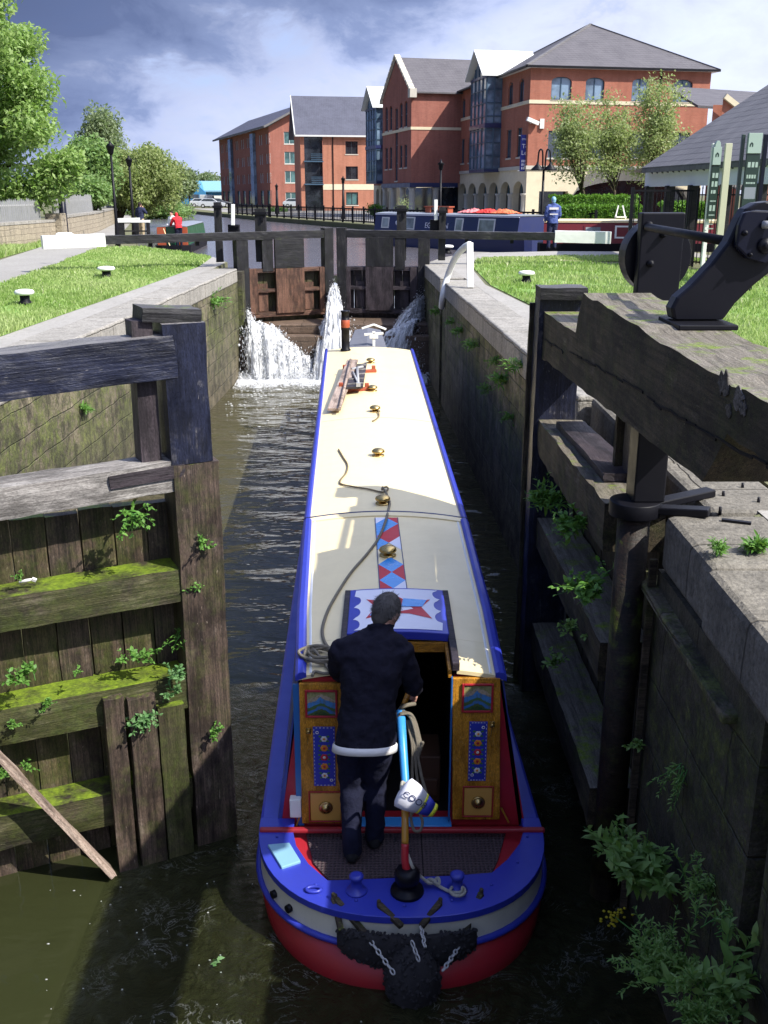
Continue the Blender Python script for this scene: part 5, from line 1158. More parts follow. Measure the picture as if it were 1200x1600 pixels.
        vs = np.stack([Pw - wv * .0024 - off, Pw + wv * .0024 - off, Pw + fl_ * ln + nr * .004 - off], 1).reshape(-1, 3); npmesh('strands', vs, np.arange(len(vs)).reshape(-1, 3), M['hair_strand'], hr_)
    if hem:
        m = MB(); c = pel - up * (.095); m.rings([ring(c + up * .012, up, .196, .158, side_h, 48), ring(c + up * .004, up, .206, .167, side_h, 48), ring(c - up * .034, up, .209, .170, side_h, 48), ring(c - up * .034, up, .196, .158, side_h, 48)], 0, True, False); m.build('shirt_hem', hem, t)
    return t
MM = dict(skin=M['skin'], coat=M['navy_fleece'], trousers=M['navy_trouser'], shoe=M['black_shoe'], hair=M['grey_hair'])
s_ = 1.09; ml = V((-.145, 6.02, .40)); hw_ = (hand - ml) / s_
figure('man in a dark navy fleece seen from behind, head bowed, steering the narrowboat', ml, 0, s_, dict(pelvis=(.02, .06, .92), chest=(.05, .17, 1.27), neck=(.10, .27, 1.50), head=(.155, .34, 1.615), shL=(-.13, .20, 1.41), elL=(-.175, .36, 1.17), wrL=(-.05, .55, 1.10), shR=(.245, .22, 1.41), elR=(.315, .27, 1.14), wrR=tuple(hw_ + V((.045, -.075, .07))), hipL=(-.065, .06, .88), knL=(-.085, .16, .47), anL=(-.075, .0, .085), hipR=(.105, .06, .88), knR=(.075, .19, .47), anR=(.07, .15, .085)), MM, .011, None, M['off_white_cloth'], True, (.55, .65, -.55))
STAND = dict(pelvis=(0, 0, .95), chest=(0, .01, 1.25), neck=(0, .0, 1.47), head=(0, .02, 1.62), shL=(-.19, 0, 1.40), elL=(-.25, .0, 1.12), wrL=(-.23, .14, .92), shR=(.19, 0, 1.40), elR=(.25, .02, 1.12), wrR=(.20, .22, .98), hipL=(-.09, 0, .9), knL=(-.10, .03, .48), anL=(-.11, 0, .085), hipR=(.09, 0, .9), knR=(.10, .03, .48), anR=(.11, .0, .085))
def pose(**k): d = dict(STAND); d.update(k); return d
pb = figure('man in a blue jacket with a white banded back standing by the maroon boat', (6.3, 38.6, 3.0), .1, 1.08, pose(), dict(skin=M['skin'], coat=M['blue_coat'], trousers=M['dark_coat'], shoe=M['black_shoe'], hair=M['pale_blue_paint']), .02, 'people on the far banks', None, False)
m = MB(); m.bx(6.13, 6.47, 38.415, 38.425, 4.42, 4.50); m.bx(6.15, 6.45, 38.405, 38.415, 4.24, 4.28); m.build('back_band', M['off_white_cloth'], pb)
figure('man in a dark jacket and tan trousers drinking on the left towpath', (-11.35, 48.2, 3.0), -.5, .93, pose(wrR=(.03, .20, 1.50), elR=(.24, .2, 1.22)), dict(skin=M['skin'], coat=M['dark_coat'], trousers=M['tan_cloth'], shoe=M['black_shoe'], hair=M['dark_hair']), .022, 'people on the far banks', None, False)
figure('person in a bright red coat bending over the stern of the green boat', (-8.35, 41.9, 2.93), .6, .82, pose(chest=(.02, .10, 1.22), neck=(.04, .22, 1.40), head=(.05, .3, 1.5), shL=(-.17, .16, 1.34), shR=(.21, .16, 1.34), elL=(-.25, .3, 1.1), wrL=(-.2, .5, 1.0), elR=(.26, .3, 1.1), wrR=(.2, .5, 1.0)), dict(skin=M['skin'], coat=M['red_coat'], trousers=M['navy_trouser'], shoe=M['black_shoe'], hair=M['red_coat']), .02, 'people on the far banks', None, False)
figure('person in a white top behind the red coat on the green boat', (-8.75, 42.7, 2.95), 2.6, .78, pose(), dict(skin=M['skin'], coat=M['off_white_cloth'], trousers=M['dark_coat'], shoe=M['black_shoe'], hair=M['dark_hair']), .022, 'people on the far banks', None, False)

# ------------------------------------------------------------------ moored boats
def moored(name, label, A, B, wd_, zg, zr_, hullm, cabm, roofm, strip, wins, bow=.12, cab=(.1, .86), doors=False):
    A = V((*A, 0)); B = V((*B, 0)); d = B - A; L = d.length; d.normalize(); n = V((d.y, -d.x, 0))
    if n.y > 0: n = -n
    t = thing(name, (*A.xy, ZU), label, 'boat', 'moored boats')
    prof = [(0, .05), (.03, .45), (.07, .8), (bow, 1), (.94, 1), (.985, .85), (1.0, .55)]
    m = MB(); rs = []
    for z, k in ((ZU - .4, .85), (ZU, .95), (zg, 1.0)):
        rs.append([A + d * L * s + n * wd_ / 2 * w * k + V((0, 0, z + (.18 * max(0, 1 - s / .15) if z == zg else 0))) for s, w in prof] + [A + d * L * s - n * wd_ / 2 * w * k + V((0, 0, z + (.18 * max(0, 1 - s / .15) if z == zg else 0))) for s, w in prof[::-1]])
    m.rings(rs, 0, False); m.build('hull', hullm, t)
    m = MB(); s0, s1 = cab; hw0, hw1 = wd_ / 2 * .9, wd_ / 2 * .76
    rs = [[A + d * L * s + n * hw0 + V((0, 0, zg)), A + d * L * s + n * hw1 + V((0, 0, zr_)), A + d * L * s - n * hw1 + V((0, 0, zr_)), A + d * L * s - n * hw0 + V((0, 0, zg))] for s in (s0, s1)]
    m.rings(rs, 0, False); m.build('cabin', cabm, t)
    m = MB(); rs = []
    for s in (s0 - .003, s1 + .003): rs.append([A + d * L * s + n * hw1 * 1.04 * k + V((0, 0, zr_ + .012 + .06 * (1 - k * k))) for k in np.linspace(-1, 1, 9)] + [A + d * L * s + n * hw1 * 1.04 * k + V((0, 0, zr_ + .004)) for k in (1, -1)])
    m.rings(rs, 0, False); m.build('roof', roofm, t)
    m = MB(); m.bar(A + d * L * s0 + n * (hw1 + .02) + V((0, 0, zr_ - .03)), A + d * L * s1 + n * (hw1 + .02) + V((0, 0, zr_ - .03)), .03, .05); m.build('handrail', strip, t)
    for (s, w, z0, z1, fm, gm) in wins:
        def wp(sx, z, o):
            k = (z - zg) / (zr_ - zg); return A + d * sx + n * (hw0 + (hw1 - hw0) * k + o) + V((0, 0, z))
        m = MB(); a, b = s * L - w / 2, s * L + w / 2; m.hexa([wp(a, z0, .0), wp(b, z0, .0), wp(b, z0, .02), wp(a, z0, .02), wp(a, z1, .0), wp(b, z1, .0), wp(b, z1, .02), wp(a, z1, .02)]); f = m.build('window', fm, t)
        m = MB(); a += .07; b -= .07; m.add([wp(a, z0 + .06, .024), wp(b, z0 + .06, .024), wp(b, z1 - .06, .024), wp(a, z1 - .06, .024)], [(0, 1, 2, 3)]); m.build('pane', gm, f)
    return t, A, d, n, L
wf = M['window_white']; cg = M['curtain_glass']
t, A_, d_, n_, L_ = moored('moored_narrowboat', 'dark blue moored narrowboat with white lettering behind the upper gates', (-.2, 50.6), (6.5, 42.6), 2.0, 3.22, 4.10, M['navy_paint'], M['navy_paint'], M['grey_paint'], M['float_white'],
    [(.135, .55, 3.45, 3.95, wf, cg), (.295, .85, 3.42, 3.98, wf, cg), (.615, .5, 3.42, 3.98, wf, cg), (.775, 1.0, 3.40, 3.98, wf, cg)], cab=(.06, .95))
def bside(s, z): k = (z - 3.22) / .88; return A_ + d_ * L_ * s + n_ * (.9 + (.76 - .9) * k + .012) + V((0, 0, z))
text('EGERTON', .34, t, bside(.475, 3.62), d_, (0, 0, 1), M['float_white'], .004, 'name_lettering', .18)
m = MB(); m.lathe(bside(.215, 3.70), [(.10, -.004), (.10, .008), (.06, .010)], 14, axis=(n_.to_track_quat('Z', 'Y')).to_matrix()); m.build('roundel', M['float_white'], t)
def on_roof(s, o, z=0): return A_ + d_ * L_ * s + n_ * o + V((0, 0, 4.17 + z))
tb = thing('roof_table', on_roof(.42, 0), 'orange brown wooden bench standing on the blue moored boat\'s roof', 'bench')
m = MB(); a, b = on_roof(.34, .15, .26), on_roof(.50, .15, .26); m.bar(a, b, .35, .05); m.build('top', M['rust_red_paint'], tb)
for k in (.35, .42, .49): m = MB(); m.bar(on_roof(k, .15, 0), on_roof(k, .15, .24), .30, .06, up=d_); m.build('leg', M['rust_red_paint'], tb)
for k, (s, nm, mt_) in enumerate(((.62, 'pink folded cover lying on the blue boat\'s roof', 'pink_cloth'), (.70, 'bright red crumpled cover on the blue boat\'s roof', 'red_cloth'), (.80, 'orange cover draped near the blue boat\'s stern end', 'orange_cloth'))):
    m = MB(); pr = random.Random(k); n0 = 12
    grid = []
    for i in range(n0):
        row = []
        for j in range(n0):
            q = on_roof(s + (i / (n0 - 1) - .5) * .11, (j / (n0 - 1) - .5) * .9, .02 + max(0, .16 * math.sin(math.pi * i / (n0 - 1)) * math.sin(math.pi * j / (n0 - 1)) + pr.gauss(0, .025))); row.append(q)
        grid.append(row)
    vs = [p for r in grid for p in r]; m.add(vs, [(i * n0 + j, (i + 1) * n0 + j, (i + 1) * n0 + j + 1, i * n0 + j + 1) for i in range(n0 - 1) for j in range(n0 - 1)]); o = m.build('roof_cover', M[mt_], None); tag(o, nm, 'cover', 'covers on the moored boat'); so_ = o.modifiers.new('s', 'SOLIDIFY'); so_.thickness = .02
pt = thing('potted_plant', on_roof(.16, 0), 'small pale flowering plant in a pot on the blue boat\'s roof', 'plant')
m = MB(); m.lathe(on_roof(.16, 0), [(.10, 0), (.14, .2), (.15, .2), (.13, .18)], 12); m.build('pot', M['rust_red_paint'], pt)
leaf_cloud(np.array(on_roof(.16, 0, .35)) + RNG.normal(0, .16, (260, 3)), .07, 'foliage', M['birch_leaf'], pt)
t2_, A2, d2, n2, L2_ = moored('moored_narrowboat', 'maroon moored narrowboat with cream roof edge behind the right beam end', (13.5, 39.6), (6.1, 40.8), 2.0, 3.15, 3.98, M['black_iron'], M['maroon_paint'], M['cream_paint'], M['cream_paint'],
    [(.55, .9, 3.35, 3.82, M['white_paint'], M['maroon_paint']), (.72, .7, 3.35, 3.82, M['maroon_paint'], cg), (.38, .7, 3.35, 3.82, M['maroon_paint'], cg)], cab=(.1, .97))
ws = thing('folding_chair', A2 + d2 * L2_ * .58 + V((0, 0, 4.05)), 'white wooden A frame seat standing on the maroon boat\'s roof', 'chair'); m = MB(); q = A2 + d2 * L2_ * .58
for s in (-.2, .2): m.bar(q + d2 * s + V((0, 0, 4.05)), q + d2 * s * .4 + V((0, .1, 4.55)), .05, .05, up=d2)
m.build('frame', M['white_paint'], ws); m = MB(); m.bar(q + V((-.2, -.04, 4.12)), q + V((.2, -.04, 4.12)), .3, .05); m.build('seat', M['white_paint'], ws)
t3, A3, d3, n3, L3 = moored('moored_narrowboat', 'small green boat with red doors moored stern on at the left bank', (-9.3, 50.5), (-8.62, 41.6), 1.45, 2.98, 3.70, M['black_iron'], M['green_paint'], M['grey_paint'], M['green_paint'], [], cab=(.1, .93))
for s in (-1, 1):
    c = A3 + d3 * (L3 * .93) + d3.cross(V((0, 0, 1))) * s * .44; m = MB(); m.box(c + d3 * .1 + V((0, 0, 3.32)), (.36, .05, .72)); m.build('door', M['rust_red_paint'], t3, bevel=.01)
m = MB(); c = A3 + d3 * (L3 * .97); m.bar(c + V((-.05, -.2, 2.95)), c + V((-.25, -.3, 3.65)), .04, .03); m.build('boat_hook', M['cream_paint'], t3)

# ------------------------------------------------------------------ bank furniture
def bollard(p, label, r=.16):
    t = thing('mooring_bollard', p, label, 'bollard', 'white capped mooring bollards'); m = MB(); m.lathe(p, [(r * .95, 0), (r * .8, .05), (r * .62, .10), (r * .62, .2)], 16); m.build('stem', M['black_iron'], t)
    m = MB(); m.lathe(p, [(r * .62, .18), (r * 1.2, .20), (r * 1.28, .24), (r * 1.1, .275), (r * .5, .29), (.01, .292)], 18); m.build('cap', M['white_paint'], t)
bollard(at(40, 477, z=3.0), 'nearest white capped bollard in the left grass by the frame edge', .14); bollard(at(167, 435, z=3.0), 'white capped bollard in the middle of the left grass', .17); bollard(at(822, 443, z=3.0), 'low white capped bollard sunk in the right grass', .15); bollard(at(699, 396, z=3.0), 'small white capped bollard beside the right upper gate', .17)
lr = thing('ladder_rail', at(735, 448, z=3.0), 'white curved grab rail over the wall ladder at the right lockside', 'grab rail')
pts = [at(690, 480, X=1.36), at(692, 462, X=1.37), at(700, 430, Y=23.7), at(712, 402, Y=23.3), at(724, 388, Y=22.9), at(734, 382, Y=22.6)]
m = MB(); m.tube(spline(pts, 6), .075, 8); m.build('curved_rail', M['white_paint'], lr); m = MB(); m.bar(at(735, 450, z=3.0), at(734, 380, Y=22.45), .14, .12, up=(0, 1, 0)); m.build('post', M['white_paint'], lr, bevel=.01)
m = MB()
for k in range(8): m.bar((rx(24.6) + .1, 24.35, .2 + k * .32), (rx(24.6) + .1, 24.85, .2 + k * .32), .03, .03)
m.build('rung', M['black_iron'], lr)
tr_ = thing('trestle', at(207, 372, Y=46), 'white topped black timber trestle on the left towpath beside the standing man', 'trestle')
def P46(u, v, dy=0): return at(u, v, Y=45 + dy)
m = MB(); m.bar(P46(182, 346), P46(234, 346), .25, .10); m.build('top_board', M['white_paint'], tr_, bevel=.01); m = MB(); m.bar(P46(182, 343, 1.2), P46(218, 342, 1.2), .2, .10); m.build('top_board', M['white_paint'], tr_, bevel=.01)
for u, w_, dy in ((187, .35, 0), (231, .12, 0), (214, .12, 1.2)): m = MB(); a = P46(u, 348, dy); m.bx(a.x - w_ / 2, a.x + w_ / 2, a.y - .1, a.y + .1, 3.0, a.z); m.build('post', M['black_timber'], tr_)
m = MB(); m.bar(P46(190, 361), P46(229, 361), .06, .06); m.build('lower_rail', M['black_timber'], tr_)
hp_ = thing('hoop_rail', at(100, 376, z=3.0), 'low white hoop rail behind the white end of the left beam', 'rail'); m = MB(); m.tube(spline([at(89, 378, Y=30), at(89, 369, Y=30), at(92, 366, Y=30), at(110, 366, Y=30), at(113, 369, Y=30), at(113, 378, Y=30)], 4), .05, 8); m.build('hoop', M['white_paint'], hp_)
def street_lamp(u, v0, v1, Y, label, zb=3.0, kind='globe'):
    a = at(u, v0, Y=Y); t = thing('street_lamp', (a.x, Y, zb), label, 'street lamp', 'black street lamps'); m = MB(); H_ = a.z - zb; k = .055 * max(1, Y / 45)
    m.tube([(a.x, Y, zb), (a.x, Y, zb + .3), (a.x, Y, zb + 1.0), (a.x, Y, a.z - .35)], [k * 2, k * 1.8, k * 1.1, k * .8], 10); m.build('post', M['black_iron'], t)
    m = MB(); q = V((a.x, Y, a.z - .38)); m.lathe(q, [(k * 1.2, 0), (.10, .04), (.16, .28), (.18, .30), (.05, .42), (.03, .48)] if kind == 'globe' else [(k, 0), (.12, .05), (.14, .3), (.22, .32), (.06, .48), (.02, .6)], 12); m.build('lantern', M['black_iron'], t); return t
street_lamp(172, 225, 385, 41, 'tall black lamp post nearest on the left towpath'); street_lamp(201, 247, 345, 50, 'black lamp post further along the left towpath, beside the tall one')
street_lamp(689, 255, 330, 62, 'thin black lamp post left of the blue moored boat\'s middle', 3.0, 'lant'); street_lamp(536, 279, 330, 88, 'black lamp post in front of the small gabled brick block', 3.0, 'lant'); street_lamp(432, 290, 333, 112, 'distant black lamp post in front of the long brick block', 3.0, 'lant')
a = at(848, 300, Y=56); t = thing('street_lamp', (a.x, 56, 3.0), 'black twin headed swan neck lamp before the hipped brick building', 'street lamp', 'black street lamps')
top = at(848, 235, Y=56); m = MB(); m.tube([(a.x, 56, 3.0), (a.x, 56, 3.6), (a.x, 56, top.z - .8)], [.13, .09, .06], 10); m.build('post', M['black_iron'], t)
for s in (-1, 1):
    m = MB(); b0 = V((a.x + s * .06, 56, top.z - .9)); m.tube(spline([b0, V((a.x + s * .10, 56, top.z - .1)), V((a.x + s * .20, 56, top.z + .05)), V((a.x + s * .30, 56, top.z - .1)), V((a.x + s * .33, 56, top.z - .6))], 5), .045, 8); m.build('arm', M['black_iron'], t)
    m = MB(); m.lathe((a.x + s * .34, 56, top.z - 1.0), [(.05, .42), (.08, .3), (.34, .06), (.36, .0), (.30, .0)], 14); m.build('lamp_shade', M['black_iron'], t)
a = at(97, 318, Y=46); t = thing('lamp_column', (a.x, 46, 3.0), 'thick dark blue column standing under the big left tree', 'column'); m = MB(); m.tube([(a.x, 46, 3.0), (a.x, 46, 3.3), (a.x, 46, 6)], [.22, .17, .15], 10); m.build('shaft', M['dark_blue_iron'], t); m = MB(); m.lathe((a.x, 46, 6), [(.18, 0), (.2, .1), (.05, .3)], 10); m.build('cap', M['dark_blue_iron'], t)
# left boundary wall with palisade
bwl = thing('boundary_wall', (-14, 42, 3), 'low sandstone wall along the left towpath under the trees', 'wall')
WL = [(-14.6, 18), (-14.2, 34), (-13.85, 43.5)]; WL2 = [(-14.3, 46.5), (-16.0, 58), (-20.5, 80), (-27, 104)]
m = MB(); wall_strip(m, WL, 1, 2.9, 3.85, .4); wall_strip(m, WL2, 1, 2.9, 3.95, .4); m.build('masonry', M['garden_stone'], bwl); m = MB(); coping(m, WL, 1, 3.96, .48, .10, 1.0, rnd); coping(m, WL2, 1, 4.06, .48, .10, 1.0, rnd); m.build('coping', M['coping_stone'], bwl)
m = MB(); m.bx(-14.3, -13.6, 43.6, 44.3, 2.9, 4.2); m.build('pier', M['garden_stone'], bwl, bevel=.03)
pf = thing('palisade_fence', (-14.6, 42, 3.9), 'grey steel palisade fence standing behind the low left wall', 'fence'); m = MB(); m2 = MB()
for line, zt in ((WL, 4.70), (WL2, 4.85)):
    m = MB()
    for (a, b), (c, d) in zip(line, line[1:]):
        L = math.hypot(c - a, d - b); n = int(L / .2)
        for k in range(n):
            x = a + (c - a) * k / n - .55; y = b + (d - b) * k / n; jz = rnd.uniform(-.06, .06); m.add([(x - .035, y, 3.3), (x + .035, y, 3.3), (x + .035, y, zt + jz), (x, y, zt + jz + .09), (x - .035, y, zt + jz)], [(0, 1, 2, 3, 4)])
        for z in (3.9, zt - .15): m2.bar((a - .58, b, z), (c - .58, d, z), .03, .06)
    o = m.build('palings', M['steel'], pf); so_ = o.modifiers.new('s', 'SOLIDIFY'); so_.thickness = .012
m2.build('rail', M['steel'], pf)

def railing(name, label, pts, z0, z1, pitch, mat, spear=False, group=None, r=.014):
    t = thing(name, (*pts[0], z0), label, 'railing', group); m = MB(); m2 = MB(); m3 = MB()
    for (a, b), (c, d) in zip(pts, pts[1:]):
        L = math.hypot(c - a, d - b); n = max(2, int(L / pitch))
        for k in range(n + 1):
            x = a + (c - a) * k / n; y = b + (d - b) * k / n
            m.bar((x, y, z0 + .08), (x, y, z1 + (.10 if spear else -.02)), r * 2, r * 2, up=(0, 1, 0))
            if spear: m.add([(x - r * 2.2, y, z1 + .1), (x + r * 2.2, y, z1 + .1), (x, y - r * 2.2, z1 + .1), (x, y + r * 2.2, z1 + .1), (x, y, z1 + .24)], [(0, 2, 4), (2, 1, 4), (1, 3, 4), (3, 0, 4)])
        for k in range(int(L / 2.2) + 1):
            x = a + (c - a) * min(1, k * 2.2 / L); y = b + (d - b) * min(1, k * 2.2 / L); m3.bar((x, y, z0), (x, y, z1 + .12), r * 5, r * 5, up=(0, 1, 0))
        for z in (z0 + .14, z1 - .06): m2.bar((a, b, z), (c, d, z), r * 1.6, r * 3.4)
    m.build('bars', mat, t); m2.build('rail', mat, t); m3.build('posts', mat, t); return t
railing('quay_railing', 'black railing with round topped posts along the far canal edge', [(11.4, 55.7), (6.2, 61.6), (.2, 69.3), (-10.7, 96.3), (-17, 113)], 3.0, 4.05, .34, M['black_iron'], False, None, .028)
railing('spear_railing', 'tall black spear topped railing on the right behind the signs', [(8.7, 28.8), (9.8, 27.0), (10.6, 24.6), (12.2, 20.0), (15, 13)], 3.0, 5.0, .125, M['black_iron'], True, None, .011)
m = MB()
gt = thing('iron_gate', (7.6, 28.9, 3), 'black wide barred gate beside the spear railing in front of the pavilion', 'gate'); 
for k in range(14): x = 6.98 + k * .12; m.bar((x, 28.9 + k * .0, 3.05), (x, 28.9, 5.02), .022, .022, up=(0, 1, 0))
m.build('bars', M['black_iron'], gt); m = MB(); m.bar((6.9, 28.9, 5.05), (8.6, 28.9, 5.05), .05, .05); m.bar((6.9, 28.9, 3.1), (8.6, 28.9, 3.1), .05, .05); m.bar((6.9, 28.9, 4.0), (8.6, 28.9, 4.0), .05, .05); m.build('rail', M['black_iron'], gt)
m = MB(); m.bar((6.9, 28.9, 3.0), (6.9, 28.9, 5.15), .09, .09, up=(0, 1, 0)); m.build('post', M['black_iron'], gt)
# information signs
def sign(name, label, foot, u0, u1, vt, vb, vhead, Y, leg_u, round_top):
    t = thing(name, (foot.x, Y, 3.0), label, 'sign', 'green heritage signs')
    a, b = at(u0, vb, Y=Y), at(u1, vt, Y=Y); hd = at(u0, vhead, Y=Y).z; w_ = b.x - a.x
    m = MB(); m.bx(a.x, b.x, Y - .03, Y + .03, a.z, hd); m.build('board', M['sign_green'], t, bevel=.004)
    m = MB()
    if round_top:
        arc = [(a.x, hd + .003), (b.x, hd + .003), (b.x, b.z - .10)] + [((a.x + b.x) / 2 + w_ * .36 * math.cos(q), b.z - .10 + .13 * math.sin(q)) for q in np.linspace(0, math.pi, 9)] + [(a.x, b.z - .10)]
        m.prism(arc, lambda p, q, d: (p, d, q), Y - .05, Y + .05)
    else: m.bx(a.x, b.x, Y - .05, Y + .05, hd + .003, b.z)
    m.build('header', M['sign_pale'], t, bevel=.004)
    m = MB(); cx_, cz_ = (a.x + b.x) / 2 - (0 if round_top else w_ * .25), (hd + b.z) / 2 - .02; r_ = w_ * (.2 if round_top else .12)
    arch = [(cx_ - r_, cz_ - r_ * 1.3), (cx_ - r_ * .45, cz_ - r_ * 1.3), (cx_ - r_ * .45, cz_ - .1 * r_), (cx_, cz_ + r_ * .45), (cx_ + r_ * .45, cz_ - .1 * r_), (cx_ + r_ * .45, cz_ - r_ * 1.3), (cx_ + r_, cz_ - r_ * 1.3), (cx_ + r_, cz_ + r_ * .3), (cx_, cz_ + r_ * 1.4), (cx_ - r_, cz_ + r_ * .3)]
    m.prism(arch, lambda p, q, d: (p, d, q), Y - .056, Y - .051); m.build('emblem', M['sign_green'], t)
    m = MB(); pr = random.Random(int(u0)); zz = hd - .16; k = 0
    for hh in ((.10, .11, .07, 0, .03, .12, .03, .025, .02, .025) if round_top else (.10, 0, .07, .035, 0, .05, .03)):
        if hh:
            x = a.x + w_ * (.16 if round_top else .14)
            while x < b.x - w_ * .18:
                ww = hh * pr.uniform(.35, .75); m.bx(x, min(x + ww, b.x - w_ * .12), Y - .034, Y - .0305, zz - hh, zz); x += ww + hh * .22
        zz -= hh + .07
    m.build('small_print', M['sign_pale'], t); 
    if not round_top: m = MB(); m.bx(a.x + w_ * .08, b.x - w_ * .08, Y - .036, Y - .0305, a.z + (hd - a.z) * .22, a.z + (hd - a.z) * .42); m.build('picture_strip', M['grey_paint'], t)
    for lu, mt_, w2 in leg_u:
        q = at(lu, (vt + vb) / 2, Y=Y); m = MB(); m.bx(q.x - w2, q.x + w2, Y + .035, Y + .12, 3.0, b.z - .02); m.build('post', M[mt_], t, bevel=.006)
    return t
sign('information_sign', 'narrow green sign with a rounded pale header and an arch emblem', at(1105, 430, z=3.0), 1104, 1128, 222, 342, 258, 22.5, [(1112, 'white_paint', .04), (1135, 'sign_cream', .07)], True)
sign('information_sign', 'wide green sign with square pale header at the right edge', at(1170, 430, z=3.0), 1157, 1191, 208, 330, 240, 21, [(1158, 'sign_green', .03), (1193, 'dark_blue_iron', .04)], False)

# ------------------------------------------------------------------ cascades through the upper gates
def fall_sheet(t, A_, B_, vA, vB, zend, layers, jit, seed):
    '''streaky falling curtains: from the lip A-B along ballistic paths to the water'''
    off = np.array(wpos(t)); nA, nT = 34, 18; g_ = np.random.default_rng(seed + 5); VS, FS, fs_, ft_, fl_, fd_ = [], [], [], [], [], []
    for L in range(layers):
        a = np.linspace(0, 1, nA)[:, None]; p0 = np.array(A_) * (1 - a) + np.array(B_) * a; v0 = (np.array(vA) * (1 - a) + np.array(vB) * a) * (.55 + .75 * (L + .5) / layers)
        ph = g_.uniform(0, 6, 4); p0 = p0 + np.concatenate([np.zeros((nA, 1)), jit * np.sin(a * 17 + ph[0]) * .6, jit * (np.sin(a * 11 + ph[1]) + np.sin(a * 29 + ph[2])) * .5], 1) + g_.normal(0, jit * .25, (nA, 3))
        h = np.maximum(.05, p0[:, 2] - zend); tf = (v0[:, 2] + np.sqrt(np.maximum(0, v0[:, 2] ** 2 + 19.6 * h))) / 9.8; T = np.linspace(0, 1, nT)[None, :] * tf[:, None]
        p = p0[:, None, :] + v0[:, None, :] * T[:, :, None]; p[:, :, 2] -= 4.9 * T ** 2; p += g_.normal(0, .018, p.shape) + (np.sin(a * 40 + ph[3])[:, :, None] * .03 * np.linspace(0, 1, nT)[None, :, None])
        b = len(VS) * nA * nT; VS.append(p.reshape(-1, 3)); i, j = np.meshgrid(np.arange(nA - 1), np.arange(nT - 1), indexing='ij'); q = (i * nT + j).ravel() + b; FS.append(np.stack([q, q + nT, q + nT + 1, q + 1], 1))
        Lx = np.linalg.norm(np.array(B_) - np.array(A_)); fs_.append(np.repeat(a.ravel() * max(.25, Lx), nT)); ft_.append(np.tile(np.linspace(0, 1, nT), nA)); fl_.append(np.full(nA * nT, L * 3.7 + seed * 11.0)); ed = np.minimum(1, np.minimum(a, 1 - a) * 7).ravel(); fd_.append((np.repeat(ed, nT) - 1) * .25 + .07 + .05 * np.tile(1 - np.linspace(0, 1, nT), nA))
    o = npmesh('water_sheet', np.concatenate(VS) - off, np.concatenate(FS), M['fall_sheet'], t, {'fs': np.concatenate(fs_), 'ft': np.concatenate(ft_), 'fl': np.concatenate(fl_), 'fade': np.concatenate(fd_)}, True); o['kind'] = 'stuff'
def cascade(name, label, streams, n_drop, foam, sheets=()):
    """streams: (source, velocity, spread, count, z_end, width). Falling water as thousands of drawn out drops and froth beads along ballistic paths"""
    t = thing(name, (foam[0], foam[1], 0), label, 'waterfall', 'leaks through the upper gates'); off = np.array(wpos(t)); VS = []; n_all = 0
    base = np.array([[0, 0, 1], [1, 0, 0], [0, 1, 0], [-1, 0, 0], [0, -1, 0], [0, 0, -1]], float); F0 = np.array([[0, 1, 2], [0, 2, 3], [0, 3, 4], [0, 4, 1], [5, 2, 1], [5, 3, 2], [5, 4, 3], [5, 1, 4]])
    for src_, vel, spr, cnt, zend, wd_ in streams:
        k = cnt * 15; T_ = RNG.uniform(0, 1, k) ** .8; p0 = np.array(src_) + RNG.normal(0, 1, (k, 3)) * np.array(spr); v0 = np.array(vel) + RNG.normal(0, .20, (k, 3))
        h = np.maximum(.02, p0[:, 2] - zend); tf = (v0[:, 2] + np.sqrt(np.maximum(0, v0[:, 2] ** 2 + 19.6 * h))) / 9.8; tt_ = T_ * tf
        p = p0 + v0 * tt_[:, None]; p[:, 2] -= 4.9 * tt_ ** 2; vel_ = v0.copy(); vel_[:, 2] -= 9.8 * tt_; p += RNG.normal(0, 1, (k, 3)) * (.02 + .05 * T_)[:, None]
        d = vel_ / (np.linalg.norm(vel_, axis=1, keepdims=True) + 1e-6); u_ = np.cross(d, rand_dirs(k)); u_ /= np.linalg.norm(u_, axis=1, keepdims=True) + 1e-6; w_ = np.cross(d, u_)
        r = wd_ * RNG.lognormal(-1.7, .45, k); ln = r * np.where(RNG.uniform(0, 1, k) < .30, RNG.uniform(2.5, 6, k), RNG.uniform(.9, 1.6, k)) * (.6 + .7 * T_)
        q = p[:, None, :] + base[None, :, 0:1] * (u_ * r[:, None])[:, None, :] + base[None, :, 1:2] * (w_ * r[:, None])[:, None, :] + base[None, :, 2:3] * (d * ln[:, None])[:, None, :]
        VS.append(q.reshape(-1, 3)); n_all += k
    vs = np.concatenate(VS) - off; fs = (np.arange(n_all)[:, None, None] * 6 + F0[None]).reshape(-1, 3)
    o = npmesh('spray', vs, fs, M['foam'], t, None, True); o['kind'] = 'stuff'
    for si, (A_, B2_, vA, vB, zend, nl, jit) in enumerate(sheets): fall_sheet(t, A_, B2_, vA, vB, zend, nl, jit, si)
    return t
GY = 28.1
def src(u, v, Y): return at(u, v, Y=Y)
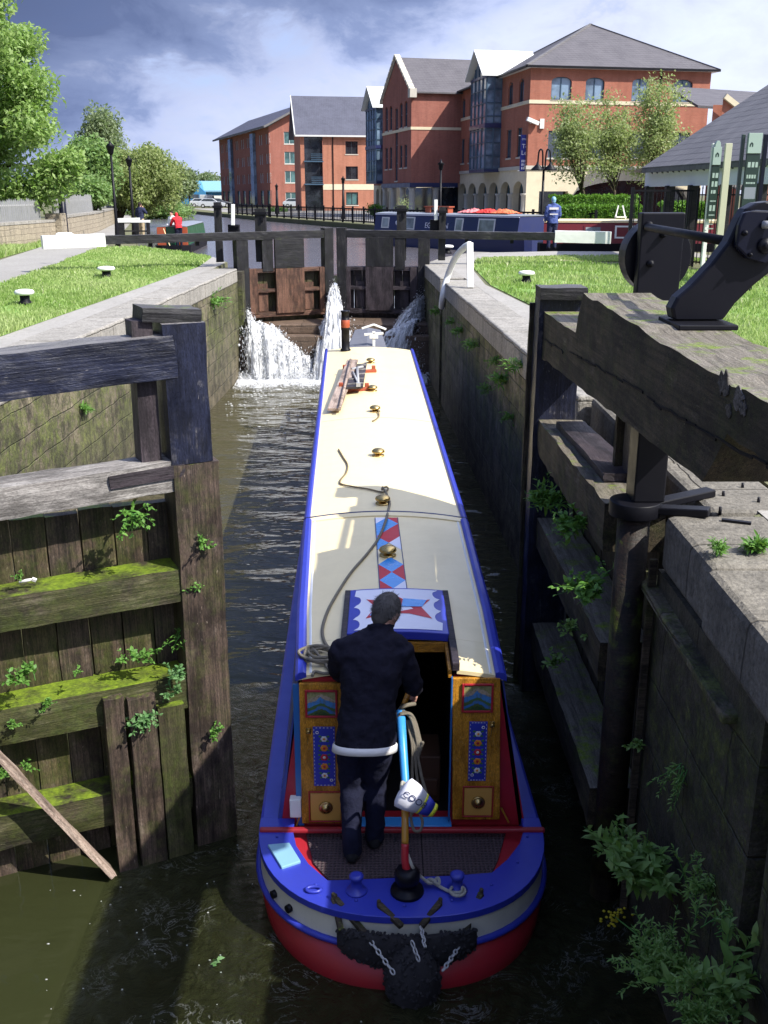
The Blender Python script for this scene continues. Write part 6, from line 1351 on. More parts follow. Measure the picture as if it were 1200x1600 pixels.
c1 = cascade('waterfall', 'largest white cascade pouring over the sill left of the boat', [(src(384, 486, 28.9), (.75, -.9, -.6), (.04, .05, .08), 30, 1.5, .04)] + [(src(u, v + 6, 28.3), (.25, -1.0, .2), (.16, .15, .08), c, .0, .055) for u, v, c in ((392, 510, 110), (405, 513, 120), (420, 516, 130), (436, 524, 130), (450, 536, 110), (464, 548, 90), (477, 560, 70), (488, 568, 50))], 1400, (-3, 28, 0), [(src(383, 500, 28.4), src(440, 520, 28.3), (.25, -1.2, .6), (.15, -1.1, .5), 0, 11, .10), (src(425, 517, 28.3), src(492, 570, 28.1), (.2, -1.1, .5), (.1, -.9, .2), 0, 11, .09), (src(381, 478, 28.9), src(385, 492, 28.9), (.9, -1.0, -.5), (.9, -1.0, -.3), 1.5, 6, .05)])
cascade_froth = [((x, 27.75, .05), (0, -.35, 1.3), (.32, .16, .03), 34, -.02, .05) for x in np.linspace(-3.8, .8, 14)]
c2 = cascade('waterfall', 'tall narrow jet spraying from the middle of the upper gates', cascade_froth + [(src(522, 452, 29.9), (.06, -2.6, .0), (.05, .05, .14), 130, 0, .042), (src(527, 500, 29.3), (.08, -2.4, .2), (.16, .12, .16), 130, 0, .042), (src(505, 535, 28.5), (-.15, -.9, .2), (.22, .12, .08), 110, 0, .045), (src(540, 520, 28.5), (.1, -.7, .2), (.22, .12, .12), 70, 0, .045)], 900, (-1.4, 28.6, 0), [(src(519, 448, 29.8), src(526, 450, 29.8), (-.35, -2.9, .1), (.55, -2.9, .1), 0, 14, .05), (src(510, 495, 29.3), src(542, 495, 29.3), (-.5, -2.6, .4), (.5, -2.6, .4), 0, 10, .07), (src(492, 540, 28.3), src(552, 528, 28.3), (-.2, -1.0, .5), (.3, -1.0, .5), 0, 9, .07)])
c3 = cascade('waterfall', 'grey shaded spray leaking at the right wall beside the bow', [(src(660, 470, 29.6), (-.9, -2.2, .0), (.05, .08, .16), 130, .0, .04), (src(644, 505, 29.0), (-1.0, -1.8, .3), (.16, .12, .14), 130, 0, .045), (src(620, 528, 28.6), (-.7, -.8, .4), (.22, .12, .10), 100, .2, .045), (src(652, 545, 28.5), (-.15, -.8, .1), (.10, .15, .3), 100, 0, .04)], 900, (.7, 28.6, 0), [(src(661, 464, 29.5), src(662, 500, 29.5), (-1.9, -2.2, .0), (-1.0, -2.4, .3), 0, 14, .06), (src(598, 532, 28.4), src(658, 500, 28.5), (-.8, -.8, .6), (-.7, -.8, .7), .0, 10, .10)])
# foam lying on the water below the falls
m = MB(); pr = random.Random(77)
for k in range(700):
    x = pr.uniform(-4.05, 1.15); r_ = abs(pr.gauss(0, 1)); y = 27.75 - r_ * (.55 if x < -1.2 else .35) ; 
    if pr.random() < .55: y = 27.75 - abs(pr.gauss(0, .22))
    s = pr.uniform(.02, .08) * (1.2 if x < -1 else .8); m.ball((x, y, .0), (s * 1.6, s, s * .35), 6, 4)
for k in range(420):
    x = pr.uniform(-4.0, .9); y = 27.6 - abs(pr.gauss(0, 2.6)); s = pr.uniform(.008, .035); m.ball((x, y, .0), (s * 1.5, s, s * .4), 5, 3)
for k in range(46):
    x = pr.uniform(-2.6, .2) ; y = pr.uniform(4.9, 7.0); 
    if x > -.95 and y > 5.0: x -= 1.3
    s = pr.uniform(.003, .008); m.ball((x, y, .0), (s * pr.uniform(.7, 2), s, s * .4), 5, 3)
fo = tag(m.build('foam', M['foam']), 'white foam floating on the brown lock water', 'foam', kind='stuff')
nx_, ny_ = 110, 60; X_, Y_ = np.meshgrid(np.linspace(-4.07, 1.2, nx_), np.linspace(24.6, 28.12, ny_), indexing='ij'); dd = (28.0 - Y_) / 3.4; lim = np.where(X_ < -1.0, .40, .28) + .06 * np.sin(X_ * 3.1) + .04 * np.sin(X_ * 7.7); fade = np.clip(.36 - dd / lim * .36, -.30, .36)
Z_ = .012 + np.clip(1 - dd / lim, 0, 1) * (.05 + .05 * np.sin(X_ * 9 + Y_ * 4) * np.sin(Y_ * 11) + RNG.normal(0, .02, X_.shape))
i, j = np.meshgrid(np.arange(nx_ - 1), np.arange(ny_ - 1), indexing='ij'); q = (i * ny_ + j).ravel()
fp = npmesh('foam', np.stack([X_, Y_, Z_], 2).reshape(-1, 3), np.stack([q, q + ny_, q + ny_ + 1, q + 1], 1), M['fall_sheet'], None, {'fs': (X_ * .5).ravel(), 'ft': (Y_ * 1.3).ravel(), 'fl': np.zeros(X_.size), 'fade': fade.ravel()}, True); tag(fp, 'churned white froth band under the waterfalls at the head of the lock', 'foam', kind='stuff')

# ------------------------------------------------------------------ grass
def in_poly(P, poly):
    x, y = P[:, 0], P[:, 1]; ins = np.zeros(len(P), bool); n = len(poly)
    for i in range(n):
        (x0, y0), (x1, y1) = poly[i], poly[(i + 1) % n]
        c = ((y0 > y) != (y1 > y)) & (x < (x1 - x0) * (y - y0) / (y1 - y0 + 1e-12) + x0); ins ^= c
    return ins
def grass(name, label, poly, n, h, z=3.0, sheet='turf', seeds=0.02, ybias=True):
    xs = [p[0] for p in poly]; ys = [p[1] for p in poly]; P = np.zeros((0, 2))
    while len(P) < n:
        k = n * 2; yy = 1 / RNG.uniform(1 / max(ys), 1 / min(ys), k) if ybias else RNG.uniform(min(ys), max(ys), k)
        q = np.stack([RNG.uniform(min(xs), max(xs), k), yy], 1); q = q[in_poly(q, poly)]; wear_ = np.sin(q[:, 0] * 1.9 + 1.7 * np.sin(q[:, 1] * .8)) * np.cos(q[:, 1] * 1.1 + q[:, 0] * .6) + .6 * np.sin(q[:, 0] * 4.7 + q[:, 1] * 3.1); q = q[RNG.uniform(0, 1, len(q)) < np.clip(.75 + .5 * wear_, .12, 1)]; P = np.concatenate([P, q])
    P = P[:n]; dist = np.maximum(8, P[:, 1]); patch = np.sin(P[:, 0] * 1.3 + 1.1 * np.sin(P[:, 1] * .7)) * np.sin(P[:, 1] * .9 + P[:, 0] * .4)
    H = h * RNG.uniform(.45, 1.25, n) * (1 + .35 * patch); Wd = .0045 * dist / 10 * RNG.uniform(.8, 1.6, n) + .002
    ang = RNG.uniform(0, 2 * np.pi, n); lean = RNG.normal(0, .35, (n, 2)); wx, wy = np.cos(ang) * Wd, np.sin(ang) * Wd
    b = np.stack([P[:, 0], P[:, 1], np.full(n, z)], 1); off = np.stack([wx, wy, np.zeros(n)], 1)
    mid = b + np.stack([lean[:, 0] * H * .35, lean[:, 1] * H * .35, H * .6], 1); tip = b + np.stack([lean[:, 0] * H, lean[:, 1] * H, H], 1)
    vs = np.stack([b - off, b + off, mid + off * .7, tip, mid - off * .7], 1).reshape(-1, 3); ix = np.arange(n)[:, None] * 5
    tris = np.concatenate([ix + np.array([[0, 1, 2]]), ix + np.array([[0, 2, 4]]), ix + np.array([[4, 2, 3]])])
    patch2 = np.sin(P[:, 0] * .55 + 2 * np.sin(P[:, 1] * .31)) * np.cos(P[:, 1] * .42); tint = np.repeat(np.clip(.5 + .25 * patch + .3 * patch2 + RNG.normal(0, .22, n), 0, 1), 5)
    o = npmesh(name, vs, tris, [M['grass_blade'], M[sheet], M['seed_head']], None, {'tint': tint}); 
    mi = np.zeros(len(tris), dtype=np.int32); sd = RNG.uniform(0, 1, n) < seeds; mi[:n][sd] = 2; mi[n:2 * n][sd] = 2; mi[2 * n:][sd] = 2; o.data.polygons.foreach_set('material_index', mi)
    m = MB(); m.sheet(poly, lambda a, b, d: (a, b, z)); s = m.build(name.replace('grass', 'lawn'), M[sheet], None, normals=False); struct(s)
    return tag(o, label, 'grass', kind='stuff')
GL = [(-5.1, 8), (-5.5, 14), (-5.35, 22), (-5.25, 29.0), (-5.6, 33.2), (-6.8, 35.5), (-9.3, 39.6), (-10.95, 39.6), (-10.2, 34), (-9.25, 28), (-8.6, 22), (-7.9, 12), (-7.5, 8)]
grass('grass', 'short bright green grass between the left towpath and the lock edge', GL, 95000, .085, 3.004)
GR = [(3.2, 10), (2.75, 18), (2.4, 22.8), (2.5, 29), (2.9, 31.8), (6.2, 31.0), (7.0, 28.4), (8.6, 27.4), (9.5, 25), (11, 21), (12.5, 16), (9, 9), (6, 7)]
grass('grass', 'sunlit seeding grass on the right bank behind the gate beam', GR, 95000, .10, 3.004, seeds=.05)
grass('grass', 'rough grass at the foot of the left boundary wall', [(-11.0, 22), (-11.5, 28), (-12.5, 34), (-13.4, 40), (-13.8, 43), (-14.1, 34), (-14.5, 22)], 26000, .22, 3.004, 'turf')
grass('grass', 'worn grass patch on the right quay near the moored boats', [(3.1, 32.6), (6.1, 34.0), (10, 33.4), (10, 31.2), (6.2, 31.1), (3.1, 31.9)], 7000, .06, 3.006, 'worn_turf')
# ------------------------------------------------------------------ trees, hedges and weeds
def tree(name, label, base, H, clumps, n, leaf, mat, trunk=.18, group='trees', droop=.1, limbs=True, sigma=.33, cat='tree', aspect=.55):
    """clumps: list of (x, y, z, r) in world; leaves spread through each clump's volume with gaps between"""
    t = thing(name, base, label, cat, group); base = V(base); m = MB(); cen = V((sum(c[0] for c in clumps) / len(clumps), sum(c[1] for c in clumps) / len(clumps), sum(c[2] for c in clumps) / len(clumps)))
    fork = base + (cen - base) * .5; pr = random.Random(int(abs(base.x * 10)))
    m.tube([base - V((0, 0, .2)), base.lerp(fork, .4) + V((pr.gauss(0, .06), 0, 0)), fork], [trunk * 1.25, trunk, trunk * .7], 10)
    if limbs:
        for c in clumps[:26]:
            e = V(c[:3]); q = fork.lerp(e, .5) + V((pr.gauss(0, .15), pr.gauss(0, .15), pr.uniform(0, .3))); m.tube([fork - V((0, 0, pr.uniform(0, .6))), q, e], [trunk * .42, trunk * .26, trunk * .08], 6)
    m.build('trunk', M['bark'], t)
    vol = np.array([c[3] ** 2 for c in clumps]); cnt = (n * vol / vol.sum()).astype(int); Ps = []
    for c, k in zip(clumps, cnt):
        d = rand_dirs(k); r = c[3] * RNG.uniform(0, 1, (k, 1)) ** sigma * (1 + .22 * np.sin(d[:, :1] * 7 + c[0]) * np.cos(d[:, 2:] * 6 + c[1])); q = d * r; q[:, 2] *= .8; Ps.append(q + np.array(c[:3]))
    leaf_cloud(np.concatenate(Ps), leaf, 'crown', M[mat], t, droop=droop, aspect=aspect, flat=.7); return t
def clumps_ell(c, R, n, r, seed, shell=.55, zmin=None):
    g_ = np.random.default_rng(seed); out = []
    while len(out) < n:
        d = g_.normal(size=3); d /= np.linalg.norm(d); k = g_.uniform(shell, 1.0); p = np.array(c) + d * np.array(R) * k
        if zmin and p[2] < zmin: continue
        out.append((*p, r * g_.uniform(.65, 1.3)))
    return out
def at3(u, v, Y, r): p = at(u, v, Y=Y); return (p.x, p.y, p.z, r)
tree('broadleaf_tree', 'big bright green tree at the left edge hanging over the fence', (-19.0, 46, 3), 12, clumps_ell((-17.9, 45, 9.4), (4.9, 4.2, 5.6), 88, 1.0, 5, .4, 4.4) + [at3(u, v, 43.5, .8) for u, v in ((5, 300), (22, 312), (40, 298), (58, 308), (74, 296), (90, 288), (100, 270), (66, 280), (30, 280), (-10, 310), (108, 250), (84, 262))], 66000, .235, 'bright_leaf', .32, droop=.35, sigma=.5)
def tree_px(label, u0, u1, v0, v1, Y, n, leaf, mat, k, seed, r, name='broadleaf_tree', trunk=.2, droop=.15, base_u=None, zb=3.0, shell=.4, sigma=.4):
    a, b = at(u0, v1, Y=Y), at(u1, v0, Y=Y); c = ((a.x + b.x) / 2, Y, (a.z + b.z) / 2); R = ((b.x - a.x) / 2 - r * .5, (b.x - a.x) / 2.2, (b.z - a.z) / 2 - r * .5)
    bx_ = at(base_u, 340, Y=Y).x if base_u else c[0]
    return tree(name, label, (bx_, Y, zb), 0, clumps_ell(c, R, k, r, seed, shell), n, leaf, mat, trunk, droop=droop, sigma=sigma)
tree_px('tall slim pale tree rising highest behind the left willow', 128, 190, 155, 300, 92, 15000, .34, 'far_leaf', 44, 21, 1.3)
tree_px('leafy green tree behind the fence left of the willow', 98, 175, 205, 318, 70, 17000, .30, 'mid_leaf', 46, 22, 1.1)
tree_px('olive willow with trailing branches beyond the left lamp posts', 150, 284, 212, 335, 76, 34000, .26, 'willow_leaf', 90, 23, 1.0, 'willow_tree', .3, .9, 178)
tree_px('dark shaded bush under the willow on the left bank', 110, 178, 275, 322, 62, 9000, .24, 'mid_leaf', 26, 24, .8, 'bush')
tree_px('distant dark tree left of the blue hall', 262, 290, 250, 320, 170, 4000, .6, 'far_leaf', 22, 25, 1.6)
tree_px('distant tree standing just above the blue hall roof', 284, 306, 262, 305, 230, 3000, .7, 'far_leaf', 16, 26, 1.8)
tree_px('low distant tree line right of the blue hall', 306, 345, 272, 292, 260, 3000, .7, 'far_leaf', 18, 27, 1.8)
tree_px('low hedge bank on the far canal side under the willow', 200, 300, 322, 338, 105, 9000, .3, 'mid_leaf', 40, 28, .8, 'hedge')
tree_px('slender leafy tree left of three before the hipped building', 845, 955, 140, 305, 61, 7600, .19, 'birch_leaf', 60, 31, .85, 'young_tree', .09, .2, 922, shell=.05, sigma=.6)
tree_px('slender leafy tree in the middle of three before the hipped building', 900, 1025, 128, 305, 62, 8400, .19, 'birch_leaf', 64, 32, .85, 'young_tree', .09, .2, 962, shell=.05, sigma=.6)
tree_px('slender leafy tree right of three before the hipped building', 966, 1096, 104, 300, 63, 8200, .19, 'birch_leaf', 64, 33, .85, 'young_tree', .09, .2, 1010, shell=.05, sigma=.6)
def hedge(label, u0, u1, v0, v1, Y, n, depth=1.6):
    a, b = at(u0, v1, Y=Y), at(u1, v0, Y=Y); t = thing('clipped_hedge', ((a.x + b.x) / 2, Y, 3.0), label, 'hedge', 'clipped hedges'); q = RNG.uniform(0, 1, (n, 3)); top = RNG.uniform(0, 1, n) < .35
    q[top, 2] = 1 - RNG.exponential(.03, top.sum()); fr_ = ~top; q[fr_, 1] = RNG.exponential(.08, fr_.sum()); P_ = np.stack([a.x + (b.x - a.x) * q[:, 0], Y + depth * q[:, 1], 3.0 + (b.z - 3.0) * q[:, 2] + .05 * np.sin(q[:, 0] * 40)], 1); leaf_cloud(P_, .13, 'foliage', M['hedge_leaf'], t)
    m = MB(); m.bx(a.x + .1, b.x - .1, Y + .15, Y + depth - .1, 2.9, b.z - .12); m.build('stems', M['turf'], t)
hedge('upper clipped green hedge in front of the hipped building', 862, 1000, 306, 330, 60, 9000); hedge('lower clipped green hedge nearest the maroon boat', 868, 1004, 322, 345, 56, 9000)
hedge('clipped hedge seen through the pavilion columns', 1040, 1110, 318, 345, 46, 5000)
# weeds: each a plant of its own
def plant(name, label, base, n_stem, L, leaf, mat, up=(0, 0, 1), spread=.5, kind='leafy', group='weeds on the lock walls and gates', seed=1, nl=14, flower=False, droop=0.0):
    t = thing(name, base, label, 'plant', group); pr = random.Random(seed); base = V(base); up = V(up).normalized(); st = MB(); P_ = []; Dv = []
    for k in range(n_stem):
        d = (up + V((pr.gauss(0, spread), pr.gauss(0, spread), pr.gauss(0, spread * .6)))).normalized(); ln = L * pr.uniform(.5, 1.15); b = base + V((pr.gauss(0, .04), pr.gauss(0, .04), 0)) * (L / .3)
        p1 = b + d * ln * .5; p2 = p1 + (d + V((0, 0, -droop))).normalized() * ln * .5; pts = spline([b, p1, p2], 6); st.tube(pts, [.004 * (L / .4) ** .5 * (1 - .7 * i / len(pts)) for i in range(len(pts))], 5)
        for i in range(nl):
            s = pr.uniform(.25, 1.0); q = pts[min(len(pts) - 1, int(s * (len(pts) - 1)))]; P_.append(q); ld = (V((pr.gauss(0, 1), pr.gauss(0, 1), pr.gauss(0, .5))).normalized() + d * .6).normalized(); Dv.append((ld, leaf * pr.uniform(.6, 1.2) * (1.25 - .6 * s)))
    st.build('stem', M['leaf_paint'], t)
    vs = []; fs = []; tint = []
    for q, (ld, l) in zip(P_, Dv):
        w = ld.cross(V((pr.gauss(0, .4), pr.gauss(0, .4), 1))).normalized(); nn = w.cross(ld); o = len(vs); wd = l * {'leafy': .26, 'mid': .17}.get(kind, .12)
        if nn.z < 0: nn = -nn
        pts = [q, q + ld * l * .35 + w * wd + nn * l * .10, q + ld * l * .35 + nn * l * .05, q + ld * l * .35 - w * wd + nn * l * .10, q + ld * l * .7 + w * wd * .8 + nn * l * .06, q + ld * l * .72 + nn * l * .03, q + ld * l * .7 - w * wd * .8 + nn * l * .06, q + ld * l - nn * l * .10]
        vs += pts; fs += [(o, o + 1, o + 2), (o, o + 2, o + 3), (o + 1, o + 4, o + 5), (o + 1, o + 5, o + 2), (o + 2, o + 5, o + 6), (o + 2, o + 6, o + 3), (o + 4, o + 7, o + 5), (o + 5, o + 7, o + 6)]; tint += [pr.random()] * 8
    off = np.array(base); npmesh('leaves', np.array([list(p) for p in vs]) - off, np.array(fs), M[mat], t, {'tint': tint}, True)
    if flower:
        m = MB()
        for k in range(26):
            c = base + up * L * .95 + V((pr.gauss(0, L * .16), pr.gauss(0, L * .1), pr.gauss(0, L * .12))); m.ball(c, (.013, .013, .008), 6, 4)
        m.build('flower_head', M['yellow_petal'], t)
    return t
def gpt(u, v, off=.2): return ray_plane(u, v, mt + gn * off, gn)
LP = [('creeper with round bright leaves hanging below the pale upper rail', 208, 800, .17, 14, .22, .050, 12), ('small weed at the post foot beside the second mossy rail', 318, 858, .20, 12, .16, .035, 10), ('tiny leaf tuft at the end of the second rail by the post', 300, 925, .18, 8, .10, .03, 10), ('upright weed on the third rail near the planks', 215, 1030, .08, 8, .18, .055, 12), ('low bright weed left of the upright weed on the third rail', 193, 1032, .1, 6, .09, .035, 10), ('grass like tuft in the corner of the third rail and post', 275, 1005, .02, 12, .22, .05, 6),
      ('broad leaved nettle at the left frame edge on the third rail', 37, 1065, .2, 10, .20, .06, 12), ('pale green weed on top of the vertical facing boards', 278, 1060, .24, 10, .14, .05, 12), ('frosty green weed clump hanging over the facing boards', 224, 1118, .25, 16, .15, .045, 14), ('small fern on the dark side of the left mitre post', 333, 1150, .22, 8, .13, .04, 10), ('tiny sprout in the middle of the third rail face', 120, 1052, .18, 5, .07, .03, 8), ('sprout below the mossy rail near the loose plank', 38, 1200, .0, 7, .12, .035, 10), ('little weed low at the left frame edge behind the plank', 8, 1215, .0, 6, .10, .035, 10), ('leaf patch clinging to the front of the mossy third rail', 70, 1105, .19, 12, .09, .028, 10), ('small weed left end of the second rail', 30, 905, .1, 5, .07, .025, 8), ('little weed at the right end of the facing boards', 270, 1085, .25, 9, .12, .045, 10), ('small sprig at the left of the third rail face', 22, 1135, .19, 7, .10, .03, 10)]
for k, (lab, u, v, off, ns, L, lf, nl) in enumerate(LP):
    p = gpt(u, v, off); plant('weed', lab, p, ns, L, lf, 'weed_leaf' if k not in (7, 8, 15) else 'nettle_leaf', up=(gn.x * .5, gn.y * .5, .8 if k not in (0, 8) else -.1), seed=100 + k, nl=nl, spread=.6, kind='leafy' if k != 5 else 'blade', droop=.5 if k in (0, 8) else .1)
RP = [('grassy weed tuft on the right gate below the grey rail', 862, 790, 1.46, 22, .30, .11, 'blade', 'weed_leaf', .2), ('weed hanging from the right gate\'s middle timbers', 905, 830, 1.45, 14, .26, .08, 'leafy', 'weed_leaf', .6), ('leafy weed against the right heel post, brightest of the gate plants', 925, 925, 1.42, 18, .26, .09, 'leafy', 'weed_leaf', .4), ('small weed below the bright one on the right gate', 868, 1035, 1.5, 9, .16, .06, 'leafy', 'shade_weed_leaf', .3), ('thin trailing weed low on the right gate', 900, 985, 1.45, 8, .18, .05, 'leafy', 'shade_weed_leaf', .7),
      ('star shaped weed on the dark tail wall beside the post', 998, 1170, 1.72, 6, .09, .05, 'leafy', 'shade_weed_leaf', .1), ('green weed growing from the quay joint at the right edge', 1120, 868, 1.85, 14, .10, .05, 'blade', 'weed_leaf', .1), ('grass growing in the quay joint at the frame edge', 1180, 862, 1.95, 22, .09, .07, 'blade', 'weed_leaf', .1), ('weed on the right chamber wall top', 726, 520, 1.62, 14, .30, .12, 'blade', 'weed_leaf', .6), ('hanging weed midway on the right chamber wall', 790, 600, 1.78, 16, .30, .12, 'blade', 'weed_leaf', .6), ('yellow green weed near the white grab rail on the wall', 685, 490, 1.36, 10, .28, .12, 'blade', 'weed_leaf', .4)]
for k, (lab, u, v, X, ns, L, lf, kd, mt2, dr2) in enumerate(RP):
    p = at(u, v, X=X) if not lab.startswith(('green weed growing', 'grass growing')) else at(u, v, z=3.0); plant('weed', lab, p, ns, L, lf, mt2, up=(-.55, -.25, .6) if X < 1.8 else (0, 0, 1), seed=200 + k, nl=12, spread=.55, kind=kd, droop=dr2)
for k, (lab, u, v, X, L, lf) in enumerate((('small weed high on the right chamber wall beside the grab rail foot', 708, 505, 1.50, .22, .09), ('grassy weed just under the right coping, nearest the grab rail', 745, 540, 1.66, .26, .10), ('bright tuft under the right coping before the gate post', 812, 575, 1.86, .24, .09), ('straggling weed low on the right chamber wall near the gate post', 800, 655, 1.80, .22, .08), ('dark fern midway down the right chamber wall', 765, 610, 1.72, .22, .08), ('small tuft on the right chamber wall above the hanging weed', 776, 565, 1.74, .18, .07))):
    p = at(u, v, X=rx(at(u, v, X=X).y) - .02); plant('weed', lab, p, 14, L, lf, 'weed_leaf', up=(-.6, -.3, .35), seed=260 + k, nl=12, spread=.6, kind='blade', droop=.6)
for k, (lab, u, v, L) in enumerate((('dry tuft on the left chamber wall under the black beam', 130, 640, .20), ('green tuft on the left wall right of the inner gate post', 345, 545, .28), ('small weed low on the left chamber wall by the water', 362, 470, .25))):
    plant('weed', lab, at(u, v, X=-4.36), 16, L, .09, 'weed_leaf', up=(.6, -.2, .3), seed=280 + k, nl=10, kind='blade', droop=.6)
p = gpt(42, 914, .06); t = thing('litter', p, 'white scrap of litter lying on the second mossy rail', 'litter'); mb = MB(); mb.tube([p + V((-.05, 0, .02)), p + V((.0, .01, .03)), p + V((.05, .02, .035))], [.010, .012, .008], 7); mb.box(p + V((.05, .01, .035)), (.03, .02, .02), Euler((.3, .5, .2)).to_matrix()); mb.build('wrapper', M['off_white_cloth'], t)
p = at(338, 1503, z=.01); t = thing('floating_leaf', p, 'bright green leaf floating on the dark water left of the stern', 'leaf'); leaf_cloud(np.array(p) + RNG.normal(0, .012, (9, 3)) * np.array([1, 1, .2]), .05, 'blades', M['nettle_leaf'], t, flat=2)
p = at(322, 478, X=-4.32); plant('weed', 'sunlit weed growing from the left chamber wall behind the gate post', p, 26, .55, .16, 'weed_leaf', up=(.6, -.2, .4), seed=301, nl=14, kind='blade', droop=.4)
FP = [('tall dock like plant with long pointed leaves, upper one in the right corner', 1010, 1385, 1.60, 26, .36, .14, 14, (-.3, -.1, 1), 'mid'), ('feathery sprawling weed in the lower right corner behind the yellow flowers', 1050, 1520, 1.52, 44, .36, .055, 34, (-.6, -.15, .8), 'blade'), ('pointed leaved plant at the right below the feathery weed', 1125, 1570, 1.60, 14, .34, .12, 12, (.0, -.1, 1), 'mid'), ('mass of small leaved weed at the bottom right frame corner', 1090, 1615, 1.45, 40, .26, .05, 26, (0, -.2, 1), 'blade'), ('trailing weed high on the dark tail wall', 1065, 1200, 1.74, 12, .26, .04, 18, (-.2, 0, -.6), 'blade'), ('thin weed behind the long leaved plant', 1085, 1400, 1.68, 14, .30, .06, 18, (.1, 0, 1), 'blade'), ('small sprawling sprig right of the flowered weed', 1110, 1450, 1.66, 12, .24, .05, 16, (.4, 0, .3), 'blade'), ('upright leafy stem leaning from the wall beside the dock like plant', 965, 1330, 1.52, 10, .30, .11, 10, (-.4, -.2, .8), 'mid')]
for k, (lab, u, v, X, ns, L, lf, nl, up_, kd) in enumerate(FP): plant('weed', lab, at(u, v, X=X), ns, L, lf, 'shade_weed_leaf', up=up_, seed=400 + k, nl=nl, spread=.42, kind=kd, flower=False, droop=.35)
m = MB(); pr = random.Random(9); c = at(960, 1432, X=1.38); ft = thing('weed', c, 'yellow flower sprig at the tip of the sprawling weed', 'plant', 'weeds on the lock walls and gates')
for k in range(34): q = c + V((pr.gauss(0, .035), pr.gauss(0, .03), pr.gauss(0, .022))); m.ball(q, (.010, .010, .006), 6, 4)
m.build('flower_head', M['yellow_petal'], ft); m = MB(); m.tube(spline([at(1040, 1510, X=1.5), at(1000, 1465, X=1.42), c], 5), .004, 5); m.build('stem', M['leaf_paint'], ft)

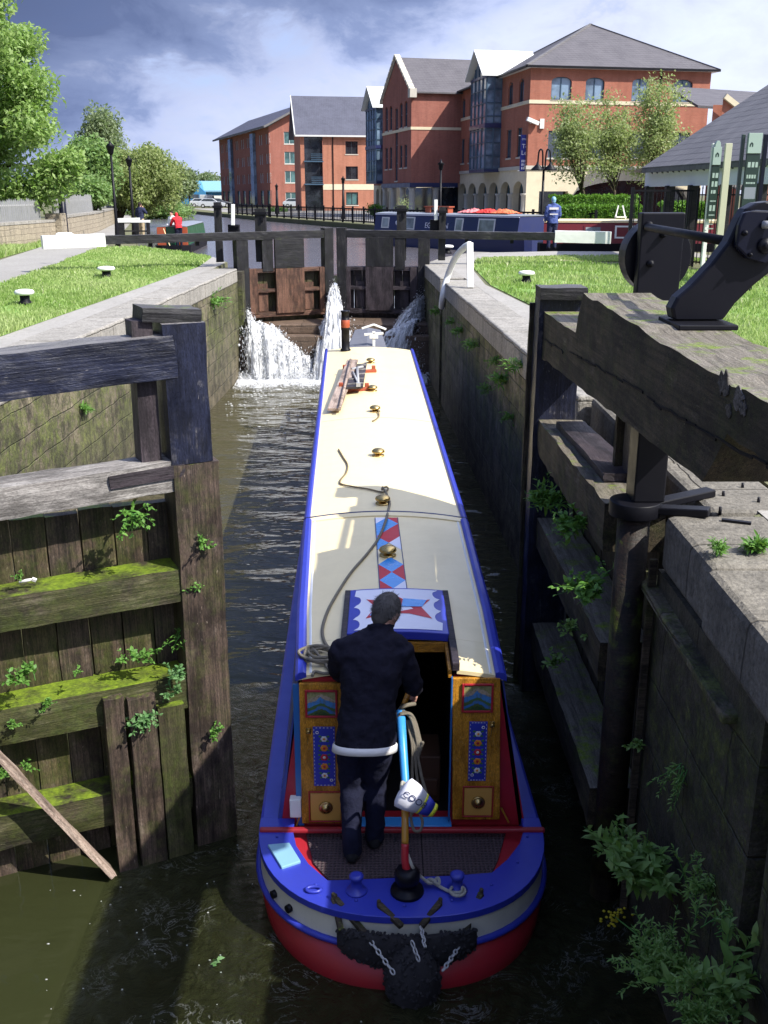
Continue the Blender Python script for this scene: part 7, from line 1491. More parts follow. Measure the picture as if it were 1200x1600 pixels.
# ------------------------------------------------------------------ buildings
class Bld:
    def __init__(s, name, label, P0, ex, z0=3.0, cat='building', group='brick buildings by the canal'):
        s.P = V((*P0, z0)); s.ex = V((*ex, 0)).normalized(); s.ey = V((-s.ex.y, s.ex.x, 0)); s.t = thing(name, s.P, label, cat, group)
    def L(s, x, y, z): return s.P + s.ex * x + s.ey * y + V((0, 0, z))
    def face(s, o, d):       # face frame: origin (x,y), direction along the wall (dx,dy); outward normal is right of the direction
        o = V((*o, 0)); d = V((*d, 0)).normalized(); n = V((d.y, -d.x, 0)); return lambda a, z, q=0: s.L(o.x + d.x * a + n.x * q, o.y + d.y * a + n.y * q, z)
    def wall(s, mb, fr, w, z0, z1, ops, depth=.22):
        """ops: (x0,x1,z0,z1,arch_rise)"""
        xs = sorted({0, w, *[o[0] for o in ops], *[o[1] for o in ops]}); zs = sorted({z0, z1, *[o[2] for o in ops], *[o[3] for o in ops]})
        for i in range(len(xs) - 1):
            for j in range(len(zs) - 1):
                cx_, cz_ = (xs[i] + xs[i + 1]) / 2, (zs[j] + zs[j + 1]) / 2
                if any(o[0] < cx_ < o[1] and o[2] < cz_ < o[3] for o in ops): continue
                mb.add([fr(xs[i], zs[j]), fr(xs[i + 1], zs[j]), fr(xs[i + 1], zs[j + 1]), fr(xs[i], zs[j + 1])], [(0, 1, 2, 3)])
        for (a, b, c, d, r) in ops:
            for (p, q) in (((a, c), (b, c)), ((b, c), (b, d)), ((b, d), (a, d)), ((a, d), (a, c))): mb.add([fr(*p), fr(*q), fr(*q, -depth), fr(*p, -depth)], [(0, 1, 2, 3)])
            if r:
                n = 10; xm = (a + b) / 2; hw = (b - a) / 2
                for sg in (-1, 1):
                    ed = [(xm + sg * hw * k / n, d - r * (1 - math.sqrt(max(0, 1 - (k / n) ** 2)))) for k in range(n + 1)]
                    for k in range(n): mb.add([fr(ed[k][0], d), fr(ed[k + 1][0], d), fr(*ed[k + 1]), fr(*ed[k])], [(0, 1, 2, 3)]); mb.add([fr(*ed[k]), fr(*ed[k + 1]), fr(*ed[k + 1], -depth), fr(*ed[k], -depth)], [(0, 1, 2, 3)])
    def window(s, fr, x0, x1, z0, z1, fm='window_dark', gm='window_glass', mull=1, trans=0, depth=.14, t=.07, sill=True):
        mb = MB(); 
        def bxx(a, b, c, d, q0, q1): mb.hexa([fr(a, c, q0), fr(b, c, q0), fr(b, c, q1), fr(a, c, q1), fr(a, d, q0), fr(b, d, q0), fr(b, d, q1), fr(a, d, q1)])
        q0, q1 = -depth - .05, -depth + .03
        bxx(x0, x0 + t, z0, z1, q0, q1); bxx(x1 - t, x1, z0, z1, q0, q1); bxx(x0 + t, x1 - t, z0, z0 + t, q0, q1); bxx(x0 + t, x1 - t, z1 - t, z1, q0, q1)
        for k in range(mull): x = x0 + (x1 - x0) * (k + 1) / (mull + 1); bxx(x - t / 2, x + t / 2, z0 + t, z1 - t, q0, q1 - .002)
        for k in range(trans): z = z0 + (z1 - z0) * (k + 1) / (trans + 1); bxx(x0 + t, x1 - t, z - t / 2, z + t / 2, q0, q1 - .004)
        w = mb.build('window', M[fm], s.t); mb = MB(); mb.add([fr(x0 + t * .5, z0 + t * .5, -depth - .02), fr(x1 - t * .5, z0 + t * .5, -depth - .02), fr(x1 - t * .5, z1 - t * .5, -depth - .02), fr(x0 + t * .5, z1 - t * .5, -depth - .02)], [(0, 1, 2, 3)]); mb.build('pane', M[gm], w)
        if sill: mb = MB(); mb.hexa([fr(x0 - .08, z0 - .12, -.1), fr(x1 + .08, z0 - .12, -.1), fr(x1 + .08, z0 - .12, .05), fr(x0 - .08, z0 - .12, .05), fr(x0 - .08, z0 - .01, -.1), fr(x1 + .08, z0 - .01, -.1), fr(x1 + .08, z0 - .01, .05), fr(x0 - .08, z0 - .01, .05)]); mb.build('sill', M['pale_stone'], w)
    def band(s, mb, fr, w, z0, z1, q=.05, x0=0): mb.hexa([fr(x0 - q, z0, -.05), fr(w + q, z0, -.05), fr(w + q, z0, q), fr(x0 - q, z0, q), fr(x0 - q, z1, -.05), fr(w + q, z1, -.05), fr(w + q, z1, q), fr(x0 - q, z1, q)])
    def part(s, name, mb, mat, **k): return mb.build(name, M[mat], s.t, **k)

# A: hipped corner block with arcade, plus its wing along the canal and the gabled cross wing
eA = V((13.38, 2.6)).normalized()
A = Bld('brick_building', 'red brick wharf building with hipped slate roof and cream arcade', at(830, 103, z=13.5).xy, eA)
E_, W_ = 10.5, 13.63
f1 = A.face((0, 0), (1, 0)); f2 = A.face((0, 20.0), (0, -1))   # front to the camera; canal side (runs back to front)
up_w = [(1.55, 3.05, 8.35, 9.85, .3), (4.1, 5.5, 8.35, 9.85, .3), (7.6, 8.9, 8.35, 9.85, .3), (10.8, 12.25, 8.35, 9.85, .3)]
lo_w = [(1.5, 3.2, 4.5, 6.3, 0), (4.5, 6.0, 4.5, 6.3, 0), (7.6, 9.2, 4.5, 6.3, 0), (10.8, 12.4, 4.5, 6.3, 0)]
mb = MB(); A.wall(mb, f1, W_, 3.75, E_, up_w + lo_w)
def cx2(y): return 20.0 - y
cu = [(cx2(y + 1.1), cx2(y), 8.3, 9.9, .35) for y in (1.4, 3.9)] + [(cx2(y + 1.1), cx2(y), 8.3, 9.9, .35) for y in (12.0, 14.6, 17.0)]
cl_ = [(cx2(y + 1.1), cx2(y), 4.6, 6.6, 0) for y in (1.4, 3.9)] + [(cx2(y + 1.1), cx2(y), 4.6, 6.6, 0) for y in (12.0, 14.6, 17.0)]
A.wall(mb, f2, 20.0, 3.75, E_, cu + cl_); A.wall(mb, A.face((W_, 0), (0, 1)), 14, 0, E_, []); A.part('wall', mb, 'red_brick', normals=False)
for o in up_w: A.window(f1, *o[:4], mull=1, fm='bay_blue', gm='blue_glass')
for o in lo_w: A.window(f1, *o[:4], mull=1, fm='bay_blue')
for o in cu: A.window(f2, *o[:4], mull=0, fm='bay_blue')
for o in cl_: A.window(f2, *o[:4], mull=0, fm='bay_blue')
mb = MB(); ar = [(1.0, 3.2, 0.0, 2.2, 0), (3.4, 12.6, .0, 2.95, 1.3)]; A.wall(mb, f1, W_, 0, 3.75, ar, .5)
ac = [(cx2(y + 2.5), cx2(y), 0, 2.9, .85) for y in (.6, 3.7, 6.8, 9.9, 13.0, 16.1)]; A.wall(mb, f2, 20.0, 0, 3.75, ac, .5); A.part('arcade', mb, 'cream_render', normals=False)
mb = MB(); A.band(mb, f1, W_, 3.70, 3.95, .10); A.band(mb, f2, 20.0, 3.70, 3.95, .098); A.part('cornice', mb, 'pale_stone'); mb = MB(); A.band(mb, f1, W_, 8.08, 8.32, .05); A.band(mb, f2, 20.0, 8.08, 8.32, .048); A.part('string_course', mb, 'cream_render')
mb = MB()
for (f, w_, os) in ((f1, W_, ar), (f2, 20.0, ac)):
    for o in os: mb.add([f(o[0] - .02, 0, -.5), f(o[1] + .02, 0, -.5), f(o[1] + .02, o[3] + .02, -.5), f(o[0] - .02, o[3] + .02, -.5)], [(0, 1, 2, 3)])
A.part('arcade_glazing', mb, 'dark_glass', normals=False)
mb = MB()
for o in ac:
    for x in np.linspace(o[0], o[1], 5)[1:-1]: mb.hexa([f2(x - .04, 0, -.5), f2(x + .04, 0, -.5), f2(x + .04, 0, -.44), f2(x - .04, 0, -.44), f2(x - .04, 2.8, -.5), f2(x + .04, 2.8, -.5), f2(x + .04, 2.8, -.44), f2(x - .04, 2.8, -.44)])
A.part('arcade_mullions', mb, 'teal_frame')
for k, y in enumerate((.3, 3.4, 6.5, 9.6, 12.7, 15.8)):
    mb = MB(); p = A.L(-.02, y + .0, 0); mb.lathe(p, [(.30, 0), (.30, .15), (.24, .2), (.22, 1.85), (.28, 1.92), (.32, 2.05)], 14); A.part('column', mb, 'pale_stone')
mb = MB(); o_ = .45; apx = A.L(W_ / 2, W_ / 2 - .2, 0); H = at(915, 38, Y=apx.y).z - 3.0 - E_
c = [A.L(-o_, -o_, E_), A.L(W_ + o_, -o_, E_), A.L(W_ + o_, W_ + o_, E_), A.L(-o_, W_ + o_, E_), A.L(W_ / 2, W_ / 2 - .2, E_ + H)]; mb.add(c, [(0, 1, 4), (1, 2, 4), (2, 3, 4), (3, 0, 4)])
mb.add([A.L(-o_, 10, E_ + .01), A.L(-o_, 20.2, E_ + .01), A.L(4.6, 20.2, E_ + 2.3), A.L(4.6, 10, E_ + 2.3)], [(0, 1, 2, 3)])
mb.add([A.L(4.6, 10, E_ + 2.3), A.L(4.6, 20.2, E_ + 2.3), A.L(9.6, 20.2, E_), A.L(9.6, 10, E_)], [(0, 1, 2, 3)]); A.part('roof', mb, 'slate_roof', normals=False)
mb = MB()
for i in range(4): mb.bar(c[i], c[4], .22, .10)
A.part('hip_tiles', mb, 'grey_roof'); mb = MB(); mb.bar(A.L(-o_, -o_, E_ - .06), A.L(W_ + o_, -o_, E_ - .06), .12, .14); mb.bar(A.L(-o_, -o_, E_ - .062), A.L(-o_, 20, E_ - .062), .12, .14); A.part('gutter', mb, 'black_iron'); mb = MB(); mb.bx(0, 0, 0, 0, 0, 0) if False else None
mb = MB(); mb.hexa([A.L(-o_, -o_ + .05, E_ - .12), A.L(W_ + o_, -o_ + .05, E_ - .12), A.L(W_ + o_, W_, E_ - .12), A.L(-o_, W_, E_ - .12), A.L(-o_, -o_ + .05, E_ - .015), A.L(W_ + o_, -o_ + .05, E_ - .015), A.L(W_ + o_, W_, E_ - .015), A.L(-o_, W_, E_ - .015)]); A.part('soffit', mb, 'window_white')
mb = MB(); q = f1(9.75, 4, .06); mb.bar(q, f1(9.75, E_ - .1, .06), .11, .11, up=(0, 1, 0)); A.part('downpipe', mb, 'black_iron'); mb = MB(); mb.bar(f2(cx2(11.4), 3.9, .06), f2(cx2(11.4), E_ - .1, .06), .11, .11, up=(0, 1, 0)); A.part('downpipe', mb, 'black_iron')
mb = MB(); p = f1(.2, 6.9, .25); mb.box(p, (.9, .3, .25), Euler((0, .35, .2)).to_matrix()); mb.bar(f1(.1, 6.8, 0), p, .08, .08); A.part('security_camera', mb, 'white_paint'); mb = MB(); mb.box(f1(.95, 6.75, .08), (.3, .2, .65)); A.part('alarm_box', mb, 'white_paint')
def oriel(B, x, y0, y1, z0, z1, out_, gh, name='oriel'):
    """glazed bay on the canal face at local x (face looks to -x), from y0 to y1"""
    mb = MB(); g = MB(); fr_ = MB()
    X = x - out_
    g.add([B.L(X, y0, z0), B.L(X, y1, z0), B.L(X, y1, z1 + .0), B.L(X, y0, z1), B.L(X, (y0 + y1) / 2, z1 + gh * .8)], [(0, 1, 2, 4, 3)]); g.add([B.L(X, y0, z0), B.L(x, y0, z0), B.L(x, y0, z1), B.L(X, y0, z1)], [(0, 1, 2, 3)]); g.add([B.L(X, y1, z0), B.L(x, y1, z0), B.L(x, y1, z1), B.L(X, y1, z1)], [(0, 1, 2, 3)]); B.part('bay_glazing', g, 'blue_glass', normals=False)
    for y in np.linspace(y0, y1, 5): fr_.bar(B.L(X - .03, y, z0), B.L(X - .03, y, z1 + gh * .75 * (1 - abs(y - (y0 + y1) / 2) / ((y1 - y0) / 2))), .09, .09, up=(0, 1, 0))
    for z in np.linspace(z0, z1, 8): fr_.bar(B.L(X - .04, y0, z), B.L(X - .04, y1, z), .07, .08); fr_.bar(B.L(X, y0 - .03, z), B.L(x, y0 - .03, z), .07, .08)
    for k in (0, .5, 1): fr_.bar(B.L(X + (x - X) * k, y0 - .03, z0), B.L(X + (x - X) * k, y0 - .03, z1), .09, .09, up=(0, 1, 0))
    B.part('bay_frame', fr_, 'bay_blue')
    mb = MB(); zm = z0 + (z1 - z0) * .47
    for (za, zb2, q) in ((z0 - .25, z0, .06), (zm - .16, zm + .16, .12), (z1 - .12, z1 + .06, .1)): mb.hexa([B.L(X - q, y0 - q, za), B.L(x, y0 - q, za), B.L(x, y1 + q, za), B.L(X - q, y1 + q, za), B.L(X - q, y0 - q, zb2), B.L(x, y0 - q, zb2), B.L(x, y1 + q, zb2), B.L(X - q, y1 + q, zb2)])
    B.part('bay_floor', mb, 'navy_paint')
    mb = MB(); ym = (y0 + y1) / 2; a = X - .5; b = x + 3.0
    for s in (-1, 1):
        ye = ym + s * ((y1 - y0) / 2 + .35); mb.hexa([B.L(a, ye, z1 - .05), B.L(b, ye, z1 - .05), B.L(b, ym, z1 + gh - .0), B.L(a, ym, z1 + gh), B.L(a, ye, z1 + .07), B.L(b, ye, z1 + .07), B.L(b, ym, z1 + gh + .12), B.L(a, ym, z1 + gh + .12)])
    B.part('dormer_roof', mb, 'white_roof')
oriel(A, 0, 6.6, 10.8, 3.9, 10.55, 1.2, 1.9)
# to let banner
bn = thing('banner_sign', A.L(-.3, 1.1, 4.4), 'blue vertical banner sign reading To Let on the brick corner', 'sign'); fb_ = A.face((0, 2.0), (0, -1))
q0, q1 = at(812, 268, Y=75.9), at(827, 211, Y=75.9); yb_ = 75.6
mb = MB(); mb.bx(q0.x - .05, q1.x + .05, yb_, yb_ + .06, q0.z, q1.z); mb.build('panel', M['banner_blue'], bn)
w_ = q1.x - q0.x; zc_ = (q0.z + q1.z) / 2; h_ = q1.z - q0.z
text('Offices', .19, bn, ((q0.x + q1.x) / 2, yb_ - .01, q1.z - .30), (1, 0, 0), (0, 0, 1), M['float_white'], .004); text('To', .42, bn, ((q0.x + q1.x) / 2, yb_ - .01, q1.z - .78), (1, 0, 0), (0, 0, 1), M['float_white'], .004); text('Let', .42, bn, ((q0.x + q1.x) / 2, yb_ - .01, q1.z - 1.22), (1, 0, 0), (0, 0, 1), M['float_white'], .004)
mb = MB(); pr = random.Random(3)
for k in range(3):
    x = q0.x + .06
    while x < q1.x - .1: ww = pr.uniform(.06, .14); mb.bx(x, x + ww, yb_ - .006, yb_ - .001, q0.z + .62 - k * .24, q0.z + .78 - k * .24); x += ww + .04
    mb.build('small_print', M['float_white'], bn); mb = MB()
for z in (q0.z + .05, q1.z - .05): mb.bar((q0.x - .2, yb_ + .03, z), (q1.x + .9, yb_ + .2, z), .05, .05)
mb.build('bracket', M['white_paint'], bn)
# B: gabled wing projecting towards the canal (same terrace)
k0 = at(643, 141, z=13.5); k1 = at(598, 157, z=13.5)
B = Bld('brick_building', 'red brick gabled wing projecting towards the canal on stone columns', k0.xy, (k0 - k1).to_2d().orthogonal() if False else eA)
dB = (k1 - k0).to_2d(); 
B.ex = V((dB.y, -dB.x, 0)).normalized(); B.ey = V((-B.ex.y, B.ex.x, 0)); wB = dB.length; E_ = 10.5; GH = at(620, 93, Y=(k0.y + k1.y) / 2).z - 3.0 - E_
fg = B.face((0, wB), (0, -1)); fs_ = B.face((0, 0), (1, 0))
xs_ = [wB - .12 * wB - 1.0, wB - .30 * wB - 1.0, .46 * wB, .16 * wB, .30 * wB]
gw = [(wB * a, wB * a + .9, z0, z1, r) for a in (.10, .26, .62, .78) for z0, z1, r in ((7.7, 9.8, .3), (4.3, 6.2, 0))]; gw.append((wB * .46, wB * .46 + .9, 3.2, 9.4, 0))
mb = MB(); B.wall(mb, fg, wB, 2.95, E_, gw); mb.add([fg(0, E_), fg(wB, E_), fg(wB / 2, E_ + GH)], [(0, 1, 2)]); B.wall(mb, fs_, 9, 2.95, E_, []); B.part('wall', mb, 'brown_brick', normals=False)
for o in gw: B.window(fg, *o[:4], mull=0, trans=1 if o[3] - o[2] < 3 else 3, fm='bay_blue')
mb = MB(); B.band(mb, fg, wB, 7.35, 7.58, .05); B.band(mb, fs_, 9, 7.35, 7.58, .048); B.part('string_course', mb, 'cream_render'); mb = MB(); B.band(mb, fg, wB, 2.6, 2.97, .12); B.band(mb, fs_, 4.2, 2.6, 2.97, .118); B.part('beam', mb, 'navy_paint')
for x, y in ((.2, .3), (.2, wB * .33), (.2, wB * .66), (.2, wB - .3), (2.4, .3)): mb = MB(); mb.lathe(B.L(x, y, 0), [(.34, 0), (.30, .2), (.27, 2.3), (.36, 2.6)], 14); B.part('column', mb, 'pale_stone')
mb = MB(); mb.hexa([B.L(2.2, .5, 0), B.L(9, .5, 0), B.L(9, wB, 0), B.L(2.2, wB, 0), B.L(2.2, .5, 2.6), B.L(9, .5, 2.6), B.L(9, wB, 2.6), B.L(2.2, wB, 2.6)]); B.part('recessed_shopfront', mb, 'dark_glass')
mb = MB()
for s in (0, 1):
    y = -.4 if s == 0 else wB + .4; za = E_ - .25
    mb.hexa([B.L(-.02, y, za), B.L(11, y, za), B.L(11, wB / 2, E_ + GH + .03), B.L(-.02, wB / 2, E_ + GH + .03), B.L(-.02, y, za + .12), B.L(11, y, za + .12), B.L(11, wB / 2, E_ + GH + .18), B.L(-.02, wB / 2, E_ + GH + .18)])
B.part('roof', mb, 'slate_roof')
mb = MB()
for s in (0, 1):
    y = -.5 if s == 0 else wB + .5; n_s = 9
    for k in range(n_s):
        a = V((y, E_ - .35)).lerp(V((wB / 2, E_ + GH + .2)), k / n_s + .01); b = V((y, E_ - .35)).lerp(V((wB / 2, E_ + GH + .2)), (k + 1) / n_s - .01); mb.hexa([B.L(-.22, a.x, a.y), B.L(.28, a.x, a.y), B.L(.28, b.x, b.y), B.L(-.22, b.x, b.y), B.L(-.22, a.x, a.y + .26), B.L(.28, a.x, a.y + .26), B.L(.28, b.x, b.y + .26), B.L(-.22, b.x, b.y + .26)])
B.part('gable_coping', mb, 'pale_stone')
mb = MB(); mb.hexa([B.L(-.3, -.6, 9.9), B.L(.3, -.6, 9.9), B.L(.3, .1, 9.9), B.L(-.3, .1, 9.9), B.L(-.3, -.6, 10.6), B.L(.3, -.6, 10.6), B.L(.3, .1, 10.6), B.L(-.3, .1, 10.6)]); B.part('kneeler', mb, 'pale_stone')
# B2: set back bay beyond the gable
q = at(596, 190, Y=106)
B2 = Bld('brick_building', 'narrow brick bay with blue glazing and white dormer beyond the gabled wing', (q.x + .9, 105), (B.ex.x, B.ex.y)); f2b = B2.face((0, 7), (0, -1)); f2s = B2.face((0, 0), (1, 0)); mb = MB(); ops = [(1.0, 2.4, 0, 2.6, .6), (3.0, 4.4, 0, 2.6, .6), (5.0, 6.4, 0, 2.6, .6)]
B2.wall(mb, f2b, 7, 2.9, 10.3, []); B2.wall(mb, f2s, 6, 2.9, 10.3, []); B2.part('wall', mb, 'red_brick', normals=False); mb = MB(); B2.wall(mb, f2b, 7, 0, 2.9, ops, .4); B2.wall(mb, f2s, 6, 0, 2.9, [], .4); B2.part('arcade', mb, 'cream_render', normals=False)
mb = MB(); mb.add([f2b(.2, 0, -.4), f2b(6.8, 0, -.4), f2b(6.8, 2.7, -.4), f2b(.2, 2.7, -.4)], [(0, 1, 2, 3)]); B2.part('arcade_glazing', mb, 'dark_glass', normals=False)
oriel(B2, 0, .9, 5.2, 3.3, 10.2, 1.2, 2.0)
mb = MB(); mb.add([B2.L(-.3, -.3, 10.3), B2.L(-.3, 7.3, 10.3), B2.L(4, 7.3, 12.4), B2.L(4, -.3, 12.4)], [(0, 1, 2, 3)]); B2.part('roof', mb, 'slate_roof', normals=False)
# C: small steep gabled block
C0 = at(504, 212, z=12.2); C1 = at(566, 212, z=12.2); eC = V((.985, .17))
Cb = Bld('brick_building', 'orange brick block with steep grey roof and glazed corner stair', C0.xy, eC); wC = (C1 - C0).length + 1.5; E_ = 9.2
fc = Cb.face((0, 0), (1, 0)); cw = [(1.1 + .28 * wC, 1.1 + .28 * wC + 1.6, z, z + 1.6, 0) for z in (.7, 3.9, 7.0)]
mb = MB(); Cb.wall(mb, fc, wC, 0, E_, cw); Cb.wall(mb, Cb.face((-2.9, 9), (0, -1)), 9, 0, E_, []); Cb.wall(mb, Cb.face((-2.9, 0), (1, 0)), .5, 0, E_ - .1, []); mb.add([Cb.L(-2.9, -.02, E_), Cb.L(-2.9, 9, E_), Cb.L(-2.9, 4.5, E_ + 5)], [(0, 1, 2)]); Cb.part('wall', mb, 'orange_brick', normals=False)
for o in cw: Cb.window(fc, *o[:4], mull=1, fm='window_dark', gm='dark_glass' if o[2] > 1 else 'green_glass')
mb = MB(); Cb.band(mb, fc, wC, 2.6, 3.3, .04); Cb.part('string_course', mb, 'cream_render'); mb = MB(); Cb.band(mb, fc, wC, 8.55, 8.75, .04); Cb.part('string_course', mb, 'orange_brick')
mb = MB(); mb.hexa([Cb.L(-2.4, .3, 0), Cb.L(-.02, .3, 0), Cb.L(-.02, 3, 0), Cb.L(-2.4, 3, 0), Cb.L(-2.4, .3, E_), Cb.L(-.02, .3, E_), Cb.L(-.02, 3, E_), Cb.L(-2.4, 3, E_)]); Cb.part('stair_glazing', mb, 'dark_glass')
for z in (3.2, 6.0): mb = MB(); mb.hexa([Cb.L(-2.5, -.5, z), Cb.L(.0, -.5, z), Cb.L(0, .3, z), Cb.L(-2.5, .3, z), Cb.L(-2.5, -.5, z + .15), Cb.L(0, -.5, z + .15), Cb.L(0, .3, z + .15), Cb.L(-2.5, .3, z + .15)]); [mb.bar(Cb.L(-1.6, -.5, z + .3 + k * .22), Cb.L(-.1, -.5, z + .3 + k * .22), .05, .06) for k in range(4)]; Cb.part('balcony', mb, 'bay_blue')
mb = MB(); ridge = 4.5
for (ya, yb2) in ((-.5, ridge), (9.5, ridge)): mb.hexa([Cb.L(-3.6, ya, E_ - .1), Cb.L(wC + .5, ya, E_ - .1), Cb.L(wC + .5, yb2, E_ + 4.9), Cb.L(-3.6, yb2, E_ + 4.9), Cb.L(-3.6, ya, E_ + .06), Cb.L(wC + .5, ya, E_ + .06), Cb.L(wC + .5, yb2, E_ + 5.08), Cb.L(-3.6, yb2, E_ + 5.08)])
Cb.part('roof', mb, 'blue_slate'); mb = MB(); mb.bar(Cb.L(-3.62, -.55, E_ - .02), Cb.L(-3.62, ridge, E_ + 5.0), .12, .3); mb.bar(Cb.L(-3.6, -.56, E_ - .05), Cb.L(wC + .5, -.56, E_ - .05), .12, .2); Cb.part('fascia', mb, 'window_white'); mb = MB(); mb.bar(fc(1.3, 0, .06), fc(1.3, E_, .06), .12, .12, up=(0, 1, 0)); Cb.part('downpipe', mb, 'black_iron')
# D: long four storey block
D0 = at(419, 198, z=15.6); D1 = at(342, 219, z=15.6); dD = (D1 - D0).to_2d(); eD = V((dD.y, -dD.x)).normalized()
D = Bld('brick_building', 'long four storey brick block with shallow grey roof, farthest along the canal', D0.xy, eD); LD = dD.length; E_ = 12.6; wD = 14
fd = D.face((0, 0), (1, 0)); fl_ = D.face((0, LD), (0, -1)); dw_ = [(2.6, 4.5, z, z + 1.9, 0) for z in (.5, 3.9, 6.9, 10.0)]
mb = MB(); lw_ = []
for k in range(9):
    x = 1.6 + k * (LD - 4) / 8
    if k in (2, 6): continue
    for z in (3.9, 6.9, 10.0): lw_.append((x, x + 1.0, z, z + 1.6, 0)); lw_.append((x + 1.5, x + 2.5, z, z + 1.6, 0))
    lw_.append((x, x + 2.5, .3, 2.7, 0))
D.wall(mb, fd, wD, 0, E_, dw_); D.wall(mb, fl_, LD, 0, E_, lw_); mb.add([fd(0, E_), fd(wD, E_), fd(6.5, E_ + 3.6)], [(0, 1, 2)]); D.part('wall', mb, 'brown_brick', normals=False)
for o in dw_: D.window(fd, *o[:4], mull=1, fm='window_white', gm='green_glass')
for o in lw_: D.window(fl_, *o[:4], mull=0, fm='window_white' if o[2] > 1 else 'teal_frame', gm='blue_glass' if o[2] > 1 else 'green_glass', sill=False)
for k in (2, 6):
    x = 1.6 + k * (LD - 4) / 8; mb = MB(); mb.hexa([fl_(x, 0, -.1), fl_(x + 2.4, 0, -.1), fl_(x + 2.4, 0, .5), fl_(x, 0, .5), fl_(x, E_ - .5, -.1), fl_(x + 2.4, E_ - .5, -.1), fl_(x + 2.4, E_ - .5, .5), fl_(x, E_ - .5, .5)]); D.part('stair_tower', mb, 'blue_glass')
mb = MB()
for (xa, xb) in ((-1.0, 6.5), (wD + .8, 6.5)): mb.hexa([D.L(xa, -1.2, E_ - .2), D.L(xa, LD + 1, E_ - .2), D.L(xb, LD + 1, E_ + 3.6), D.L(xb, -1.2, E_ + 3.6), D.L(xa, -1.2, E_ + .05), D.L(xa, LD + 1, E_ + .05), D.L(xb, LD + 1, E_ + 3.9), D.L(xb, -1.2, E_ + 3.9)])
D.part('roof', mb, 'blue_slate'); mb = MB(); mb.bar(D.L(-1.05, -1.2, E_ - .1), D.L(-1.05, LD + 1, E_ - .1), .2, .3); mb.bar(D.L(-1.0, -1.25, E_ - .1), D.L(6.5, -1.25, E_ + 3.75), .2, .3); D.part('fascia', mb, 'grey_roof')
mb = MB(); mb.hexa([fd(8, 0, -3), fd(20, 0, -3), fd(20, 0, -14), fd(8, 0, -14), fd(8, 15.4, -3), fd(20, 15.4, -3), fd(20, 15.4, -14), fd(8, 15.4, -14)]); D.part('rear_wing', mb, 'brown_brick')
# far blue hall and cars
h0 = at(286, 315, Y=240); h1 = at(346, 315, Y=240); Hb = Bld('warehouse', 'pale blue metal warehouse with a gabled front far down the canal', (h0.x, 240), (1, 0), 3.0, 'building', None); wH = h1.x - h0.x + 10
mb = MB(); hz1 = at(300, 300, Y=240).z - 3; mb.hexa([Hb.L(0, 0, 0), Hb.L(wH, 0, 0), Hb.L(wH, 20, 0), Hb.L(0, 20, 0), Hb.L(0, 0, hz1), Hb.L(wH, 0, hz1), Hb.L(wH, 20, hz1), Hb.L(0, 20, hz1)]); Hb.part('wall', mb, 'hall_blue')
mb = MB(); zr2 = at(300, 284, Y=240).z - 3; mb.hexa([Hb.L(-.5, -1, hz1), Hb.L(wH, -1, hz1), Hb.L(wH, 10, zr2), Hb.L(-.5, 10, zr2), Hb.L(-.5, -1, hz1 + .3), Hb.L(wH, -1, hz1 + .3), Hb.L(wH, 10, zr2 + .3), Hb.L(-.5, 10, zr2 + .3)]); Hb.part('roof', mb, 'pale_blue_paint')
mb = MB(); mb.prism([(0, 0), (5.5, 0), (5.5, hz1), (2.75, zr2 + .3), (0, hz1)], lambda a, b, d: Hb.L(a, d, b), -1.5, 8); Hb.part('gabled_front', mb, 'hall_blue'); mb = MB(); mb.hexa([Hb.L(1.5, -1.6, hz1 * .5), Hb.L(4, -1.6, hz1 * .5), Hb.L(4, -1.52, hz1 * .5), Hb.L(1.5, -1.52, hz1 * .5), Hb.L(1.5, -1.6, hz1 * .8), Hb.L(4, -1.6, hz1 * .8), Hb.L(4, -1.52, hz1 * .8), Hb.L(1.5, -1.52, hz1 * .8)]); Hb.part('window_band', mb, 'window_glass'); mb = MB(); mb.bx(*[0] * 6) if False else None
mb = MB(); mb.hexa([Hb.L(7, -1.2, hz1 * .4), Hb.L(11, -1.2, hz1 * .4), Hb.L(11, -1.05, hz1 * .4), Hb.L(7, -1.05, hz1 * .4), Hb.L(7, -1.2, hz1 * .7), Hb.L(11, -1.2, hz1 * .7), Hb.L(11, -1.05, hz1 * .7), Hb.L(7, -1.05, hz1 * .7)]); Hb.part('loading_sign', mb, 'white_paint')
def car(label, p, yaw, mat, van=False):
    t = thing('parked_car' if not van else 'parked_van', p, label, 'van' if van else 'car', 'cars parked on the far quay'); R = Matrix.Rotation(yaw, 3, 'Z'); p = V(p)
    def Q(a, b, c): return p + R @ V((a, b, c))
    lo = [(-2.1, .3), (2.1, .3), (2.15, .75), (1.2, .95), (-2.0, 1.0), (-2.15, .8)]; hi = [(-1.9, .98), (.95, .94), (.25, 1.42), (-1.3, 1.45)] if not van else [(-2.1, .98), (1.3, .94), (.8, 1.95), (-2.1, 2.0)]
    m = MB(); m.prism(lo, lambda a, b, d: Q(a, d, b), -.85, .85); m.prism(hi, lambda a, b, d: Q(a, d, b), -.74, .74); m.build('body', M[mat], t, bevel=.06)
    m = MB(); g_ = [(-1.65, 1.03), (.75, 1.0), (.2, 1.36), (-1.2, 1.38)] if not van else [(.2, 1.1), (1.1, 1.05), (.72, 1.8), (.2, 1.8)]; m.prism(g_, lambda a, b, d: Q(a, d, b), -.76, .76); m.build('windows', M['window_glass'], t)
    for a in (-1.35, 1.35):
        for b in (-.8, .8): m = MB(); m.cyl(Q(a, b - .1, .32), Q(a, b + .1, .32), .32, .32, 14); w = m.build('wheel', M['tyre_rubber'], t); m = MB(); m.cyl(Q(a, b - .105, .32), Q(a, b + .105, .32), .18, .18, 10); m.build('rim', M['steel'], w)
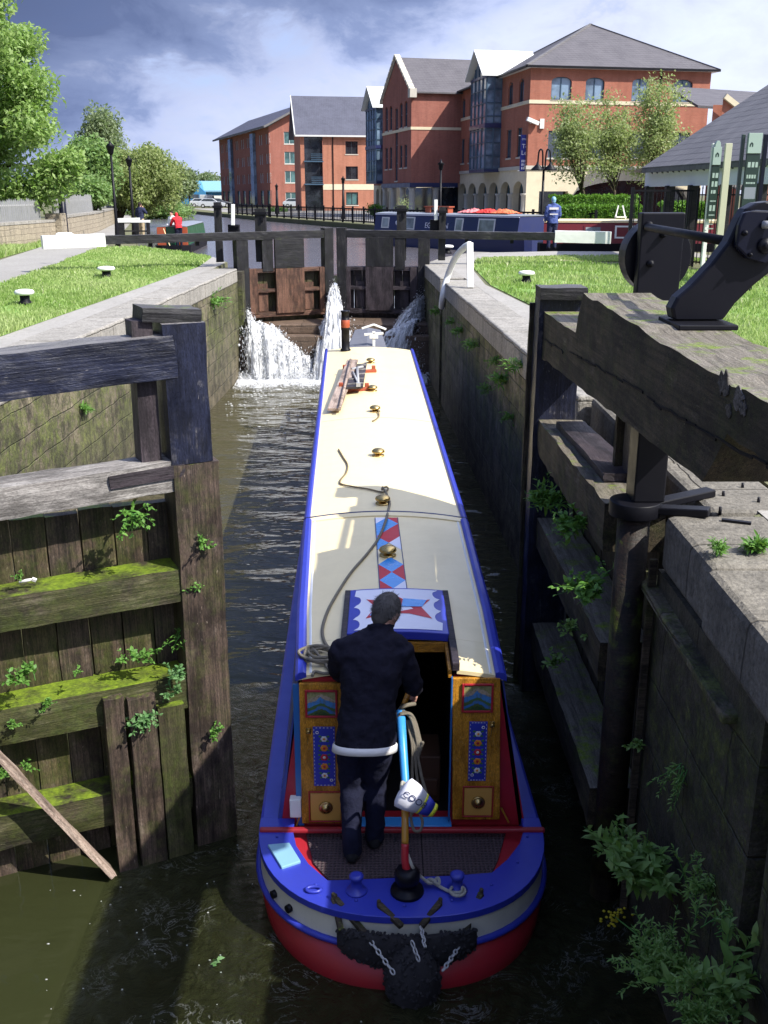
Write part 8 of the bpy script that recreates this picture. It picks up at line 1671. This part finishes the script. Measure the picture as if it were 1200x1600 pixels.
def gp2(u, Y): return V((at(u, 320, Y=Y).x, Y, 3.0))
car('silver car parked farthest left under the blue hall', gp2(316, 175), .2, 'car_silver'); car('white van parked between cars beyond the canal bend', gp2(326, 190), 1.3, 'white_paint', True); car('pale car parked in front of the white van', gp2(331, 165), .1, 'car_silver'); car('dark car parked against the long brick block', gp2(341, 172), .3, 'car_dark'); car('silver car parked before the long block\'s end wall', gp2(463, 165), .05, 'car_silver')
tree_px('small round bush at the foot of the orange brick block', 573, 598, 320, 335, 100, 1500, .2, 'hedge_leaf', 12, 61, .5, 'bush'); tree_px('low shrub row before the long brick block', 415, 450, 326, 334, 128, 1500, .25, 'hedge_leaf', 14, 62, .5, 'bush')
# right: pavilion with sweeping roof, and the slate roofed house behind
Pv = thing('pavilion', (9.5, 33, 3), 'open sided pavilion with sweeping stone slate roof on black columns', 'pavilion')
ea = at(1003, 262, Y=33); eb = at(1215, 246, Y=24); rb = at(1230, 118, Y=34); ra = at(1140, 185, Y=37)
mb = MB(); dn = V((0, 0, -.16)); ex_ = (eb - ea) * .35
q = [ea, eb + ex_, rb + (rb - ra) * .6, ra]; mb.add([*q, *[p + dn for p in q]], [(0, 1, 2, 3), (7, 6, 5, 4), (0, 4, 5, 1), (1, 5, 6, 2), (2, 6, 7, 3), (3, 7, 4, 0)])
bk_ = [ea, ra, ra + V((3, 4, -2.5)), ea + V((1.0, 5.5, 0))]; mb.add(bk_, [(0, 1, 2, 3)]); mb.build('roof', M['grey_roof'], Pv, normals=False)
fa_, fb2 = ea + V((.3, .5, -.25)), eb + V((.0, .5, -.25)) + ex_ * .5
mb = MB(); mb.bar(fa_ + V((0, 0, -.10)), fb2 + V((0, 0, -.10)), .1, .44); mb.build('fascia', M['float_white'], Pv)
mb = MB()
for k in range(22): p = fa_.lerp(fb2, (k + .5) / 22); mb.bar(p + V((0, -.5, .12)), p + V((0, .1, .2)), .06, .12)
mb.build('rafter_ends', M['black_timber'], Pv)
for k in (.04, .22, .40, .62, .82): p = fa_.lerp(fb2, k); mb = MB(); mb.bx(p.x - .13, p.x + .13, p.y - .05, p.y + .21, 3.0, p.z - .3); mb.build('column', M['black_timber'], Pv, bevel=.02)
hs_ = Bld('brick_house', 'brick house with slate roof and stone gable coping behind the pavilion', at(1112, 190, Y=66).xy, (1, .05), 3.0, 'house', None)
zt_ = at(1112, 172, Y=66).z - 3; mb = MB(); hs_.wall(mb, hs_.face((0, 0), (1, 0)), 2.2, 0, zt_ + .3, []); hs_.wall(mb, hs_.face((2.2, -1.5), (1, 0)), 9, 0, zt_ - .5, []); mb.add([hs_.L(.4, -.5, zt_ - .5), hs_.L(2.2, -.5, zt_ - .5), hs_.L(.4, -.5, zt_ + .7)], [(0, 1, 2)]); hs_.part('wall', mb, 'red_brick', normals=False)
mb = MB(); mb.hexa([hs_.L(-.6, 1, zt_ + .2), hs_.L(14, 1, zt_ - .6), hs_.L(14, 8, zt_ + 1.2), hs_.L(-.6, 8, zt_ + 2.0), hs_.L(-.6, 1, zt_ + .35), hs_.L(14, 1, zt_ - .45), hs_.L(14, 8, zt_ + 1.35), hs_.L(-.6, 8, zt_ + 2.15)]); hs_.part('roof', mb, 'slate_roof'); mb = MB(); mb.bar(hs_.L(.45, -.6, zt_ + .75), hs_.L(2.1, -.6, zt_ - .35), .3, .3); hs_.part('gable_coping', mb, 'cream_render'); mb = MB(); mb.hexa([hs_.L(5.5, -2, zt_ - .9), hs_.L(8.5, -2, zt_ - .9), hs_.L(8.5, 2, zt_ + .1), hs_.L(5.5, 2, zt_ + .1), hs_.L(5.5, -2, zt_ - .8), hs_.L(8.5, -2, zt_ - .8), hs_.L(8.5, 2, zt_ + .2), hs_.L(5.5, 2, zt_ + .2)]); hs_.part('dormer_roof', mb, 'white_roof')
